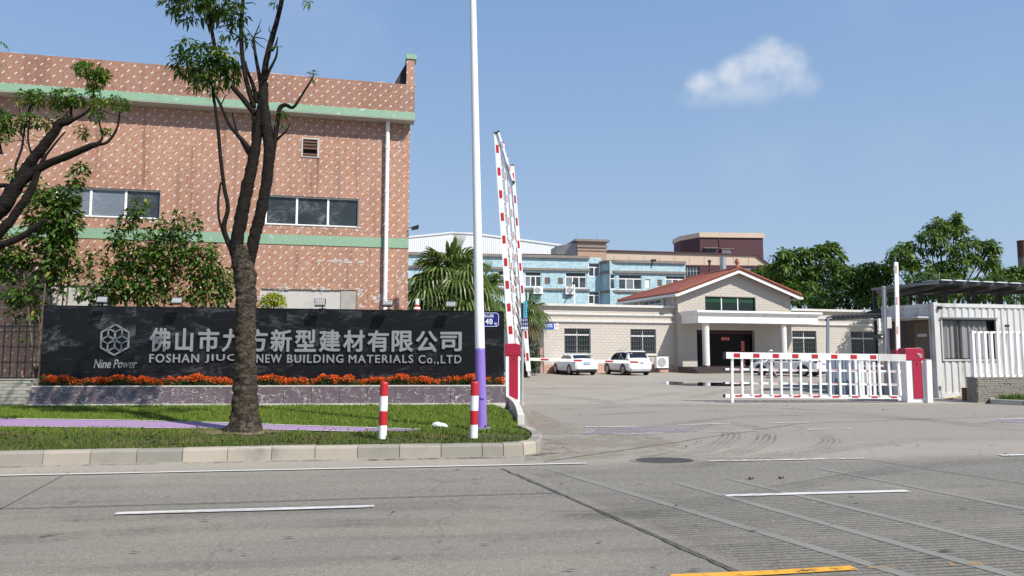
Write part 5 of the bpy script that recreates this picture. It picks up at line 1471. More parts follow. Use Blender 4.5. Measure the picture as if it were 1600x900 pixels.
# ------------------------------------------------------------------ fan palms
def palm(label, px, pyc, Y, ht_r, n, seed, seglen, seg=26, dry=.15):
    rg = random.Random(seed); c = P(px, pyc, Y); base = Vector((c.x, Y, 0))
    t = thing('fan_palm', label, 'palm', base, 'fan palms beside the gate')
    rough_trunk('trunk', [base, base + Vector((0.03, 0, c.z * .5)), c + Vector((0, 0, -.15))], [ht_r * 1.25, ht_r, ht_r * 1.25], M['bark'], t, 16, .06, .05, True, seed)
    def blade(hub, d, upv, R, droop, dr, folded=False):
        side = d.cross(upv).normalized(); nn = side.cross(d).normalized()
        m = MB()
        span = 2.3 if not folded else .25
        for k in range(seg):
            a = -span + 2 * span * k / (seg - 1)
            dd = (d * math.cos(a) + side * math.sin(a)).normalized()
            L = R * (.72 + .28 * math.cos(a * .6)) * rg.uniform(.92, 1.05)
            w = R * span * 1.05 / seg
            s2 = (-d * math.sin(a) + side * math.cos(a)).normalized()
            p0 = hub; p1 = hub + dd * L * .55 + nn * L * .03 * ((-1) ** k) + Vector((0, 0, -droop * L * .10))
            p2 = hub + dd * L * .82 + Vector((0, 0, -droop * L * .32)); p3 = hub + dd * L * .98 + Vector((0, 0, -droop * L * .75))
            r = nn * w * .25
            m.add([p0, p1 - s2 * w * .5 + r, p1 + s2 * w * .5 + r, p2 - s2 * w * .27, p2 + s2 * w * .27, p3, p1 - r], [(0, 6, 1), (0, 2, 6), (1, 6, 3), (6, 2, 4), (6, 4, 3), (3, 4, 5)])
        return m
    for i in range(n):
        el = math.radians(85 - 135 * (i + .5) / n + rg.uniform(-6, 6)); az = i * 2.399 + rg.uniform(-.25, .25)
        d = Vector((math.cos(az) * math.cos(el), math.sin(az) * math.cos(el), math.sin(el)))
        pl = seglen * rg.uniform(.75, 1.0)
        hub = c + d * pl + Vector((0, 0, -.12 * pl * (1 - math.sin(el))))
        m = MB(); q = arc(c, hub, 5, Vector((0, 0, .10 * pl * math.cos(el)))); m.tube(q, [.028, .024, .02, .016, .013, .01], 5)
        fr = m.build('frond', M['palm'], t)
        d2 = (d + Vector((0, 0, -.35 - .25 * math.cos(el)))).normalized()
        upv = Vector((-d.x * .6, -d.y * .6, 1)) if el < 1.2 else Vector((1, 0, .1))
        blade(hub, d2, upv, seglen * rg.uniform(.78, .95), .55 + .5 * (1 - math.sin(max(el, 0))), rg).build('blade', M['palmdry'] if (el < -.45 and rg.random() < .6) else M['palm'], fr)
    hub = c + Vector((.15, 0, seglen * .75))
    blade(hub, Vector((.22, 0, 1)).normalized(), Vector((0, -1, 0)), seglen * 1.0, 0, rg, True).build('spear', M['palm'], t)
    m = MB()
    for i in range(40):
        az = rg.uniform(0, 6.28); el = rg.uniform(-.9, .5)
        d = Vector((math.cos(az) * math.cos(el), math.sin(az) * math.cos(el), math.sin(el)))
        p = c + Vector((0, 0, -.3 - rg.random() * .5)); m.tube(arc(p, p + d * seglen * .45, 3, (0, 0, .05)), [.022, .02, .016, .012], 5)
    tag(m.build('leaf_base', M['bark'], t), kind='stuff')
palm('large fan palm with drooping fronds between the mosaic building and the white pole', 703, 446, 27.5, .17, 46, 5, 1.28)
palm('fan palm behind the red gate cabinet with its crown against the blue building', 752, 462, 30.0, .16, 26, 15, .95)
palm('smaller fan palm at the end of the cream office wing, behind the street sign post', 823, 490, 44.0, .16, 28, 9, .98)

# red and white pole behind the sign
b = P(651, 520, 24.0); tp2 = P(649, 467, 24.0)
t = thing('marker_pole', 'red and white marker pole showing above the sign wall under the palm fronds', 'pole', (b.x, 24.0, 0))
zs = [0.0, 1.2, 1.7, 2.2] + [P(650, y, 24.0).z for y in (487, 483, 480, 476, 467)]
for i, (a, c) in enumerate(zip(zs, zs[1:])):
    r = .1 if i >= 4 else .06
    m = MB(); m.tube([(b.x, 24, a), (b.x, 24, c)], [r * (1.25 if i in (4, 5) else .7 if i > 5 else 1), r * (1.0 if i in (4, 5) else .7 if i > 5 else 1)], 12); m.build('band', M['white'] if i % 2 else M['redp'], t)

# ------------------------------------------------------------------ folding barrier gates
GY = 22.5
gp = lambda x, y, dy=0.0: P(x, y, GY + dy)
px_m = GY / FPX
def lift(o):                                            # parts of a gate are alike white bars
    return o
# right gate: closed
gate = thing('barrier_gate', 'lowered red and white railed barrier gate across the yard entrance, with its crimson motor cabinet', 'barrier gate', Vector((gp(1432, 628).x, GY, 0)), 'folding barrier gates of the entrance')
def flatbar(x0, y0, x1, y1, h, dep, dy, mat, name, parent):
    """bar in the gate's plane; h is its height in photo pixels"""
    m = MB(); m.bar(gp(x0, y0, dy), gp(x1, y1, dy), dep, h * px_m, up=(0, 0, 1)) if abs(x1 - x0) > abs(y1 - y0) else m.bar(gp(x0, y0, dy), gp(x1, y1, dy), h * px_m, dep, up=(0, 1, 0))
    return m.build(name, M[mat], parent)
rail = flatbar(1134, 555.2, 1371, 558.2, 10.0, .10, 0, 'white', 'rail', gate)
flatbar(1130.5, 555.1, 1133.9, 555.2, 11.0, .11, 0, 'blackm', 'end_cap', rail)
flatbar(1371.2, 558.2, 1414, 559.2, 11.0, .12, 0, 'offwhite', 'rail_arm', gate)
for i in range(8):
    x = 1151.5 + i * 30.45; y = 555.0 + (x - 1134) * 3.0 / 237
    flatbar(x - 4.9, y, x + 4.9, y + .12, 6.2, .004, -.055, 'redp', 'reflector', rail)
def sag(x, y0, y1): return y0 + (x - 1132) * (y1 - y0) / (1404 - 1132)
for y0, y1, h, d in ((576.8, 580.3, 3.2, .05), (598.2, 601.0, 3.0, .05), (618.5, 620.6, 5.4, .08)):
    r_ = flatbar(1133, y0, 1407, y1, h, d, .0, 'white', 'rail', gate)
    flatbar(1130, y0, 1132.9, y0, h * .9, d * .9, .0, 'blackm', 'end_cap', r_)
    for i in range(9):
        x = 1154 + i * 30.4 - (1.5 if h < 4 else 0)
        y = sag(x, y0, y1)
        flatbar(x - 5, y - (h * .25 if h < 4 else 0), x + 5, y - (h * .25 if h < 4 else 0) + .1, h * (.4 if h < 4 else .5), .004, -d / 2 - .005, 'redfade' if h < 4 else 'redp', 'reflector', r_)
for i in range(18):
    x = 1144 + i * 15.25; ln = max(0, (x - 1280) / 125) * 3.2
    yb = 629 if i == 0 else sag(x, 616.5, 618.5)
    pk = flatbar(x, 560.8 + (x - 1134) * .0127, x + ln + (1 if i else .5), yb, 3.1 if i else 3.6, .045, -.05 if i % 2 == 0 else -.05, 'white', 'picket', gate)
    m = MB(); c = gp(x + .1, 562.3 + (x - 1134) * .0127, -.05); m.tube([c + Vector((0, 0, -.03)), c + Vector((0, 0, .03))], .038, 8); m.build('pivot_cap', M['offwhite'], pk)
def cabinet(parent, xl, xr, yt, yb, ysplit, dy, side_l, cap='crimson', logo=False, dep=.38):
    """motor cabinet: pale body, coloured hood and door"""
    f = lambda x, y, e=0.0: gp(x, y, dy + e)
    p0, p1 = f(xl, yb), f(xr, yb); zb = 0.0; zt = f(xl, yt).z; zs = f(xl, ysplit).z
    x0, x1 = p0.x, p1.x; y0 = GY + dy
    m = MB(); m.box(((x0 + x1) / 2, y0 + dep / 2, (zb + zs) / 2), (x1 - x0, dep, zs - zb)); b = m.build('body', M['white'], parent, bevel=.01)
    m = MB()
    a = .02; w = (x1 - x0)
    m.prism([Vector((x0 - a, y0 - a, zs)), Vector((x1 + a, y0 - a, zs)), Vector((x1 + a, y0 - a, zt - .05)), Vector((x1 - w * .25, y0 - a, zt)), Vector((x0 - a, y0 - a, zt - .012))], (0, dep + 2 * a, 0))
    hood = m.build('hood', M[cap], parent, bevel=.015)
    d0, d1 = x0 + w * (.36 if logo else .28), x1 - w * .13
    m = MB(); m.box(((d0 + d1) / 2, y0 - .012, .12 + (zs - .12) / 2), (d1 - d0, .02, zs - .12 - .004)); m.build('door', M[cap], parent)
    m = MB(); c = Vector(((d0 + d1) / 2 + .0, y0 - .026, zs - .1)); m.tube([c, c + Vector((0, -.012, 0))], .022, 10); m.build('lock', M['blackm'], parent)
    m = MB(); m.box(((x0 + x1) / 2, y0 + dep / 2, .015), (w + .06, dep + .06, .03)); m.build('foot_plate', M['offwhite'], parent)
    return b, hood
b, hood = cabinet(gate, 1418.5, 1446, 543.5, 628.5, 563, .05, None, logo=True)
m = MB()
for k, (dx, dz, w) in enumerate(((-.05, .07, .10), (0, .05, .12), (.03, .02, .14), (.045, -.015, .08), (.05, -.045, .07))):
    c = gp(1436, 556, .05) ; m.box((c.x + dx * .7, GY + .05 - .034, c.z + dz), (w, .006, .016))
m.build('emblem', M['offwhite'], hood)
tb_ = thing('barrier_cabinet', 'second barrier cabinet with crimson hood half hidden behind the gate motor cabinet', 'cabinet', Vector((gp(1410, 626).x, GY + .9, 0)))
cabinet(tb_, 1404, 1424, 546, 626, 557, .85, None, dep=.3)
t = thing('guard_post', 'square white steel post standing beside the crimson gate cabinet near the booth', 'post', Vector((gp(1451.5, 628).x, GY, 0)))
m = MB(); m.bar(Vector((gp(1452, 628).x, GY, 0)), gp(1449.5, 562.5), .17, .14, up=(0, 1, 0)); m.build('post', M['white'], t, bevel=.01)
m = MB(); c = gp(1449.5, 562.5); m.box(c + Vector((0, 0, .008)), (.18, .15, .012)); m.build('cap', M['offwhite'], t)
# left gate: raised, rails folded together
gate2 = thing('barrier_gate', 'raised red and white railed barrier gate standing upright from a crimson cabinet beside the sign', 'barrier gate', Vector((gp(800, 628).x, GY, 0)), 'folding barrier gates of the entrance')
def taper(x0, y0, x1, y1, w0, w1, dep, dy, mat, name, parent):
    a, b = gp(x0, y0, dy), gp(x1, y1, dy); X = Vector((1, 0, 0)); Yv = Vector((0, dep, 0))
    t = (b - a).normalized(); n = Vector((t.z, 0, -t.x))
    if n.x < 0: n = -n
    w0, w1 = w0 * px_m / 2, w1 * px_m / 2
    m = MB(); m.hexa([a - n * w0, a + n * w0, a + n * w0 + Yv, a - n * w0 + Yv], [b - n * w1, b + n * w1, b + n * w1 + Yv, b - n * w1 + Yv])
    return m.build(name, M[mat], parent)
mr = taper(799.5, 541, 775.5, 209, 10.5, 7.6, .10, 0, 'white', 'rail', gate2)
taper(775.45, 208.6, 775.3, 206.2, 8.2, 8.2, .11, -.004, 'blackm', 'end_cap', mr)
for i in range(9):
    y = 232.5 + i * 35.4; t_ = (541 - y) / 332; x = 799.5 - 24 * t_; w = 10.5 - 2.9 * t_
    taper(x + .55, y + 6.2, x - .35, y - 6.2, w * .55, w * .55, .004, -.006, 'redp', 'reflector', mr)
lines = [((808, 541), (786.5, 224), 4.2, 3.0), ((818, 541), (792.3, 246), 4.4, 3.0), ((826, 580), (800.8, 259), 7.2, 5.0)]
for li, ((x0, y0), (x1, y1), w0, w1) in enumerate(lines):
    dy = .0 if li < 2 else -.01
    r_ = taper(x0, y0, x1, y1, w0, w1, .06, dy + .02 * (li < 2), 'white', 'rail', gate2)
    taper(x1, y1 - .3, x1 - .1, y1 - 2.0, w1, w1, .06, dy + .02 * (li < 2), 'blackm', 'end_cap', r_)
    for i in range(9):
        y = (285, 262, 276)[li] + i * 35.2 - (10 if li == 0 else 0)
        if y + 8 > y0: continue
        t_ = (y0 - y) / (y0 - y1); x = x0 + (x1 - x0) * t_; w = w0 + (w1 - w0) * t_
        taper(x + .5, y + 6, x - .5, y - 6, w * .5, w * .5, .004, dy + .02 * (li < 2) - .006, 'redp' if li == 2 else 'redfade', 'reflector', r_)
taper(826, 578, 827, 588, 4, 4, .05, .0, 'offwhite', 'foot_bracket', gate2)
def on(l, y):
    (x0, y0), (x1, y1) = l; return x0 + (x1 - x0) * (y0 - y) / (y0 - y1)
for i in range(17):
    y = 226 + i * 17.7
    xa = on(((799.5, 541), (775.5, 209)), y) + 4.2; yb = min(y + 70, 578); xb = on((lines[2][0], lines[2][1]), yb) - 1
    if y + 70 > 590: break
    p = taper(xb, yb, xa, y, 2.3, 2.3, .03, .085, 'white', 'picket', gate2)
    m = MB(); c = gp(xa + .6, y + 1.5, .08); m.tube([c + Vector((0, -.05, 0)), c + Vector((0, .05, 0))], .04, 8); m.build('pivot_cap', M['offwhite'], p)
ep = taper(802.5, 284, 778.8, 206, 3.0, 3.0, .05, -.055, 'white', 'picket', gate2)
for y in (226, 262): taper(on(((802.5, 284), (778.8, 206)), y + 5), y + 5, on(((802.5, 284), (778.8, 206)), y - 5), y - 5, 1.6, 1.6, .004, -.06, 'redfade', 'reflector', ep)
taper(803.0, 286, 802.2, 282, 3.4, 3.4, .06, -.06, 'blackm', 'end_cap', ep); taper(779, 206.5, 778.2, 204, 3.6, 3.6, .06, -.06, 'blackm', 'end_cap', ep)
cabinet(gate2, 789.8, 812.5, 536.5, 629, 556, -.02, None)
# sign post with two blue boards
b = G(815.5, 632.5); t = thing('sign_post', 'grey steel post with cyan strip sign and dark blue notice board beside the raised gate', 'sign post', b)
sy = b.y; f = lambda x, y, e=0.0: P(x, y, sy + e)
m = MB(); m.tube([b, f(816.5, 473)], .045, 12); m.build('post', M['greyp'], t, smooth=True)
m = MB(); m.lathe(b, [(.1, 0), (.1, .02), (.05, .03)], 12); m.build('base_flange', M['greyp'], t)
def board(x0, y0, x1, y1, mat, dy=-.055):
    a, c = f(x0, y1, dy), f(x1, y0, dy)
    m = MB(); m.box(((a.x + c.x) / 2, sy + dy, (a.z + c.z) / 2), (c.x - a.x, .012, c.z - a.z)); return m.build('board', M[mat], t), a, c
bd, a, c = board(818, 470.5, 823.5, 496, 'signcyan')
m = MB(); zz = np.linspace(a.z + .05, c.z - .05, 9)
for k, z in enumerate(zz): m.box(((a.x + c.x) / 2 + .01 * (-1) ** k, sy - .063, z), (.05, .003, .02))
m.build('print', M['signblue'], bd)
m = MB(); a2, c2 = f(814.5, 495.9), f(818, 474); m.box(((a2.x + c2.x) / 2, sy - .055, (a2.z + c2.z) / 2), (c2.x - a2.x, .012, c2.z - a2.z)); m.build('board', M['blackm'], t)
bd, a, c = board(813.3, 496.2, 824.5, 515.5, 'signblue')
m = MB(); r_ = random.Random(8)
for row in range(3):
    z1 = c.z - .03 - row * .125
    for k in range(4):
        x0 = a.x + .012 + k * .055
        if row == 2: m.box((x0 + .024, sy - .063, z1 - .035), (.04, .003, .075)); continue
        for e in range(3): m.box((x0 + .022, sy - .063, z1 - .012 - e * .03), (r_.uniform(.02, .042), .003, .010))
        m.box((x0 + .02 + r_.uniform(-.008, .008), sy - .0632, z1 - .04), (.010, .0026, .08))
m.build('print', M['signwhite'], bd)

# ------------------------------------------------------------------ boom barriers
BY = 30.0
bpt = lambda x, y: P(x, y, BY)
t = thing('boom_barrier', 'lowered white boom with red marks in front of the parked white cars', 'barrier', Vector((bpt(806, 590).x, BY, 0)))
a, b = bpt(806, 560.6), bpt(1000, 566)
m = MB(); m.bar(a, b, .05, .125); bo = m.build('boom', M['white'], t)
for x in (851, 903, 952, 991):
    y = 560.6 + (x - 806) * 5.4 / 194
    m = MB(); m.bar(P(x - 6.3, y - .2, BY - .029), P(x + 6.3, y + .15, BY - .029), .004, .065); m.build('reflector', M['redfade'] if x > 2000 else M['redp'], bo)
m = MB(); c = bpt(805, 575); m.box((c.x - .12, BY + .1, .55), (.3, .34, 1.1)); m.build('cabinet', M['crimson'], t, bevel=.02)
m = MB(); m.box((c.x - .12, BY + .1, 1.115), (.34, .38, .03)); m.build('hood', M['white'], t)
t = thing('guard_post', 'salmon painted concrete post at the corner of the cream office wing', 'post', G(846, 583))
b = G(846, 584); m = MB(); m.box(b + Vector((0, 0, .95)), (.2, .2, 1.9)); m.build('post', M['pinktile'], t, bevel=.01)
m = MB(); m.box(b + Vector((0, 0, 1.915)), (.24, .24, .03)); m.build('cap', M['terra'], t)
b = P(1404, 556, GY + .95)
t = thing('boom_barrier', 'white boom with red marks raised upright behind the gate cabinet, before the booth', 'barrier', Vector((b.x, b.y, 0)))
a, c = P(1403.5, 556, b.y), P(1400, 410, b.y)
m = MB(); m.bar(a, c, .12, .06, up=(0, 1, 0)); bo = m.build('boom', M['white'], t)
for y in (421, 470, 516):
    x = 1400 + (y - 410) * 3.5 / 146
    m = MB(); m.bar(P(x, y + 6, b.y - .034), P(x, y - 6, b.y - .034), .05, .004, up=(0, 1, 0)); m.build('reflector', M['redfade'], bo)
m = MB(); m.box((a.x + .02, b.y + .2, .55), (.26, .3, 1.2)); m.build('cabinet', M['greyp'], t)
b = G(1386.5, 622); 
t = thing('steel_post', 'tall round grey steel post with a junction box and small camera beside the booth', 'post', Vector((b.x, GY + 1.2, 0)))
a, c = P(1386.5, 640, GY + 1.2), P(1381, 449, GY + 1.2); a.z = 0
m = MB(); m.tube([a, c], .068, 14); m.build('shaft', M['greyp'], t, smooth=True)
m = MB(); m.lathe(c, [(.075, -.02), (.075, .02), (.03, .05)], 12); m.build('cap', M['greyp'], t)
m = MB(); c = P(1387.5, 504, GY + 1.3); m.box(c + Vector((.02, .05, 0)), (.2, .1, .38)); m.build('junction_box', M['offwhite'], t)
m = MB(); c = P(1374, 508, GY + 1.15); m.box(c, (.06, .06, .42)); m.build('tube_light', M['white'], t)
m = MB(); c = P(1372, 526, GY + 1.15); m.box(c, (.2, .25, .16)); cm = m.build('camera', M['blackm'], t)
m = MB(); m.tube([c + Vector((.06, -.125, .0)), c + Vector((.06, -.14, 0))], .03, 8); m.build('lens', M['signwhite'], cm)

# ------------------------------------------------------------------ cream office with a gabled portico
r0 = G(850, 583.2)
r0 = P(850, 583, 52.0)
FR = Frame((r0.x, r0.y), (3.15, 1.0))
rz = lambda px, py, d=0.0: FR.sz(px, py, d)
office = thing('office_building', 'single-storey cream tiled office with red gabled roof, white portico and barred windows', 'building', FR.pt(15, 0, 0))
q = FR.pt
GP = 0.55                                                # the gabled block stands proud of the wings
s_g0, s_g1 = rz(1059.5, 500, GP)[0], rz(1236, 500, GP)[0]
z_rf = rz(950, 479)[1]
z_c1, z_c2 = rz(950, 490.5)[1], rz(950, 501.5)[1]
SE = 32.0
wl_ = []
for x0, y0, x1, y1 in ((882, 512, 922.5, 552.5), (985.5, 514, 1024.5, 554), (1239, 517, 1275, 556), (1331, 518, 1370, 558)):
    a, b = rz(x0, y1), rz(x1, y0); wl_.append((a[0], b[0], a[1], b[1]))
zpl = .62
def tiled(F, s0, s1, z0, z1, d, holes, parent, tw=.45, th=.205, clip=None, mat='tile'):
    """running-bond tiles standing proud of the grout, one joined skin"""
    m = MB(); row = 0; z = z0
    while z < z1 - .02:
        zt = min(z + th, z1)
        s = s0 - (tw / 2 if row % 2 else 0)
        while s < s1:
            a, b = max(s, s0), min(s + tw, s1); s += tw
            if clip:
                lo, hi = clip((z + zt) / 2); a, b = max(a, lo), min(b, hi)
            if b - a < .05: continue
            segs = [(a, b)]
            for h in holes:
                if h[2] < (z + zt) / 2 < h[3]:
                    ns = []
                    for u, v in segs:
                        if h[1] <= u or h[0] >= v: ns.append((u, v)); continue
                        if h[0] - u > .03: ns.append((u, h[0]))
                        if v - h[1] > .03: ns.append((h[1], v))
                    segs = ns
            for u, v in segs:
                g_ = .008; e = rng_.uniform(.006, .014)
                A = [F.pt(u + g_, d, z + g_), F.pt(v - g_, d, z + g_), F.pt(v - g_, d, zt - g_), F.pt(u + g_, d, zt - g_)]
                B = [p + F.n * e for p in A]
                m.add(A + B, [(4, 5, 6, 7), (0, 1, 5, 4), (1, 2, 6, 5), (2, 3, 7, 6), (3, 0, 4, 7)])
        z += th; row += 1
    o = m.build('wall_tile', M[mat], parent, kind='stuff')
    return o
DP = 10.0
m = MB()
for a, b in ((0, s_g0), (s_g1, SE)):
    hs_ = [h for h in wl_ if a < h[0] < b]
    wall_holes(m, FR, a, b, 0, z_rf - .05, 0, hs_, .22)
m.poly([q(0, -DP, 0), q(0, 0, 0), q(0, 0, z_rf - .05), q(0, -DP, z_rf - .05)]); m.poly([q(SE, 0, 0), q(SE, -DP, 0), q(SE, -DP, z_rf - .05), q(SE, 0, z_rf - .05)]); m.poly([q(SE, -DP, 0), q(0, -DP, 0), q(0, -DP, z_rf - .05), q(SE, -DP, z_rf - .05)])
wing = m.build('wall', M['grout'], office)
for a, b in ((0, s_g0), (s_g1, SE)):
    tiled(FR, a, b, zpl, z_rf - .06, .002, [h for h in wl_ if a < h[0] < b], office)
    tiled(FR, a, b, 0.0, zpl, .002, [], office, .3, .205, None, 'pinktile')
# side wall tiles at the left end
FL = Frame(q(0, -DP, 0), q(0, 0, 0) - q(0, -DP, 0))
tiled(FL, 0, DP, 0, z_rf - .06, .002, [], office)
for a, b in ((0, s_g0 - .02), (s_g1 + .02, SE)):
    m = MB(); m.fbox(FR, a - .25, b, -DP, .28, z_rf - .04, z_rf + .14); m.build('roof_slab', M['offwhite'], office)
    for z, pr in ((z_c1, .13), (z_c2, .16)):
        m = MB(); m.fbox(FR, a - (.1 if a == 0 else 0), b, -.02, pr, z - .1, z + .05); m.fbox(FR, a - (.05 if a == 0 else 0), b, -.02, pr * .6, z - .17, z - .101); m.build('cornice', M['offwhite'], office)
def barred(h, lab=None, green=False):
    s0, s1, z0, z1 = h
    m = MB(); fw = .06; zt = z0 + (z1 - z0) * .72
    for a in ((s0, s1, z0, z0 + fw), (s0, s1, z1 - fw, z1), (s0, s0 + fw, z0 + fw, z1 - fw), (s1 - fw, s1, z0 + fw, z1 - fw)): m.fbox(FR, a[0], a[1], -.17, -.1, a[2], a[3])
    w = m.build('window', M['greyp'], office)
    m = MB(); m.fbox(FR, (s0 + s1) / 2 - .03, (s0 + s1) / 2 + .03, -.165, -.105, z0 + fw, z1 - fw); m.build('mullion', M['white'], w)
    m = MB(); m.fbox(FR, s0 + fw, s1 - fw, -.166, -.1, zt - .05, zt + .05); m.build('transom', M['white'], w)
    for a, b, mt in ((s0 + fw, (s0 + s1) / 2 - .03, 'glass'), ((s0 + s1) / 2 + .03, s1 - fw, 'greenglass' if green else 'glass')):
        m = MB(); m.fbox(FR, a, b, -.15, -.13, z0 + fw, z1 - fw); m.build('pane', M[mt], w)
    n = 11; m = MB()
    for i in range(n):
        s = s0 + (s1 - s0) * (i + .5) / n; m.bar(q(s, -.05, z0), q(s, -.05, z1), .022)
    for k in (.12, .32, .52, .9): z = z0 + (z1 - z0) * k; m.bar(q(s0, -.045, z), q(s1, -.045, z), .025)
    m.build('grille', M['darkgrille'], w)
    m = MB(); m.fbox(FR, s0 - .08, s1 + .08, .001, .1, z0 - .09, z0 - .0); m.build('sill', M['offwhite'], w)
for i, h in enumerate(wl_): barred(h, None, i in (0, 2))
# gabled block
gap = (rz(1143, 418, GP + .3)); z_ap = rz(1143, 423.5, GP)[1]; s_ap = rz(1146, 423, GP)[0]
z_ev = rz(1060, 457, GP)[1]
s_ap = (s_g0 + s_g1) / 2 * .3 + s_ap * .7
gw = rect_ = None
a, b = rz(1102, 485, GP), rz(1180, 465, GP); gwin = (a[0], b[0], a[1], b[1])
a, b = rz(1090, 578, GP), rz(1178.5, 516.5, GP); door = (a[0], b[0], .42, b[1])
def gable_clip(z):
    if z < z_ev: return (s_g0, s_g1)
    k = min(1, (z - z_ev) / (z_ap - z_ev)); return (s_g0 + (s_ap - s_g0) * k, s_g1 + (s_ap - s_g1) * k)
m = MB(); wall_holes(m, FR, s_g0, s_g1, 0, z_ev, GP, [gwin, door], .35)
m.poly([q(s_g0, GP, z_ev), q(s_g1, GP, z_ev), q(s_ap, GP, z_ap)])
GD = 8.6
for s in (s_g0, s_g1): m.poly([q(s, GP, 0), q(s, -GD, 0), q(s, -GD, z_ev), q(s, GP, z_ev)])
m.poly([q(s_g1, -GD, 0), q(s_g0, -GD, 0), q(s_g0, -GD, z_ev), q(s_g1, -GD, z_ev)])
m.build('gable_wall', M['grout'], office)
tiled(FR, s_g0, s_g1, .0, z_ap, GP + .002, [gwin, door], office, clip=gable_clip)
FGL = Frame(q(s_g0, -GD, 0), q(s_g0, GP, 0) - q(s_g0, -GD, 0))
swin = (.6, 2.6, z_rf + .45, z_ev - .35); swin2 = (3.6, 6.6, z_rf + .45, z_ev - .35)
tiled(FGL, 0, GD + GP, z_rf, z_ev - .02, .002, [swin, swin2], office)
for h in (swin, swin2):
    m = MB(); m.fbox(FGL, h[0], h[1], -.05, .006, h[2], h[3]); w = m.build('window', M['white'], office)
    n = 3
    for i in range(n):
        a, b = h[0] + (h[1] - h[0]) * i / n + .04, h[0] + (h[1] - h[0]) * (i + 1) / n - .04
        m = MB(); m.fbox(FGL, a, b, .0, .010, h[2] + .05, h[3] - .05); m.build('pane', M['greenglass'], w)
for s_ in (.1, 3.1, 7.0, 8.6):
    m = MB(); m.fbox(FGL, s_ - .2, s_ + .2, .003, .12, z_rf + .14, z_ev - .05); m.build('pilaster', M['tile'], office)
# gable strip window
s0, s1, z0, z1 = gwin
m = MB(); fw = .06
for a in ((s0, s1, z0, z0 + fw), (s0, s1, z1 - fw, z1), (s0, s0 + fw, z0 + fw, z1 - fw), (s1 - fw, s1, z0 + fw, z1 - fw)): m.fbox(FR, a[0], a[1], GP - .2, GP - .12, a[2], a[3])
w = m.build('window', M['blackm'], office)
for k in range(3):
    a, b = s0 + fw + (s1 - s0 - 2 * fw) * k / 3, s0 + fw + (s1 - s0 - 2 * fw) * (k + 1) / 3; zc = z0 + fw + (z1 - z0 - 2 * fw) * .62
    m = MB(); m.fbox(FR, a + .03, b - .03, GP - .18, GP - .16, z0 + fw, zc); m.build('pane', M['greenglass'], w)
    m = MB(); m.fbox(FR, a + .03, b - .03, GP - .178, GP - .155, zc + .001, z1 - fw); m.build('blind', M['greenlite'], w)
    if k: m = MB(); m.fbox(FR, a - .05, a + .03, GP - .2, GP - .11, z0 + fw, z1 - fw); m.build('mullion', M['white'], w)
# doorway: glazed dark hall entrance
s0, s1, z0, z1 = door
m = MB(); m.fbox(FR, s0, s1, GP - .5, GP - .3, z0, z1); dr = m.build('door', M['dark'], office)
cut = [s0, s0 + (s1 - s0) * .10, s0 + (s1 - s0) * .40, s0 + (s1 - s0) * .66, s0 + (s1 - s0) * .93, s1]
for a, b in zip(cut, cut[1:]):
    m = MB(); m.fbox(FR, a + .05, b - .05, GP - .299, GP - .28, z0 + .05, z0 + 2.55); m.build('pane', M['doorglass'], dr)
m = MB(); m.fbox(FR, s0, s1, GP - .299, GP - .27, z0 + 2.56, z0 + 2.75); m.build('transom', M['maroon'], dr)
for x0, y0, x1, y1, tx in ((1127, 526.5, 1140, 532, '吉祥如意'), (1158, 533, 1163.5, 549, None), (1162.5, 562, 1164.5, 572, None)):
    a, b = rz(x0, y1, GP - .25), rz(x1, y0, GP - .25)
    m = MB(); m.fbox(FR, a[0], b[0], GP - .265, GP - .26, a[1], b[1]); bn = m.build('banner', M['redp'], dr)
    m = MB()
    if tx is None:
        n = 4
        for i in range(n):
            z = a[1] + (b[1] - a[1]) * (i + .5) / n; h = (b[1] - a[1]) / n * .6
            m.fbox(FR, a[0] + .07, b[0] - .07, GP - .2595, GP - .257, z - h * .1, z + h * .1); m.fbox(FR, (a[0] + b[0]) / 2 - .02, (a[0] + b[0]) / 2 + .02, GP - .2596, GP - .2572, z - h / 2, z + h / 2)
    else:
        n = 4
        for i in range(n):
            s = a[0] + (b[0] - a[0]) * (i + .5) / n; h = (b[1] - a[1]) * .6; zc = (a[1] + b[1]) / 2
            m.fbox(FR, s - .05, s + .05, GP - .2595, GP - .257, zc - .02, zc + .02); m.fbox(FR, s - .015, s + .015, GP - .2596, GP - .2572, zc - h / 2, zc + h / 2)
    m.build('print', M['offwhite'], bn)
# portico
pz0 = rz(1095, 504, GP + 2.4)[1]; pz1 = rz(1095, 490.5, GP + 2.4)[1]; pz2 = rz(1095, 485, GP + 2.4)[1]
ps0, ps1 = rz(1091, 498, GP + 2.4)[0], rz(1291, 498, GP + 2.4)[0]
ps1 = min(ps1, s_g1 + .6)
m = MB(); m.fbox(FR, ps0, ps1, GP + .02, GP + 2.4, pz0, pz1); m.build('portico_roof', M['white'], office)
m = MB(); m.fbox(FR, ps0 - .12, ps1 + .12, GP + .02, GP + 2.55, pz1 + .001, pz1 + .12); m.fbox(FR, ps0 - .22, ps1 + .22, GP + .02, GP + 2.66, pz1 + .121, pz2); m.build('portico_cornice', M['white'], office)
m = MB(); m.fbox(FR, ps0 - .05, ps1 + .05, GP + .02, GP + 2.5, pz2 + .003, pz2 + .012); m.build('roof_felt', plain('bounce_cut_felt', (.13, .125, .115), .9, .3, 1), office)  # dark top sheet, out of view, added to cut bounce onto the gable
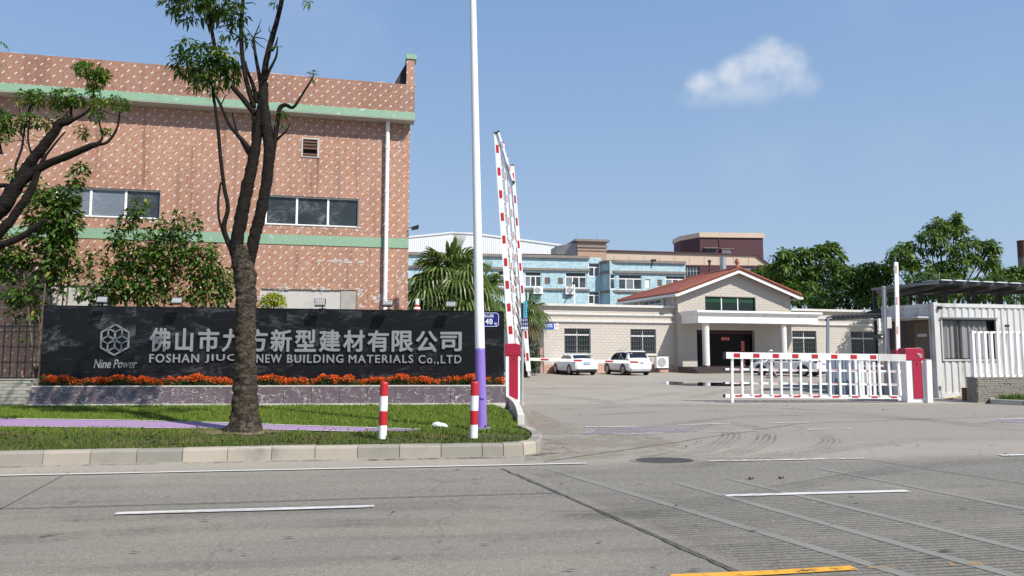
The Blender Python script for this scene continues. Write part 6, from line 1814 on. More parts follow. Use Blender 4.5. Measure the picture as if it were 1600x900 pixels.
for x in (1103, 1224):
    s = rz(x, 540, GP + 1.95)[0]
    c = q(s, GP + 1.95, .45)
    m = MB(); m.lathe(c, [(.30, -.1), (.30, .05), (.27, .1)], 20); base_ = m.build('column_base', M['granite'], office)
    m = MB(); m.lathe(c, [(.25, .1), (.25, pz0 - .45 - .02)], 20); cl_ = m.build('column', M['grout'], office, smooth=False)
    m = MB(); zz_ = .12
    while zz_ < pz0 - .5:
        m.lathe(c, [(.25, zz_), (.262, zz_ + .006), (.262, zz_ + .19), (.25, zz_ + .196)], 20); zz_ += .206
    tag(m.build('column_tile', plain('white_column_tile', (.72, .71, .69), .4, .05, 3), cl_), kind='stuff')
for k in range(3):
    m = MB(); m.fbox(FR, ps0 - .6 + k * .0, ps1 + .2, GP + .36, GP + 3.2 - k * .33, .15 * k + .004 * k, .15 * (k + 1)); m.build('step', M['granite'], office)
m = MB(); m.fbox(FR, ps0, ps1 - .4, GP - .3, GP + .36, .0, .42); m.build('step', M['granite'], office)
# tiled roof: gable to the street, hipped at the back
oh = .75; eo = .5
ez = z_ev - .12
def rp(s, d, z): return q(s, d, z)
L0, R0 = s_g0 - eo, s_g1 + eo
slope = (z_ap - z_ev) / (s_ap - s_g0)
zr_ = z_ap + .16; zeL = zr_ - slope * (s_ap - L0); zeR = zr_ - (z_ap - z_ev) / (s_g1 - s_ap) * (R0 - s_ap)
rb = -3.6
A, B_, Cc, D_ = rp(s_ap, GP + oh, zr_), rp(L0, GP + oh, zeL), rp(L0, -GD - .3, zeL), rp(s_ap, rb, zr_)
E_, F_ = rp(R0, GP + oh, zeR), rp(R0, -GD - .3, zeR)
m = MB(); dn = Vector((0, 0, -.14))
for poly in ((A, B_, Cc, D_), (E_, A, D_, F_), (Cc, F_, D_)):
    m.poly(poly); m.poly([p + dn for p in poly][::-1])
m.poly([B_, A, A + dn, B_ + dn]); m.poly([A, E_, E_ + dn, A + dn]); m.poly([Cc, B_, B_ + dn, Cc + dn]); m.poly([E_, F_, F_ + dn, E_ + dn]); m.poly([F_, Cc, Cc + dn, F_ + dn])
roof = m.build('roof', M['rooftile'], office)
m = MB()
def tilerow(e0, e1, r0, r1, n, rows):
    """roof tiles in stepped courses from eave e to ridge r"""
    for j in range(rows):
        t0, t1 = j / rows, (j + 1.08) / rows
        for i in range(n):
            u = (i + .5) / n
            f0, f1 = e0.lerp(e1, u), r0.lerp(r1, u)
            w = ((e1 - e0).lerp(r1 - r0, t0)) / n
            if w.length < .06: continue
            a, b = f0.lerp(f1, t0), f0.lerp(f1, min(t1, 1))
            up = Vector((0, 0, 1))
            h0, h1 = .055, .02
            m.add([a - w * .42 + up * .004, a + up * h0, a + w * .42 + up * .004, b - w * .42 + up * .002, b + up * h1, b + w * .42 + up * .002], [(0, 1, 4, 3), (1, 2, 5, 4), (0, 2, 1)])
tilerow(Cc, B_, D_, A, 46, 16); tilerow(E_, F_, A, D_, 46, 16); tilerow(F_, Cc, D_ + Vector((.01, 0, 0)), D_, 40, 16)
tag(m.build('roof_tile', M['rooftile'], roof), kind='stuff')
for a, b in ((A, D_), (D_, Cc), (D_, F_)):
    m = MB(); m.tube([a + Vector((0, 0, .03)), b + Vector((0, 0, .03))], .11, 10); m.build('ridge_tile', M['terra'], roof)
for e, p in ((B_, A), (E_, A)):
    n = 22
    for i in range(n):
        a, b = e.lerp(p, i / n) + FR.n * .0, e.lerp(p, (i + .96) / n)
        m = MB(); m.bar(a + Vector((0, 0, .06)), b + Vector((0, 0, .04)), .16, .10); m.build('verge_tile', M['terra'], roof, origin=a)
for (e, p) in ((B_, A), (E_, A)):
    m = MB(); off = FR.n * -.1 + Vector((0, 0, -.26)); m.bar(e + off, p + off, .12, .22); m.build('bargeboard', M['white'], roof)
for (e, p) in ((Cc, B_), (E_, F_)):
    m = MB(); m.bar(e + Vector((0, 0, -.24)), p + Vector((0, 0, -.24)), .3, .2); m.build('eave_board', M['offwhite'], roof)
m = MB(); m.lathe(A - FR.n * .3 + Vector((0, 0, .02)), [(.16, 0), (.2, .1), (.12, .2), (.1, .3), (.17, .42), (.19, .52), (.12, .62), (.14, .68), (.08, .76), (.01, .8)], 12); m.build('finial', M['terra'], roof, smooth=True)
# sign on the left wing
t = thing('height_sign', 'small blue and white notice reading 3m high on the office wall near the palm', 'sign', q(rz(860, 508)[0], .03, rz(860, 508)[1]))
a, b = rz(853.5, 514.5, .03), rz(865.5, 502.5, .03); m = MB(); m.fbox(FR, a[0], b[0], .02, .035, a[1], b[1]); bp = m.build('panel', M['plate'], t)
m = MB()
for k, wd in ((.62, .9), (.5, .75), (.3, .9)): m.fbox(FR, a[0] + .06, a[0] + .06 + (b[0] - a[0] - .12) * wd, .0355, .037, a[1] + (b[1] - a[1]) * k, a[1] + (b[1] - a[1]) * (k + .07))
m.build('print', M['signwhite'], bp)
a, b = rz(865.8, 514, .03), rz(873, 503, .03); m = MB(); m.fbox(FR, a[0], b[0], .02, .034, a[1], b[1]); bp = m.build('panel', M['signwhite'], t)
lettering('lettering', '3', FR, (a[0] + .03, a[0] + .17, a[1] + .1, b[1] - .06), .0345, .003, M['crimson'], bp, .02)
lettering('lettering', 'm', FR, (a[0] + .19, b[0] - .02, a[1] + .1, a[1] + .24), .0345, .003, M['crimson'], bp, .02)
# outdoor unit by the step
def ac_unit(F, s, z, d, label, w=.9, h=.72, group=None):
    t = thing('air_conditioner', label, 'air conditioner', F.pt(s, d, z), group)
    m = MB(); m.fbox(F, s - w / 2, s + w / 2, d, d + .34, z, z + h); m.build('casing', M['white'], t)
    m = MB(); c = F.pt(s - w * .08, d + .345, z + h / 2)
    k = 20; R = h * .42
    for rr_ in (R, R * .66, R * .33): m.tube([c + F.r * rr_ * math.cos(a * 2 * math.pi / k) + Vector((0, 0, rr_ * math.sin(a * 2 * math.pi / k))) for a in range(k + 1)], .012, 4, cap=False)
    m.build('fan_grille', M['greyp'], t)
    m = MB(); m.prism([c + F.n * -.003 + F.r * R * math.cos(a * 2 * math.pi / k) + Vector((0, 0, R * math.sin(a * 2 * math.pi / k))) for a in range(k)], F.n * .004); m.build('fan_opening', M['greyp'], t)
    m = MB(); m.fbox(F, s - w * .4, s + w * .4, d - .02, d + .3, z - .09, z - .002); m.build('bracket', M['blackm'], t)
    return t
s, z = rz(1032, 582, .5)
ac_unit(FR, rz(1033, 572, .6)[0], .35, .5, 'white air conditioner outdoor unit on a dark stand by the office steps', 1.0, .85)
# planter pot and wires next to it

# ------------------------------------------------------------------ parked cars
def car(label, rear, heading, kind, scale=1.0):
    """rear: ground point under the rear bumper's middle; heading: direction the nose points"""
    t = thing('parked_car', label, 'car', rear, 'white cars parked at the office')
    h = Vector((heading[0], heading[1], 0)).normalized(); r = Vector((h.y, -h.x, 0))
    f = lambda x, y, z: Vector(rear) + r * x * scale + h * y * scale + Vector((0, 0, z * scale))
    if kind == 'sedan':
        st = [(0.0, .72, .40, .70, .66, .84), (.04, .82, .33, .86, .74, .95), (.14, .88, .27, .97, .77, 1.035), (.45, .905, .23, .97, .78, 1.06), (.62, .91, .22, .965, .765, 1.085), (1.2, .915, .20, .955, .64, 1.36), (1.6, .915, .20, .945, .615, 1.425), (2.2, .915, .20, .94, .61, 1.45), (2.75, .915, .20, .93, .62, 1.40), (3.1, .91, .20, .93, .68, 1.22), (3.5, .905, .20, .92, .76, 1.0), (4.0, .895, .21, .86, .76, .91), (4.4, .86, .24, .76, .70, .82), (4.62, .74, .30, .66, .58, .70), (4.68, .62, .36, .58, .50, .62)]
        rw = (4, 5); sw = (5, 9); axles = (.95, 3.72); Rw = .335
    else:
        st = [(0.0, .76, .46, .78, .70, .92), (.05, .86, .38, .95, .78, 1.06), (.13, .905, .31, 1.04, .80, 1.10), (.2, .92, .28, 1.06, .79, 1.14), (.55, .93, .26, 1.06, .66, 1.60), (.75, .935, .26, 1.05, .645, 1.66), (1.5, .935, .25, 1.04, .65, 1.70), (2.2, .935, .25, 1.03, .655, 1.69), (2.65, .935, .25, 1.02, .67, 1.62), (3.1, .93, .25, 1.01, .74, 1.36), (3.5, .925, .25, 1.0, .80, 1.10), (4.0, .91, .27, .96, .80, 1.02), (4.4, .87, .31, .86, .74, .92), (4.6, .76, .37, .74, .62, .78), (4.66, .64, .42, .64, .52, .68)]
        rw = (3, 4); sw = (4, 9); axles = (.88, 3.62); Rw = .365
    def ring(s):
        y, w, zb, zk, wt, zt = s
        half = [(0, zb), (w * .86, zb), (w * .975, zb + .08), (w, zb + (zk - zb) * .45), (w * .985, zk - .06), (w * .955, zk), (wt + .02, zt - min(.09, (zt - zk) * .45)), (wt * .86, zt - .012), (wt * .45, zt), (0, zt + .004)]
        return [(x, y, z) for x, z in half] + [(-x, y, z) for x, z in half[-2:0:-1]]
    R_ = [[f(*p) for p in ring(s)] for s in st]; n = len(R_[0])
    m = MB()
    for k in R_: m.v += [tuple(p) for p in k]
    for i in range(len(R_) - 1):
        for k in range(n): m.f.append((i * n + k, i * n + (k + 1) % n, (i + 1) * n + (k + 1) % n, (i + 1) * n + k)); m.mi.append(0)
    m.f.append(tuple(range(n))); m.mi.append(0); m.f.append(tuple((len(R_) - 1) * n + k for k in range(n))); m.mi.append(0)
    b = m.build('body', M['whitec'], t, smooth=True)
    s_ = b.modifiers.new('sub', 'SUBSURF'); s_.levels = 1; s_.render_levels = 2
    def lerp(i, t_, side, a, e=.0):
        """point on the flank between belt (a=0) and roof shoulder (a=1) at station i + t_"""
        A, B2 = ring(st[i]), ring(st[min(i + 1, len(st) - 1)])
        P5 = [A[5][k] * (1 - t_) + B2[5][k] * t_ for k in range(3)]; P6 = [A[6][k] * (1 - t_) + B2[6][k] * t_ for k in range(3)]
        x, y, z = [P5[k] * (1 - a) + P6[k] * a for k in range(3)]
        return f(side * (x + e), y, z)
    for side in (-1, 1):
        i0, i1 = sw
        spl = [(i0 - .35 if kind == 'sedan' else i0 + .1), (i0 + i1) / 2 - .35, i1 - .05 if kind == 'sedan' else i1 - .1]
        for a, c in zip(spl, spl[1:]):
            m = MB(); k = 8
            for j in range(k):
                u, v = a + .08 + (c - a - .16) * j / k, a + .08 + (c - a - .16) * (j + 1) / k
                top = lambda w: .93
                qd = [lerp(int(u), u - int(u), side, .08, .012), lerp(int(v), v - int(v), side, .08, .012), lerp(int(v), v - int(v), side, top(v), .014), lerp(int(u), u - int(u), side, top(u), .014)]
                m.poly(qd if side > 0 else qd[::-1])
            m.build('side_window', M['carglass'], t, smooth=True)
        m = MB(); y = st[sw[1]][0] - .15; z = st[sw[1]][3] + .05; m.box(f(side * (st[7][1] + .08), y, z), (.17, .13, .13)); m.build('mirror', M['whitec'], t, bevel=.03)
    # rear window
    i, j = rw; A, B2 = st[i], st[j]
    m = MB(); k = 6
    u0, u1 = (.12, .9)
    rows_ = []
    for a in range(k + 1):
        tt = u0 + (u1 - u0) * a / k; y = A[0] + (B2[0] - A[0]) * tt; z = (A[5] + (B2[5] - A[5]) * tt); w = (A[4] + (B2[4] - A[4]) * tt)
        rows_.append([f(x * w * .86, y - .02, z + .022 - abs(x) ** 3 * .02) for x in np.linspace(-1, 1, 7)])
    for a in range(k):
        for c in range(6): m.poly([rows_[a][c], rows_[a][c + 1], rows_[a + 1][c + 1], rows_[a + 1][c]])
    m.build('rear_window', M['carglass'], t, smooth=True)
    # wheels and arches
    for y in axles:
        for side in (-1, 1):
            W_ = st[6][1]
            c0, c1 = f(side * (W_ - .21), y, Rw), f(side * (W_ + .008), y, Rw)
            m = MB(); e = (c1 - c0).normalized(); m.tube([c0, c0 + e * .02, c1 - e * .03, c1], [Rw - .03, Rw, Rw, Rw - .035], 26); wh = m.build('wheel', M['rubber'], t)
            m = MB(); m.tube([c1, c1 + e * .006], [Rw * .66, Rw * .62], 22); rm = m.build('rim', M['rim'], wh)
            for sp_i in range(5):
                a = sp_i * 2 * math.pi / 5 + .3; d = h * math.cos(a) + Vector((0, 0, math.sin(a)))
                m = MB(); m.bar(c1 + e * .008 + d * .03, c1 + e * .008 + d * Rw * .58, .05, .012, up=e); m.build('spoke', M['rim'], wh)
            m = MB(); n_ = 20; ro_ = (Rw + .075)
            pin = [f(side * (W_ + .0035 - (.004 if True else 0)), y, Rw) + (h * math.cos(a) + Vector((0, 0, math.sin(a)))) * ro_ for a in np.linspace(-.25, math.pi + .25, n_)]
            pin2 = [p + e * .012 for p in pin]
            ce = f(side * W_, y, Rw)
            m.add(pin2 + [ce + e * .006], [(k_, k_ + 1, n_) for k_ in range(n_ - 1)]); m.build('wheel_arch', M['blackm'], t)
    # rear lamps, plate, bumper trim
    zl = .93 if kind == 'sedan' else 1.02
    for side in (-1, 1):
        m = MB()
        if kind == 'sedan':
            pts = [f(side * .42, -.012 + .02, zl - .04), f(side * .84, .06, zl - .08), f(side * .90, .22, zl + .0), f(side * .82, .085, zl + .05), f(side * .44, .02, zl + .02)]
        else:
            pts = [f(side * .40, .025, zl - .02), f(side * .86, .06, zl - .05), f(side * .945, .34, zl + .02), f(side * .87, .12, zl + .09), f(side * .42, .055, zl + .03)]
        bk = [p + h * .12 for p in pts]
        m.hexa(pts[:4], bk[:4]); m.add(pts + bk, [(0, 1, 2, 3, 4), (4, 3, 2, 1, 0)])
        m.build('tail_lamp', M['lamp'] if kind == 'sedan' else M['lampgrey'], t)
    zp_ = .80 if kind == 'sedan' else .90
    m = MB(); m.hexa([f(-.22, -.03, zp_ - .07), f(.22, -.03, zp_ - .07), f(.22, .02, zp_ - .07), f(-.22, .02, zp_ - .07)], [f(-.22, -.015, zp_ + .07), f(.22, -.015, zp_ + .07), f(.22, .03, zp_ + .07), f(-.22, .03, zp_ + .07)]); pl = m.build('plate', M['plate'], t)
    m = MB()
    for k in range(6): m.hexa([f(-.17 + k * .06, -.034, zp_ - .035), f(-.135 + k * .06, -.034, zp_ - .035), f(-.135 + k * .06, -.03, zp_ - .035), f(-.17 + k * .06, -.03, zp_ - .035)], [f(-.17 + k * .06, -.026, zp_ + .035), f(-.135 + k * .06, -.026, zp_ + .035), f(-.135 + k * .06, -.02, zp_ + .035), f(-.17 + k * .06, -.02, zp_ + .035)])
    m.build('print', M['signwhite'], pl)
    zb0 = .25 if kind == 'sedan' else .30
    m = MB(); m.hexa([f(-.70, -.012, zb0), f(.70, -.012, zb0), f(.80, .2, zb0 - .03), f(-.80, .2, zb0 - .03)], [f(-.66, -.014, zb0 + .16), f(.66, -.014, zb0 + .16), f(.84, .2, zb0 + .14), f(-.84, .2, zb0 + .14)]); m.build('bumper_trim', M['blackm'] if kind == 'sedan' else M['greyp'], t)
    if kind == 'suv':
        for side in (-1, 1):
            m = MB(); m.tube([f(side * .58, .7, 1.67), f(side * .58, .85, 1.735), f(side * .59, 2.2, 1.745), f(side * .60, 2.4, 1.70)], .018, 6); m.build('roof_rail', M['steel'], t)
        m = MB(); m.hexa([f(-.6, .42, 1.60), f(.6, .42, 1.60), f(.62, .7, 1.67), f(-.62, .7, 1.67)], [f(-.6, .40, 1.635), f(.6, .40, 1.635), f(.62, .7, 1.69), f(-.62, .7, 1.69)]); m.build('spoiler', M['whitec'], t, bevel=.01)
    m = MB(); m.hexa([f(-.8, .3, .16), f(.8, .3, .16), f(.8, 4.3, .16), f(-.8, 4.3, .16)], [f(-.85, .2, .33), f(.85, .2, .33), f(.85, 4.4, .33), f(-.85, 4.4, .33)]); m.build('underbody', M['rubber'], t)
    return t
hd = (-.29, 1)
car('low white sedan with dark rear window and black wheels parked by the first office window', G(917, 586.5), hd, 'sedan')
car('taller white sport utility car with roof rails parked beside the air conditioner', G(1001, 586.8), (-.28, 1), 'suv', .97)
car('white sedan parked behind the lowered railed gate, red tail lamp showing between the bars', G(1288, 588.5), (-.95, 1.0), 'sedan', 1.02)

# ------------------------------------------------------------------ person walking in the yard
def person(px, py, label):
    b = G(px, py); t = thing('person', label, 'person', b)
    k = 1.66 / 1.72
    f = lambda x, y, z: Vector((x * k, y * k, z * k))
    def skin(name, mat, V, E, R, parent, sub=1, root=0):
        me = bpy.data.meshes.new(name); me.from_pydata([tuple(v) for v in V], E, []); me.materials.append(mat)
        o = bpy.data.objects.new(name, me); C.objects.link(o)
        md = o.modifiers.new('skin', 'SKIN'); md.use_smooth_shade = True
        lay = me.skin_vertices[0].data
        for i, r in enumerate(R): lay[i].radius = (r, r); lay[i].use_root = (i == root)
        s = o.modifiers.new('sub', 'SUBSURF'); s.levels = sub; s.render_levels = sub
        bpy.context.view_layer.update()
        ev = o.evaluated_get(bpy.context.evaluated_depsgraph_get()); m2 = bpy.data.meshes.new_from_object(ev)
        bpy.data.objects.remove(o)
        m2.name = name
        auto_uv(m2, b)
        o = bpy.data.objects.new(name, m2); finish(o, parent, b)
        return o
    # walking to the left, body turned three quarters
    V = []; E = []; R = []
    def add(p, r, par=None):
        V.append(f(*p)); R.append(r * k)
        if par is not None: E.append((par, len(V) - 1))
        return len(V) - 1
    pel = add((0, 0, .95), .13); ab = add((0, 0, 1.12), .12, pel); ch = add((-.01, 0, 1.30), .14, ab); nk = add((-.015, 0, 1.46), .055, ch); hd0 = add((-.03, 0, 1.55), .075, nk); hd1 = add((-.035, 0, 1.64), .085, hd0); add((-.03, 0, 1.70), .06, hd1)
    add((-.115, 0, 1.585), .016, hd0)                       # nose
    add((-.03, .085, 1.60), .016, hd1); add((-.03, -.085, 1.60), .016, hd1)
    for sgn, kx in ((1, .22), (-1, -.24)):
        hp = add((0, sgn * .09, .90), .095, pel); kn = add((kx * .45, sgn * .09, .50), .062, hp); an = add((kx + (.10 if kx > 0 else 0), sgn * .09, .09 if kx < 0 else .12), .042, kn); add((an and V[an].x / k - .12, sgn * .09, .04 if kx < 0 else .05), .035, an)
    for sgn, kx in ((1, -.18), (-1, .2)):
        sh = add((-.01, sgn * .18, 1.40), .055, ch); el = add((kx * .35, sgn * .23, 1.14), .042, sh); wr = add((kx - .08, sgn * .22, .92), .03, el); pa = add((kx - .10, sgn * .215, .86), .034, wr)
        for j in range(4): x = add((kx - .135 + j * .022, sgn * (.21), .82), .010, pa); add((kx - .14 + j * .02, sgn * .20, .775 + .006 * j), .008, x)
        x = add((kx - .14, sgn * .19, .85), .010, pa); add((kx - .155, sgn * .18, .82), .008, x)
    body = skin('body', M['skin'], V, E, R, t, 1)
    V = []; E = []; R = []
    a0 = add((0, 0, .93), .155); a1 = add((0, 0, 1.14), .145, a0); a2 = add((-.01, 0, 1.33), .16, a1); a3 = add((-.012, 0, 1.43), .09, a2)
    for sgn, kx in ((1, -.18), (-1, .2)):
        s1 = add((-.01, sgn * .185, 1.39), .07, a2); add((kx * .33, sgn * .235, 1.16), .062, s1)
    skin('shirt', M['shirt'], V, E, R, t, 1)
    V = []; E = []; R = []
    a0 = add((0, 0, .95), .145)
    for sgn, kx in ((1, .22), (-1, -.24)):
        hp = add((0, sgn * .09, .88), .108, a0); kn = add((kx * .45, sgn * .09, .50), .078, hp); add((kx + (.09 if kx > 0 else 0), sgn * .09, .13 if kx < 0 else .16), .062, kn)
    skin('trousers', M['trouser'], V, E, R, t, 1)
    for sgn, kx in ((1, .22), (-1, -.24)):
        x = kx + (.10 if kx > 0 else 0); z = .0 if kx < 0 else .02
        m = MB(); p = [b + f(x + dx, sgn * .09 + dy, z) for dx, dy in ((-.17, -.03), (-.1, -.048), (.05, -.042), (.07, 0), (.05, .042), (-.1, .048), (-.17, .03))]; m.prism(p, (0, 0, .075)); m.build('shoe', M['blackm'], t, bevel=.015)
    m = MB(); m.lathe(b + f(-.03, 0, 1.655), [(.10, 0), (.105, .03), (.09, .075), (.05, .1), (.001, .105)], 14); m.prism([b + f(-.03 + dx, dy, 1.655) for dx, dy in ((-.19, -.05), (-.08, -.095), (-.08, .095), (-.19, .05))], (0, 0, .015)); m.build('cap', M['shirt'], t, smooth=True)
    m = MB(); m.lathe(b + f(-.005, 0, 1.58), [(.06, -.02), (.088, .02), (.095, .07)], 12); m.build('hair', M['hair'], t, smooth=True)
    m = MB()
    for sgn in (-1, 1): m.box(b + f(-.112, sgn * .03, 1.605), (.012, .022, .012))
    m.box(b + f(-.110, 0, 1.545), (.012, .04, .008)); m.build('face', M['hair'], body)
    return t
person(1206.5, 590.5, 'person in white shirt, white cap and grey trousers walking across the yard')

# ------------------------------------------------------------------ sliding gate folded up behind the barrier
t = thing('folding_gate', 'folded sliding gate of blue grey panels and white bars behind the lowered barrier', 'gate', P(1330, 616, 25.5))
FG = Frame(P(1293, 616, 25.8), (1.0, -.06))
for i in range(5):
    s = i * .245; m = MB(); zt = P(1300, 561, 25.7).z
    n = 4
    for k in range(n):
        a = s + .235 * k / n; m.fbox(FG, a, a + .235 / n - .004, 0, .05 + (.015 if k % 2 else 0), .05, zt)
    m.build('panel', M['bluegrey'], t)
FG2 = Frame(P(1338, 616, 25.2), (1.0, -.06))
for i in range(6):
    s = .0 + i * .20; zt = P(1340, 563, 25.2).z - .02 * i; m = MB(); m.fbox(FG2, s, s + .085, -.1 + .06 * (i % 2), -.04 + .06 * (i % 2), .06 + (.12 if i > 3 else 0), zt); m.build('bar', M['white'], t)
m = MB(); m.fbox(FG2, 0, 1.15, -.13, -.101, 1.05, 1.12); m.build('rail', M['white'], t)
m = MB(); m.fbox(FG2, -.9, 1.15, -.2, .0, .0, .05); m.build('track', M['greyp'], t)
t2 = thing('steel_post', 'thin dark steel post holding the outer corner of the awning', 'post', P(1293.5, 605, 27.6))
a = P(1293.5, 620, 27.6); a.z = 0; c = P(1293.5, 497, 27.6)
m = MB(); m.bar(a, c, .09, up=(0, 1, 0)); m.build('post', M['bluegrey'], t2)
m = MB(); m.box(a + Vector((0, 0, .01)), (.2, .2, .02)); m.build('foot_plate', M['bluegrey'], t2)

# ------------------------------------------------------------------ guard booth: a converted container
k0 = P(1466, 620, 24.8)
FC = Frame((k0.x, k0.y), (4.0, 1.0))                       # front
q = FC.pt
cz = lambda px, py, d=0.0: FC.sz(px, py, d)
zt = cz(1480, 474)[1]; CL, CW = 6.05, 2.45
FD = Frame(q(0, -CW, 0), q(0, 0, 0) - q(0, -CW, 0))         # left end, s = CW at the corner
booth = thing('guard_booth', 'white corrugated container guard booth with grey curtained window', 'booth', q(3, -1.2, 0))
fw_ = (cz(1474, 540)[0], cz(1558, 540)[0], cz(1500, 561.5)[1], cz(1500, 499)[1])
ez_ = lambda px, py: FD.sz(px, py)
lw_ = (.30, CW - .24, fw_[2] + .02, fw_[3])
def corrug(F, s0, s1, z0, z1, d, holes, parent, pitch=.285, dep=.036, mat='container'):
    m = MB(); prof = [(0, 0), (.30, 0), (.42, -1), (.72, -1), (.84, 0), (1, 0)]
    ss = []; s = s0
    while s < s1:
        for a, e in prof[:-1]:
            x = s + a * pitch
            if x < s1: ss.append((x, d + e * dep))
        s += pitch
    ss.append((s1, d))
    bands = sorted({z0, z1, *[h[2] for h in holes], *[h[3] for h in holes]})
    for zb, zc in zip(bands, bands[1:]):
        for (a, da), (b, db) in zip(ss, ss[1:]):
            if any(h[0] < (a + b) / 2 < h[1] and h[2] < (zb + zc) / 2 < h[3] for h in holes): continue
            m.poly([F.pt(a, da, zb), F.pt(b, db, zb), F.pt(b, db, zc), F.pt(a, da, zc)])
    return m.build('corrugated_wall', M[mat], parent)
corrug(FC, .16, CL - .16, .16, zt - .12, -.02, [(fw_[0] - .05, fw_[1] + .05, fw_[2] - .05, fw_[3] + .05)], booth)
corrug(FD, .16, CW - .16, .16, zt - .12, -.02, [(lw_[0] - .05, lw_[1] + .05, lw_[2] - .05, lw_[3] + .05)], booth)
for F, L_ in ((FC, CL), (FD, CW)):
    m = MB(); m.fbox(F, .16, L_ - .16, -.09, .004, zt - .13, zt); m.build('top_rail', M['container'], booth)
    m = MB(); m.fbox(F, .16, L_ - .16, -.09, .004, .0, .16); m.build('bottom_rail', M['container'], booth)
for s, d in ((0, 0), (CL - .16, 0), (0, -CW + .16), (CL - .16, -CW + .16)):
    m = MB(); m.fbox(FC, s, s + .16, d - .16, d + .008, 0, zt + .01); m.build('corner_post', M['container'], booth)
    m = MB(); m.fbox(FC, s - .01, s + .17, d - .17, d + .016, zt - .10, zt + .03); m.build('corner_casting', M['container'], booth, bevel=.008)
m = MB(); m.fbox(FC, .05, CL - .05, -CW + .05, -.1, zt - .08, zt - .03); m.build('roof', M['container'], booth)
m = MB(); m.fbox(FC, .17, CL - .17, -CW + .1, -.12, .05, .1); m.build('floor', M['dark'], booth)
m = MB(); m.poly([q(CL, 0, 0), q(CL, -CW, 0), q(CL, -CW, zt - .02), q(CL, 0, zt - .02)]); m.poly([q(CL, -CW, 0), q(0, -CW, 0), q(0, -CW, zt - .02), q(CL, -CW, zt - .02)]); m.build('rear_wall', M['container'], booth)
def cont_window(F, h, back, mull):
    m = MB(); f_ = .05
    for a in ((h[0] - .05, h[1] + .05, h[2] - .05, h[2]), (h[0] - .05, h[1] + .05, h[3], h[3] + .05), (h[0] - .05, h[0], h[2], h[3]), (h[1], h[1] + .05, h[2], h[3])): m.fbox(F, a[0], a[1], -.09, .01, a[2], a[3])
    w = m.build('window', M['container'], booth)
    m = MB(); m.fbox(F, h[0] - .08, h[1] + .08, .0, .09, h[3] + .051, h[3] + .075); m.build('rain_ledge', M['greyp'], w)
    return w
w = cont_window(FC, fw_, None, 1)
m = MB(); n = 60                                            # pleated curtain
prev = None
for i in range(n + 1):
    s = fw_[0] + (fw_[1] - fw_[0]) * .9 * i / n; d = -.16 + .03 * math.sin(i * .9) + .012 * math.sin(i * 2.3)
    if prev: m.poly([FC.pt(prev[0], prev[1], fw_[2]), FC.pt(s, d, fw_[2]), FC.pt(s, d, fw_[3]), FC.pt(prev[0], prev[1], fw_[3])])
    prev = (s, d)
m.build('curtain', M['curtain'], w, smooth=True)
m = MB(); m.fbox(FC, fw_[0], fw_[1], -.21, -.2, fw_[2], fw_[3]); m.build('backing', M['dark'], w)
for x in (fw_[0] + (fw_[1] - fw_[0]) * .33,):
    m = MB(); m.fbox(FC, x - .03, x + .03, -.08, -.05, fw_[2], fw_[3]); m.build('mullion', M['blackm'], w)
for a in ((fw_[0], fw_[1], fw_[2], fw_[2] + .04), (fw_[0], fw_[1], fw_[3] - .04, fw_[3]), (fw_[0], fw_[0] + .04, fw_[2], fw_[3]), (fw_[1] - .04, fw_[1], fw_[2], fw_[3])):
    m = MB(); m.fbox(FC, a[0], a[1], -.085, -.05, a[2] + .001, a[3] - .001); m.build('frame', M['blackm'], w)
w = cont_window(FD, lw_, None, 1)
m = MB(); m.fbox(FD, lw_[0], lw_[1], -.5, -.48, lw_[2], lw_[3]); m.build('backing', M['dark'], w)
m = MB(); m.fbox(FD, lw_[0], lw_[1], -.07, -.06, lw_[2], lw_[3]); m.build('pane', M['glass'], w)
m = MB(); x = lw_[0] + (lw_[1] - lw_[0]) * .62; m.fbox(FD, x, lw_[1] - .08, -.058, -.05, lw_[2] + .02, lw_[3] - .1); m.build('notice_sheet', plain('brown_card', (.12, .10, .075), .8, .2, 3), w)
m = MB(); m.fbox(FD, x + .06, x + .30, -.0485, -.045, lw_[2] + .05, lw_[2] + .42); m.build('notice_sheet', plain('grey_paper', (.36, .36, .36), .8, .1, 8), w)
m = MB(); m.fbox(FD, x + .15, lw_[1] - .16, -.0485, -.046, lw_[2] + .78, lw_[2] + .88); m.build('notice_sheet', M['render'], w)
m = MB(); m.fbox(FD, lw_[0] - .3, lw_[1] + .1, .02, .55, lw_[3] + .05, lw_[3] + .09); m.build('hood', M['offwhite'], booth)
m = MB(); c = q(.2, .06, zt - .16); m.box(c, (.13, .12, .12)); cm = m.build('camera', M['blackm'], booth, bevel=.02)
# awning left of the booth, reaching over the lane
t = thing('awning', 'small dark corrugated awning hung between the booth and a thin post', 'awning', P(1340, 500, 27.0))
A, B_, Cc, D_ = P(1290, 497.5, 27.7), P(1387, 492, 27.4), P(1387, 488.5, 29.0), P(1300, 494.5, 29.3)
m = MB(); n = 26
for i in range(n):
    u, v = i / n, (i + 1) / n; z = .03 if i % 2 else 0
    a, b, c, d = A.lerp(B_, u), A.lerp(B_, v), D_.lerp(Cc, v), D_.lerp(Cc, u); up = Vector((0, 0, .03)); o_ = Vector((0, 0, z))
    m.hexa([a + o_, b + o_, c + o_, d + o_], [a + o_ + up, b + o_ + up, c + o_ + up, d + o_ + up])
tag(m.build('roof_sheet', M['darkroof'], t), kind='stuff')
m = MB(); m.bar(A + Vector((0, .03, -.06)), B_ + Vector((0, .03, -.06)), .06, .09); m.build('beam', M['darkroof'], t)
m = MB(); m.bar(D_ + Vector((0, -.03, -.06)), Cc + Vector((0, -.03, -.06)), .06, .09); m.build('beam', M['darkroof'], t)
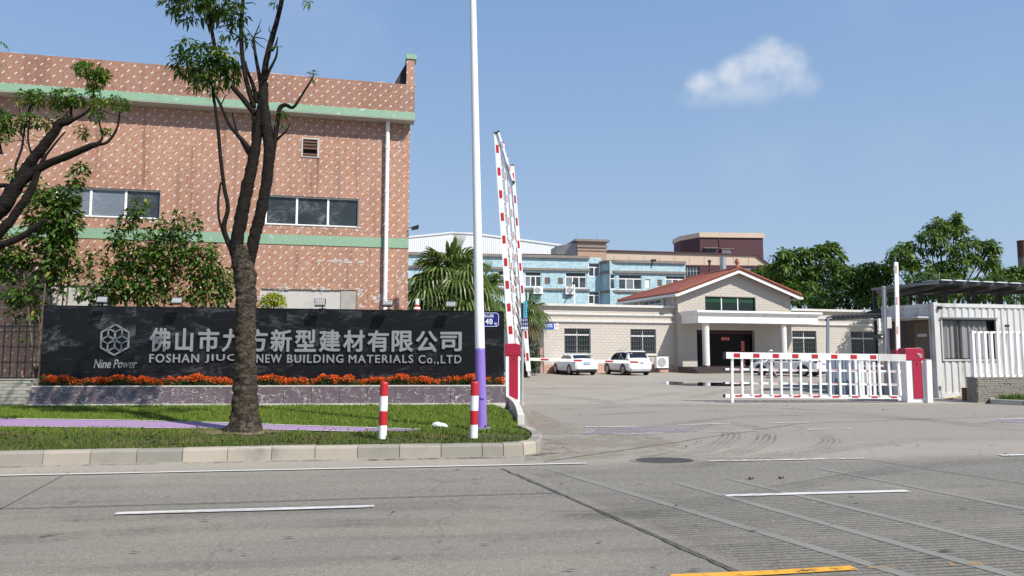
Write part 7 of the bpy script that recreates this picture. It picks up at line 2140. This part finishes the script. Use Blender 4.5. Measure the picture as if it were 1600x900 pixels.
for u in (.1, .5, .9): m = MB(); m.bar(A.lerp(B_, u) + Vector((0, .06, -.06)), D_.lerp(Cc, u) + Vector((0, -.06, -.06)), .05, .07); m.build('rafter', M['darkroof'], t)
m = MB(); q2 = [P(1347, 490, 28.6), P(1384, 478, 27.6), P(1386, 489, 27.5)]; m.prism(q2, (0, .05, 0)); m.build('side_sheet', M['darkroof'], t)
# high shed roof over the booth
t = thing('shed_roof', 'wide dark steel canopy roof on thin posts behind and above the booth', 'canopy', P(1500, 600, 31))
pts = [P(1362, 452, 30.5), P(1467, 441, 27.0), P(1680, 450, 27.6), P(1640, 446, 40.0), P(1420, 458, 40)]
A, B_, Cc = pts[0], pts[1], pts[2]
E_ = Vector((Cc.x + 1.5, 32.6, B_.z + .1)); F_ = Vector((17.95, 34.6, A.z + .05))
m = MB(); up = Vector((0, 0, .06))
m.poly([A, F_, E_, Cc, B_]); m.poly([p + up for p in (A, B_, Cc, E_, F_)])
m.build('roof_deck', M['darkroof'], t)
for a, b, mt in ((A, B_, 'zinc'), (B_, Cc, 'darkroof')):
    m = MB(); m.bar(a + Vector((0, 0, 0.0)), b + Vector((0, 0, 0.0)), .06, .10); m.build('fascia', M[mt], t)
n = 10
for i in range(n):
    u, v = (i + .1) / n, (i + .82) / n; a, b = B_.lerp(Cc, u), B_.lerp(Cc, v)
    m = MB(); m.hexa([a + Vector((0, -.12, .07)), b + Vector((0, -.12, .07)), b + Vector((0, 1.2, .13)), a + Vector((0, 1.2, .13))], [a + Vector((0, -.12, .10)), b + Vector((0, -.12, .10)), b + Vector((0, 1.2, .16)), a + Vector((0, 1.2, .16))]); m.build('roof_sheet', M['sheet'], t)
for u in (.0, .2, .4, .6, .8):
    a = B_.lerp(Cc, u) + Vector((.1, .5, -.1)); b = A.lerp(F_, .5).lerp(E_, u) + Vector((0, 0, -.1)) if u else F_ + Vector((0, -.5, -.1))
    m = MB(); m.bar(a, b, .1, .16); m.build('beam', M['darkroof'], t)
    for e in (.25, .9):
        p = a.lerp(b, e); m = MB(); m.bar(Vector((p.x, p.y, 0)), p, .1, up=(0, 1, 0)); m.build('post', M['darkroof'], t)
m = MB(); p = A + Vector((.35, .5, 0)); m.bar(Vector((p.x, p.y, 0)), p, .1, up=(0, 1, 0)); m.build('post', M['darkroof'], t)

# ------------------------------------------------------------------ white bar fence on a split stone wall, right edge
w0 = P(1528.5, 628, 22.4)
FW = Frame((w0.x, w0.y), (8, 1.0)); q = FW.pt
zw = FW.sz(1560, 590.5)[1]; zf = FW.sz(1540, 517.5)[1]
ws = thing('stone_wall', 'low grey split stone wall under the white bar fence', 'wall', q(1, 0, 0))
WL_ = 4.2
m = MB(); m.fbox(FW, .02, WL_, -.42, -.02, 0, zw - .02); m.build('core', M['mortar'], ws)
ms = {}
for F, L_ in ((FW, WL_), (Frame(q(0, -.44, 0), q(0, 0, 0) - q(0, -.44, 0)), .44)):
    z = .0; r = 0
    while z < zw - .03:
        s = -rng_.uniform(0, .15)
        m = ms.setdefault(id(F), MB())
        while s < L_:
            w = rng_.uniform(.14, .34); a, b = max(s, 0), min(s + w, L_); s += w
            if b - a < .02: continue
            e = rng_.uniform(.0, .022)
            m.fbox(F, a + .004, b - .004, -.03, .004 + e, z + .004, z + .062)
        z += .066; r += 1
    tag(m.build('stone', M['stonebrick'], ws), kind='stuff')
m = MB(); m.fbox(FW, -.02, WL_, -.46, .02, zw - .018, zw + .02); m.build('coping', M['stonebrick'], ws)
fe = thing('bar_fence', 'white painted fence of flat upright bars on the split stone wall', 'fence', q(1, -.2, zw))
for z in (zf - .03, zw + .06):
    m = MB(); m.fbox(FW, -.0, WL_, -.24, -.16, z - .03, z + .03); m.build('rail', M['white'], fe)
i = 0; s = 0.0
while s < WL_:
    m = MB(); m.fbox(FW, s, s + .075, -.22, -.12 if i else -.09, zw + .021, zf - .001 if i else zf + .02); m.build('bar', M['white'], fe); s += .222; i += 1
kb = thing('kerb', None, None, G(1570, 630)); kb['kind'] = 'structure'
pts = [G(1546, 627), G(1548, 631.5), G(1600, 633.5), G(1680, 637)]
for a, b in zip(pts, pts[1:]):
    n = max(1, int((b - a).length / .6))
    for i in range(n):
        u, v = a.lerp(b, i / n), a.lerp(b, (i + .99) / n); d = (v - u).normalized(); s_ = Vector((-d.y, d.x, 0)) * .15; z = Vector((0, 0, .15))
        m = MB(); m.hexa([u, v, v + s_, u + s_], [u + z, v + z, v + s_ + z, u + s_ + z]); m.build('kerb_stone', M['concrete'], kb, bevel=.012)
n = 900
rg = np.random.default_rng(44)
gx = rg.uniform(w0.x + .45, w0.x + 3, n); gy = rg.uniform(21.9, 22.3, n)
B = np.stack([gx, gy, np.full(n, .1)], 1); d = rg.normal(0, .45, (n, 3)) + np.array([[0, -.1, 1.0]])
V, F = leaf_geo(B, d, rg.uniform(.12, .38, n), .022, rg, .3)
tag(tri_mesh('weeds', V, F, M['leafy']), 'tuft of tall weeds at the foot of the split stone wall', 'weeds')
m = MB(); m.poly([(w0.x + .3, 21.8, .1), (w0.x + 3.6, 21.75, .1), (w0.x + 3.6, 22.6, .1), (w0.x + .3, 22.35, .1)]); tag(m.build('planting_bed', M['soil']), kind='structure')
# drum, hose, tripod
b = G(1516.5, 621.5); b = P(1516.5, 621.5, 23.6); b.z = 0
t = thing('drum', 'dark red steel drum standing against the booth wall', 'drum', b)
m = MB(); m.lathe(b, [(.24, 0), (.245, .02), (.24, .04), (.24, .17), (.252, .185), (.24, .2), (.24, .36), (.25, .38)], 22); m.build('shell', plain('dark_red_drum', (.10, .022, .025), .5, .3, 3, dirt=.5, dirt_col=(.05, .03, .03)), t, smooth=False)
m = MB(); m.lathe(b, [(.252, .37), (.252, .40), (.225, .40), (.225, .385)], 22); m.build('rim', M['rust'], t)
t = thing('hose', 'yellow hose lying on the ground beside the dark red drum', 'hose', G(1495, 622))
qq, rr_ = smooth_line([G(1478, 623.5, .03), G(1486, 622.2, .03), G(1495, 620.5, .03), G(1503, 620.0, .05), G(1510, 619.4, .03)], [.022] * 5, 6)
m = MB(); m.tube(qq, rr_, 8); m.build('tube', plain('yellow_hose', (.55, .38, .10), .5, .15, 6), t, smooth=True)
t = thing('folding_stand', 'thin black folding stand leaning behind the white bar fence', 'stand', P(1573, 600, 23.4))
ap = P(1573.5, 509, 23.45)
for x in (1568, 1579): 
    a = P(x, 570, 23.35 if x < 1570 else 23.6); a.z = .1; m = MB(); m.tube([a, ap + Vector((.03 if x > 1570 else -.03, 0, .0))], .014, 6); m.build('leg', M['blackm'], t)
m = MB(); m.box(ap, (.12, .06, .07)); m.build('head', M['blackm'], t)

# ------------------------------------------------------------------ buildings farther back
# white warehouse with profiled gable
FH = Frame(P(560, 500, 100.0), (1, .06)); hz = lambda px, py: FH.sz(px, py); q = FH.pt
t = thing('warehouse', 'white profiled steel warehouse with a low gable behind the palm', 'building', q(20, -5, 0))
prof = [hz(520, 380), hz(640, 370), hz(686, 365.5), hz(705, 363.2), hz(742, 365), hz(800, 372.5), hz(900, 386.2)]
m = MB(); s = prof[0][0]
def roofz(s):
    for (a, za), (b, zb) in zip(prof, prof[1:]):
        if a <= s <= b: return za + (zb - za) * (s - a) / (b - a)
    return prof[-1][1]
while s < prof[-1][0] - .3:
    a, b = s, s + .29
    for u0, u1, d0, d1 in ((0, .5, 0, 0), (.5, .62, 0, .018), (.62, .88, .018, .018), (.88, 1, .018, 0)):
        x, y = a + (b - a) * u0, a + (b - a) * u1
        m.poly([q(x, d0, 0), q(y, d1, 0), q(y, d1, roofz(y) - .1), q(x, d0, roofz(x) - .1)])
    s = b
m.build('wall', M['sheet'], t)
for (a, za), (b, zb) in zip(prof, prof[1:]):
    m = MB(); m.hexa([q(a, .12, za - .15), q(b, .12, zb - .15), q(b, -40, zb - .15), q(a, -40, za - .15)], [q(a, .12, za + .1), q(b, .12, zb + .1), q(b, -40, zb + .1), q(a, -40, za + .1)]); m.build('roof', M['sheet'], t)
# pale blue block
FU = Frame(P(700, 500, 74.0), (6, 1.0)); q = FU.pt; uz = lambda px, py, d=0.0: FU.sz(px, py, d)
t = thing('blue_building', 'pale blue mosaic office block with brown copings, white windows and a rounded bay', 'building', q(12, -5, 0))
s_e, z_t = uz(918, 402); zt2 = uz(1000, 408.5, 1.5)[1]
s_b0, s_b1 = uz(946, 420, 1.5)[0], uz(1071, 420, 1.5)[0]
def uwin(x0, y0, x1, y1, d=0.0):
    a, b = uz(x0, y1, d), uz(x1, y0, d); return (a[0], b[0], a[1], b[1])
w1 = [uwin(778, 423, 812, 448), uwin(820, 424.5, 846, 448), uwin(883.5, 425.5, 916, 450)]
w2 = [uwin(919.5, 411.5, 937, 432), uwin(919.5, 455.5, 937, 475)]
w3 = [uwin(953, 429, 1003, 452, 1.5), uwin(1040, 431, 1071, 450, 1.5)]
vents = [uwin(851, 433.5, 859.5, 444), uwin(871.5, 434, 879.5, 444), uwin(1008.5, 436, 1016, 449, 1.5), uwin(1027, 437, 1034, 447, 1.5)]
m = MB(); wall_holes(m, FU, -12, s_b0, 0, z_t, 0, w1 + w2 + vents[:2], .2); m.poly([q(-12, 0, 0), q(-12, -12, 0), q(-12, -12, z_t), q(-12, 0, z_t)]); m.build('wall', M['blue'], t)
R = 1.5
m = MB(); wall_holes(m, FU, s_b0 + R, s_b1, 0, zt2, 1.5, w3[:1] + [w3[1]] + vents[2:], .2)
for i in range(8):
    a, b = math.pi / 2 * i / 8, math.pi / 2 * (i + 1) / 8
    f_ = lambda an, z: q(s_b0 + R - R * math.cos(an), R * math.sin(an), z)
    m.poly([f_(a, 0), f_(b, 0), f_(b, zt2), f_(a, zt2)])
m.poly([q(s_b1, 1.5, 0), q(s_b1, -10, 0), q(s_b1, -10, zt2), q(s_b1, 1.5, zt2)])
m.build('bay', M['blue'], t, smooth=False)
m = MB(); m.fbox(FU, -12, s_b0 + .2, -12, -.2, z_t - .5, z_t - .3); m.fbox(FU, s_b0 + R, s_b1 - .1, -10, 1.3, zt2 - .5, zt2 - .3); m.build('roof', M['concrete'], t)
def coping(zc, h, pr, bay=True, main=True):
    if main: m = MB(); m.fbox(FU, -12, s_e + .2, -.02, pr, zc - h, zc); m.build('coping', M['browntrim'], t)
def bcop(zc, h, pr):
    m = MB(); m.fbox(FU, s_b0 + R, s_b1, 1.5 - .02, 1.5 + pr, zc - h, zc)
    for i in range(8):
        a, b = math.pi / 2 * i / 8, math.pi / 2 * (i + 1) / 8; c_ = lambda an, r: q(s_b0 + R - r * math.cos(an), r * math.sin(an), 0)
        p = [c_(a, R), c_(b, R), c_(b, R + pr), c_(a, R + pr)]; m.hexa([x + Vector((0, 0, zc - h)) for x in p], [x + Vector((0, 0, zc)) for x in p])
    m.build('coping', M['browntrim'], t)
coping(z_t + .12, .3, .25); coping(uz(850, 419)[1], .25, .22); coping(uz(850, 450.5)[1], .2, .2)
bcop(zt2 + .1, .28, .22); bcop(uz(1000, 423.5, 1.5)[1], .25, .2); bcop(uz(1000, 454, 1.5)[1], .22, .18)
def uframe(h, nx, d, lower=.7):
    s0, s1, z0, z1 = h; m = MB(); fw = .08; zc = z0 + (z1 - z0) * lower
    for a in ((s0, s1, z0, z0 + fw), (s0, s1, z1 - fw, z1), (s0, s0 + fw, z0 + fw, z1 - fw), (s1 - fw, s1, z0 + fw, z1 - fw)): m.fbox(FU, a[0], a[1], d - .14, d - .06, a[2], a[3])
    w = m.build('window', M['white'], t)
    m = MB(); m.fbox(FU, s0 + fw, s1 - fw, d - .13, d - .07, zc - .05, zc + .05); m.build('transom', M['white'], w)
    for i in range(nx):
        a, b = s0 + fw + (s1 - s0 - 2 * fw) * i / nx, s0 + fw + (s1 - s0 - 2 * fw) * (i + 1) / nx
        if i: m = MB(); m.fbox(FU, a - .05, a + .05, d - .135, d - .06, z0 + fw, zc - .05); m.build('mullion', M['white'], w)
        m = MB(); m.fbox(FU, a, b, d - .12, d - .10, z0 + fw, zc); m.build('pane', M['filmglass'] if (i + nx) % 3 == 0 else M['webglass'], w)
        m = MB(); m.fbox(FU, a, b, d - .12, d - .10, zc + .001, z1 - fw); m.build('pane', M['glass'], w)
for h in w1: uframe(h, 3 if h[1] - h[0] > 1.6 else 2, 0)
for h in w2: uframe(h, 2, 0)
uframe(w3[0], 4, 1.5); uframe(w3[1], 3, 1.5)
for i, h in enumerate(vents):
    d = 0 if i < 2 else 1.5
    m = MB(); m.fbox(FU, h[0], h[1], d - .15, d - .1, h[2], h[3]); v = m.build('vent', M['white'] if i == 2 else M['beige'], t)
    if i == 2: continue
    for k in range(5): z = h[2] + (h[3] - h[2]) * (k + .2) / 5; m = MB(); m.fbox(FU, h[0], h[1], d - .099, d - .03, z, z + .05); m.build('slat', M['browntrim'], v)
# stair tower of brown tile on its roof
a, b = uz(903, 404, -3), uz(947, 377, -3)
m = MB(); m.fbox(FU, a[0], b[0], -8.5, -3, z_t - 1, b[1] - .1); m.build('stair_tower', M['towerbrick'], t)
m = MB(); m.fbox(FU, a[0] - .35, b[0] + .35, -8.9, -2.65, b[1] - .1, b[1] + .15); m.fbox(FU, a[0] - .12, b[0] + .12, -8.6, -2.88, b[1] - .75, b[1] - .5); m.fbox(FU, a[0] - .08, b[0] + .08, -8.6, -2.92, b[1] - 1.15, b[1] - 1.0); m.build('tower_cornice', M['browntrim'], t)
a2 = uz(880, 400, -3)
m = MB(); m.hexa([q(a[0] - 2.0, -5, z_t - .5), q(a[0] - .01, -3.3, z_t - .5), q(a[0] - .01, -8, z_t - .5), q(a[0] - 2.0, -8, z_t - .5)], [q(a[0] - 2.0, -5, b[1] - .35), q(a[0] - .01, -3.3, b[1] - .2), q(a[0] - .01, -8, b[1] - .2), q(a[0] - 2.0, -8, b[1] - .35)]); m.build('stair_flank', M['concrete'], t)
for x in (.2, 2.6): m = MB(); m.tube([q(a[0] + x, -4, b[1] + .1), q(a[0] + x, -4, b[1] + .9)], .03, 5); m.build('lightning_rod', M['steel'], t)
m = MB(); aa, bb = uz(818, 400), uz(903, 400); m.fbox(FU, aa[0], bb[0] - .3, -2.5, -.4, z_t + .15, z_t + .3); m.build('roof_felt', M['blackm'], t)
ac_unit(FU, uz(840, 455)[0], uz(840, 459.5)[1], .02, 'white air conditioner unit below the coping, nearer the raised gate', 1.0, .75, 'air conditioners on the blue building')
ac_unit(FU, uz(889.5, 455)[0], uz(890, 460)[1], .02, 'white air conditioner unit below the wide window next to the stair recess', .95, .8, 'air conditioners on the blue building')
# beige and maroon factory behind
FM = Frame(P(930, 500, 104.0), (14, 1.0)); q = FM.pt; mz = lambda px, py, d=0.0: FM.sz(px, py, d)
t = thing('maroon_factory', 'beige and dark maroon factory block with a raised maroon stair tower', 'building', q(12, -6, 0))
s1, z1 = mz(1181, 399.5); s2, z2 = mz(1204, 416.5); s0, z0 = mz(900, 388.5)
zlow = mz(1085, 414)[1]
m = MB(); m.poly([q(s0, 0, zlow), q(s2, 0, zlow - .2), q(s2, 0, z2), q(s1, 0, z1), q(s0, 0, z1 + .5)]); m.poly([q(s0, -14, 0), q(s0, 0, 0), q(s0, 0, z1), q(s0, -14, z1)]); m.build('wall', M['beige'], t)
hs_ = []
for x0, x1, y0, y1 in ((1070, 1093, 415, 431), (1150, 1176, 415, 424), (960, 1000, 414, 428)):
    a, b = mz(x0, y1), mz(x1, y0); hs_.append((a[0], b[0], a[1], min(b[1], zlow - .15)))
m = MB(); wall_holes(m, FM, s0, s2, 0, zlow - .002, .03, hs_, .25); m.poly([q(s2, .03, 0), q(s2, -14, 0), q(s2, -14, z2), q(s2, .03, z2)]); m.build('lower_wall', M['maroon'], t)
for h in hs_:
    m = MB(); m.fbox(FM, h[0], h[1], -.2, -.15, h[2], h[3]); w = m.build('window', M['greyp'], t)
    n = 5
    for i in range(n):
        for j in range(2):
            a, b = h[0] + (h[1] - h[0]) * i / n + .05, h[0] + (h[1] - h[0]) * (i + 1) / n - .05; c, e = h[2] + (h[3] - h[2]) * j / 2 + .05, h[2] + (h[3] - h[2]) * (j + 1) / 2 - .05
            m = MB(); m.fbox(FM, a, b, -.149, -.13, c, e); m.build('pane', M['glass'], w)
for a, za, b, zb in ((s0, z1 + .5, s1, z1), (s1, z1, s2, z2)):
    m = MB(); m.bar(q(a, .05, za + .1), q(b, .05, zb + .1), .35, .22); m.build('roof_edge', M['maroon'], t)
m = MB(); m.poly([q(s0, 0, z1 + .4), q(s1, 0, z1 - .05), q(s1, -14, z1 - .05), q(s0, -14, z1 + .4)]); m.poly([q(s1, 0, z1 - .05), q(s2, 0, z2), q(s2, -14, z2), q(s1, -14, z1 - .05)]); m.build('roof', M['concrete'], t)
for i in range(12):
    s = s0 + (s1 - s0) * (i + .5) / 12; m = MB(); m.fbox(FM, s - .02, s + .02, .001, .02, zlow + .1, z1 - .3); m.build('panel_joint', M['browntrim'], t)
a, b = mz(1094, 400, -2), mz(1192, 372, -2)
m = MB(); m.fbox(FM, a[0], b[0], -9, -2, z1 - 1.5, b[1]); tw = m.build('stair_tower', M['maroon'], t)
m = MB(); m.hexa([q(a[0] - 1.9, -5.5, z1 - 1.5), q(a[0], -2.2, z1 - 1.5), q(a[0], -9, z1 - 1.5), q(a[0] - 1.9, -9, z1 - 1.5)], [q(a[0] - 1.9, -5.5, b[1]), q(a[0], -2.2, b[1]), q(a[0], -9, b[1]), q(a[0] - 1.9, -9, b[1])]); m.build('tower_flank', M['maroon'], t)
m = MB(); m.fbox(FM, a[0] - .1, b[0] + .2, -9.2, -1.8, b[1] + .002, b[1] + .75); m.hexa([q(a[0] - 2.1, -5.7, b[1] + .003), q(a[0] - .11, -2.0, b[1] + .003), q(a[0] - .11, -9.1, b[1] + .003), q(a[0] - 2.1, -9.1, b[1] + .003)], [q(a[0] - 2.1, -5.7, b[1] + .72), q(a[0] - .11, -2.0, b[1] + .72), q(a[0] - .11, -9.1, b[1] + .72), q(a[0] - 2.1, -9.1, b[1] + .72)]); m.build('tower_cap', M['beige'], t)
m = MB(); sx_ = a[0] + (b[0] - a[0]) * .31; m.fbox(FM, sx_ - .12, sx_ + .12, -1.999, -1.9, z1 - .5, b[1]); m.build('pilaster', M['maroon'], t)
for x0, x1, y0, y1, mt in ((1102, 1118, 389, 396, 'greenglass'), (1128, 1142, 390.5, 396.5, 'offwhite')):
    a_, b_ = mz(x0, y1, -2), mz(x1, y0, -2); m = MB(); m.fbox(FM, a_[0], b_[0], -1.998, -1.94, a_[1], b_[1]); w = m.build('window', M[mt], tw)
    m = MB(); m.fbox(FM, a_[0] - .3, b_[0] + .3, -1.99, -1.5, b_[1] + .05, b_[1] + .15); m.build('canopy', M['browntrim'], t)
# flue and vent on the office side
c = P(1129.5, 420, 60.0)
t = thing('flue', 'wide grey steel flue rising just behind the office roof ridge', 'flue', (c.x, 62, 0))
c = P(1129.5, 402, 64.0); m = MB(); m.tube([(c.x, 64, 0), (c.x, 64, c.z)], .27, 16); m.build('pipe', M['steel'], t, smooth=True)
m = MB(); m.lathe((c.x, 64, c.z), [(.28, -.1), (.28, .0), (.24, .0), (.24, -.08)], 16); m.build('collar', M['steel'], t)
c = P(1108.5, 409, 66.0)
t = thing('flue', 'thin dark vent pipe with a rounded cap beside the wide grey flue', 'flue', (c.x, 66, 0))
m = MB(); m.tube([(c.x, 66, 0), (c.x, 66, c.z - .1), (c.x, 66, c.z)], [.1, .1, .17], 10); m.build('pipe', M['rust'], t)
m = MB(); m.lathe((c.x, 66, c.z), [(.18, 0), (.15, .14), (.02, .2)], 10); m.build('cap', M['rust'], t)
c = P(897, 447, 70.0); b = P(898, 486, 54.5)
t = thing('roof_mast', 'thin grey pole with a dark lamp head standing on the flat office roof', 'pole', (P(898, 478, 56).x, 56, z_rf + .14))
c = P(897, 444, 56.0); m = MB(); m.tube([(c.x, 56, z_rf + .1), (c.x, 56, c.z)], .07, 10); m.build('pole', M['white'], t)
m = MB(); m.lathe((c.x, 56, c.z), [(.14, 0), (.15, .12), (.08, .2), (.05, .32)], 10); m.build('lamp_head', M['darkroof'], t)
m = MB(); m.bar(P(880, 476, 56), P(896, 451, 56), .07); m.build('stay', M['blackm'], t)
c = P(1020, 408, 75.6); t = thing('roof_lamp', 'small black floodlight on the coping of the rounded blue bay', 'floodlight', c)
c = P(1021, 407.0, 71.5)
m = MB(); m.box(c, (.5, .3, .22)); m.build('housing', M['blackm'], t); m = MB(); m.bar(c + Vector((-.1, .1, -.1)), c + Vector((-.15, .6, -.7)), .1); m.build('bracket', M['blackm'], t)
# chimney at the far right
c = P(1596.5, 376, 92.0); t = thing('chimney', 'tall rusty brown factory chimney behind the trees', 'chimney', (c.x, 92, 0))
zc = P(1593, 403, 92).z
m = MB(); m.tube([(c.x, 92, 0), (c.x, 92, zc)], [.62, .56], 18); m.build('shaft', M['chimgrey'], t, smooth=True)
m = MB(); m.tube([(c.x, 92, zc), (c.x, 92, c.z)], [.56, .55], 18); m.build('shaft', M['rust'], t, smooth=True)
m = MB(); m.lathe((c.x, 92, c.z), [(.58, -.15), (.58, .0), (.48, .0), (.48, -.12)], 18); m.build('rim', M['rust'], t)

# ------------------------------------------------------------------ trees behind the booth and office
def far_tree(label, px, Y, blobs, mat, seed, per=46, k=7, L=.62, Wd=.26, limbs=True, group='trees behind the office and booth'):
    rg = np.random.default_rng(seed); s_ = Y / FPX
    c0 = P(px, 500, Y); base = Vector((c0.x, Y, 0))
    t = thing('leafy_tree', label, 'tree', base, group)
    m = MB(); cl = []
    top = max((P(b[0], b[1], Y).z for b in blobs))
    fork = base + Vector((0, 0, min(2.6, top * .35)))
    m.tube([base, base.lerp(fork, .5) + Vector((.06, 0, 0)), fork], [.26, .2, .18], 10)
    m.build('trunk', M['bark'], t, smooth=True)
    for (x, y, rx, ry, *dy) in blobs:
        c = P(x, y, Y); c.y += dy[0] if dy else rg.uniform(-1, 1) * rx * s_ * .5
        cl.append(((c.x, c.y, c.z), (rx * s_, rx * s_ * .9, ry * s_)))
        q_, r_ = smooth_line([fork, fork.lerp(c, .5) + Vector((rg.uniform(-.3, .3), 0, .3)), c], [.11, .07, .03], 4)
        m = MB(); m.tube(q_, r_, 6); m.build('branch', M['bark'], t, smooth=True)
    sub = []
    for c, r in cl:                                       # each mass breaks into a core and smaller tufts round its upper side
        sub.append((c, tuple(x * .74 for x in r)))
        for j in range(7):
            d = rg.normal(size=3); d[2] = abs(d[2]) * .9 - .25; d /= np.linalg.norm(d)
            f_ = rg.uniform(.22, .40)
            sub.append(((c[0] + d[0] * r[0] * .92, c[1] + d[1] * r[1] * .92, c[2] + d[2] * r[2] * .95), (r[0] * f_, r[1] * f_, max(r[2] * f_ * .7, .18))))
    p, a = blob_points(sub, per, rg, .35)
    V, F = whorls(p, a, rg, k, L, Wd, 1.0, .45)
    tri_mesh('crown', V, F, M[mat], t)
    return t
far_tree('tall airy tree with layered branches above the shed roof', 1478, 62, [(1478, 362, 30, 13), (1450, 372, 24, 12), (1500, 358, 18, 11), (1493, 345, 9, 10), (1465, 352, 22, 8), (1425, 388, 26, 9), (1398, 398, 20, 9), (1515, 378, 16, 9), (1480, 388, 34, 13), (1440, 408, 34, 12), (1520, 400, 26, 12), (1540, 385, 14, 10), (1535, 412, 18, 13), (1550, 392, 8, 6), (1490, 415, 40, 13), (1395, 415, 18, 8), (1460, 432, 44, 14)], 'far', 51, 48, L=.52, Wd=.2)
far_tree('broad tree with tufted top just right of the office gable', 1275, 72, [(1240, 405, 26, 15), (1222, 400, 16, 12), (1262, 402, 18, 13), (1282, 393, 16, 14), (1296, 388, 10, 8), (1308, 400, 12, 12), (1215, 420, 18, 16), (1250, 430, 34, 20), (1290, 425, 30, 22), (1325, 425, 20, 16), (1265, 460, 40, 22), (1230, 455, 24, 24)], 'far', 52, 50, L=.6, Wd=.24)
far_tree('rounded dark tree between the tufted tree and the raised white boom', 1335, 66, [(1330, 435, 26, 20), (1345, 428, 16, 14), (1310, 450, 26, 20), (1340, 465, 34, 22), (1290, 470, 30, 16), (1360, 450, 18, 18)], 'far2', 53, 56, L=.5, Wd=.22)
far_tree('dark narrow tree behind the tall grey post and shed roof', 1365, 64, [(1358, 420, 10, 9), (1372, 425, 12, 11), (1385, 432, 12, 12), (1368, 445, 20, 18), (1385, 460, 20, 16), (1360, 470, 26, 14)], 'far2', 54, 70, L=.45, Wd=.2)
far_tree('dark bushy tree seen under the shed roof, beside the booth roof', 1430, 58, [(1420, 462, 34, 14), (1450, 455, 30, 16), (1400, 470, 24, 14), (1480, 462, 30, 14), (1440, 440, 34, 12)], 'far2', 55, 60, L=.42, Wd=.18)
far_tree('dark bushy tree seen under the shed roof, above the curtained window', 1540, 60, [(1530, 462, 34, 14), (1560, 458, 30, 14), (1590, 464, 34, 14), (1510, 455, 26, 12), (1540, 440, 30, 12)], 'far2', 56, 60, L=.42, Wd=.18)
far_tree('low pale green tree beside the rusty chimney', 1585, 78, [(1570, 428, 18, 10), (1590, 425, 18, 10), (1615, 428, 24, 12), (1560, 435, 20, 10), (1600, 440, 40, 14), (1640, 430, 30, 14)], 'far', 57, 60, L=.5, Wd=.22)
far_tree('light green tree peeping over the office roof in front of the maroon factory', 1195, 76, [(1192, 425, 14, 8), (1180, 432, 14, 8), (1205, 432, 16, 14), (1200, 450, 20, 16)], 'far', 58, 60, L=.5, Wd=.22)
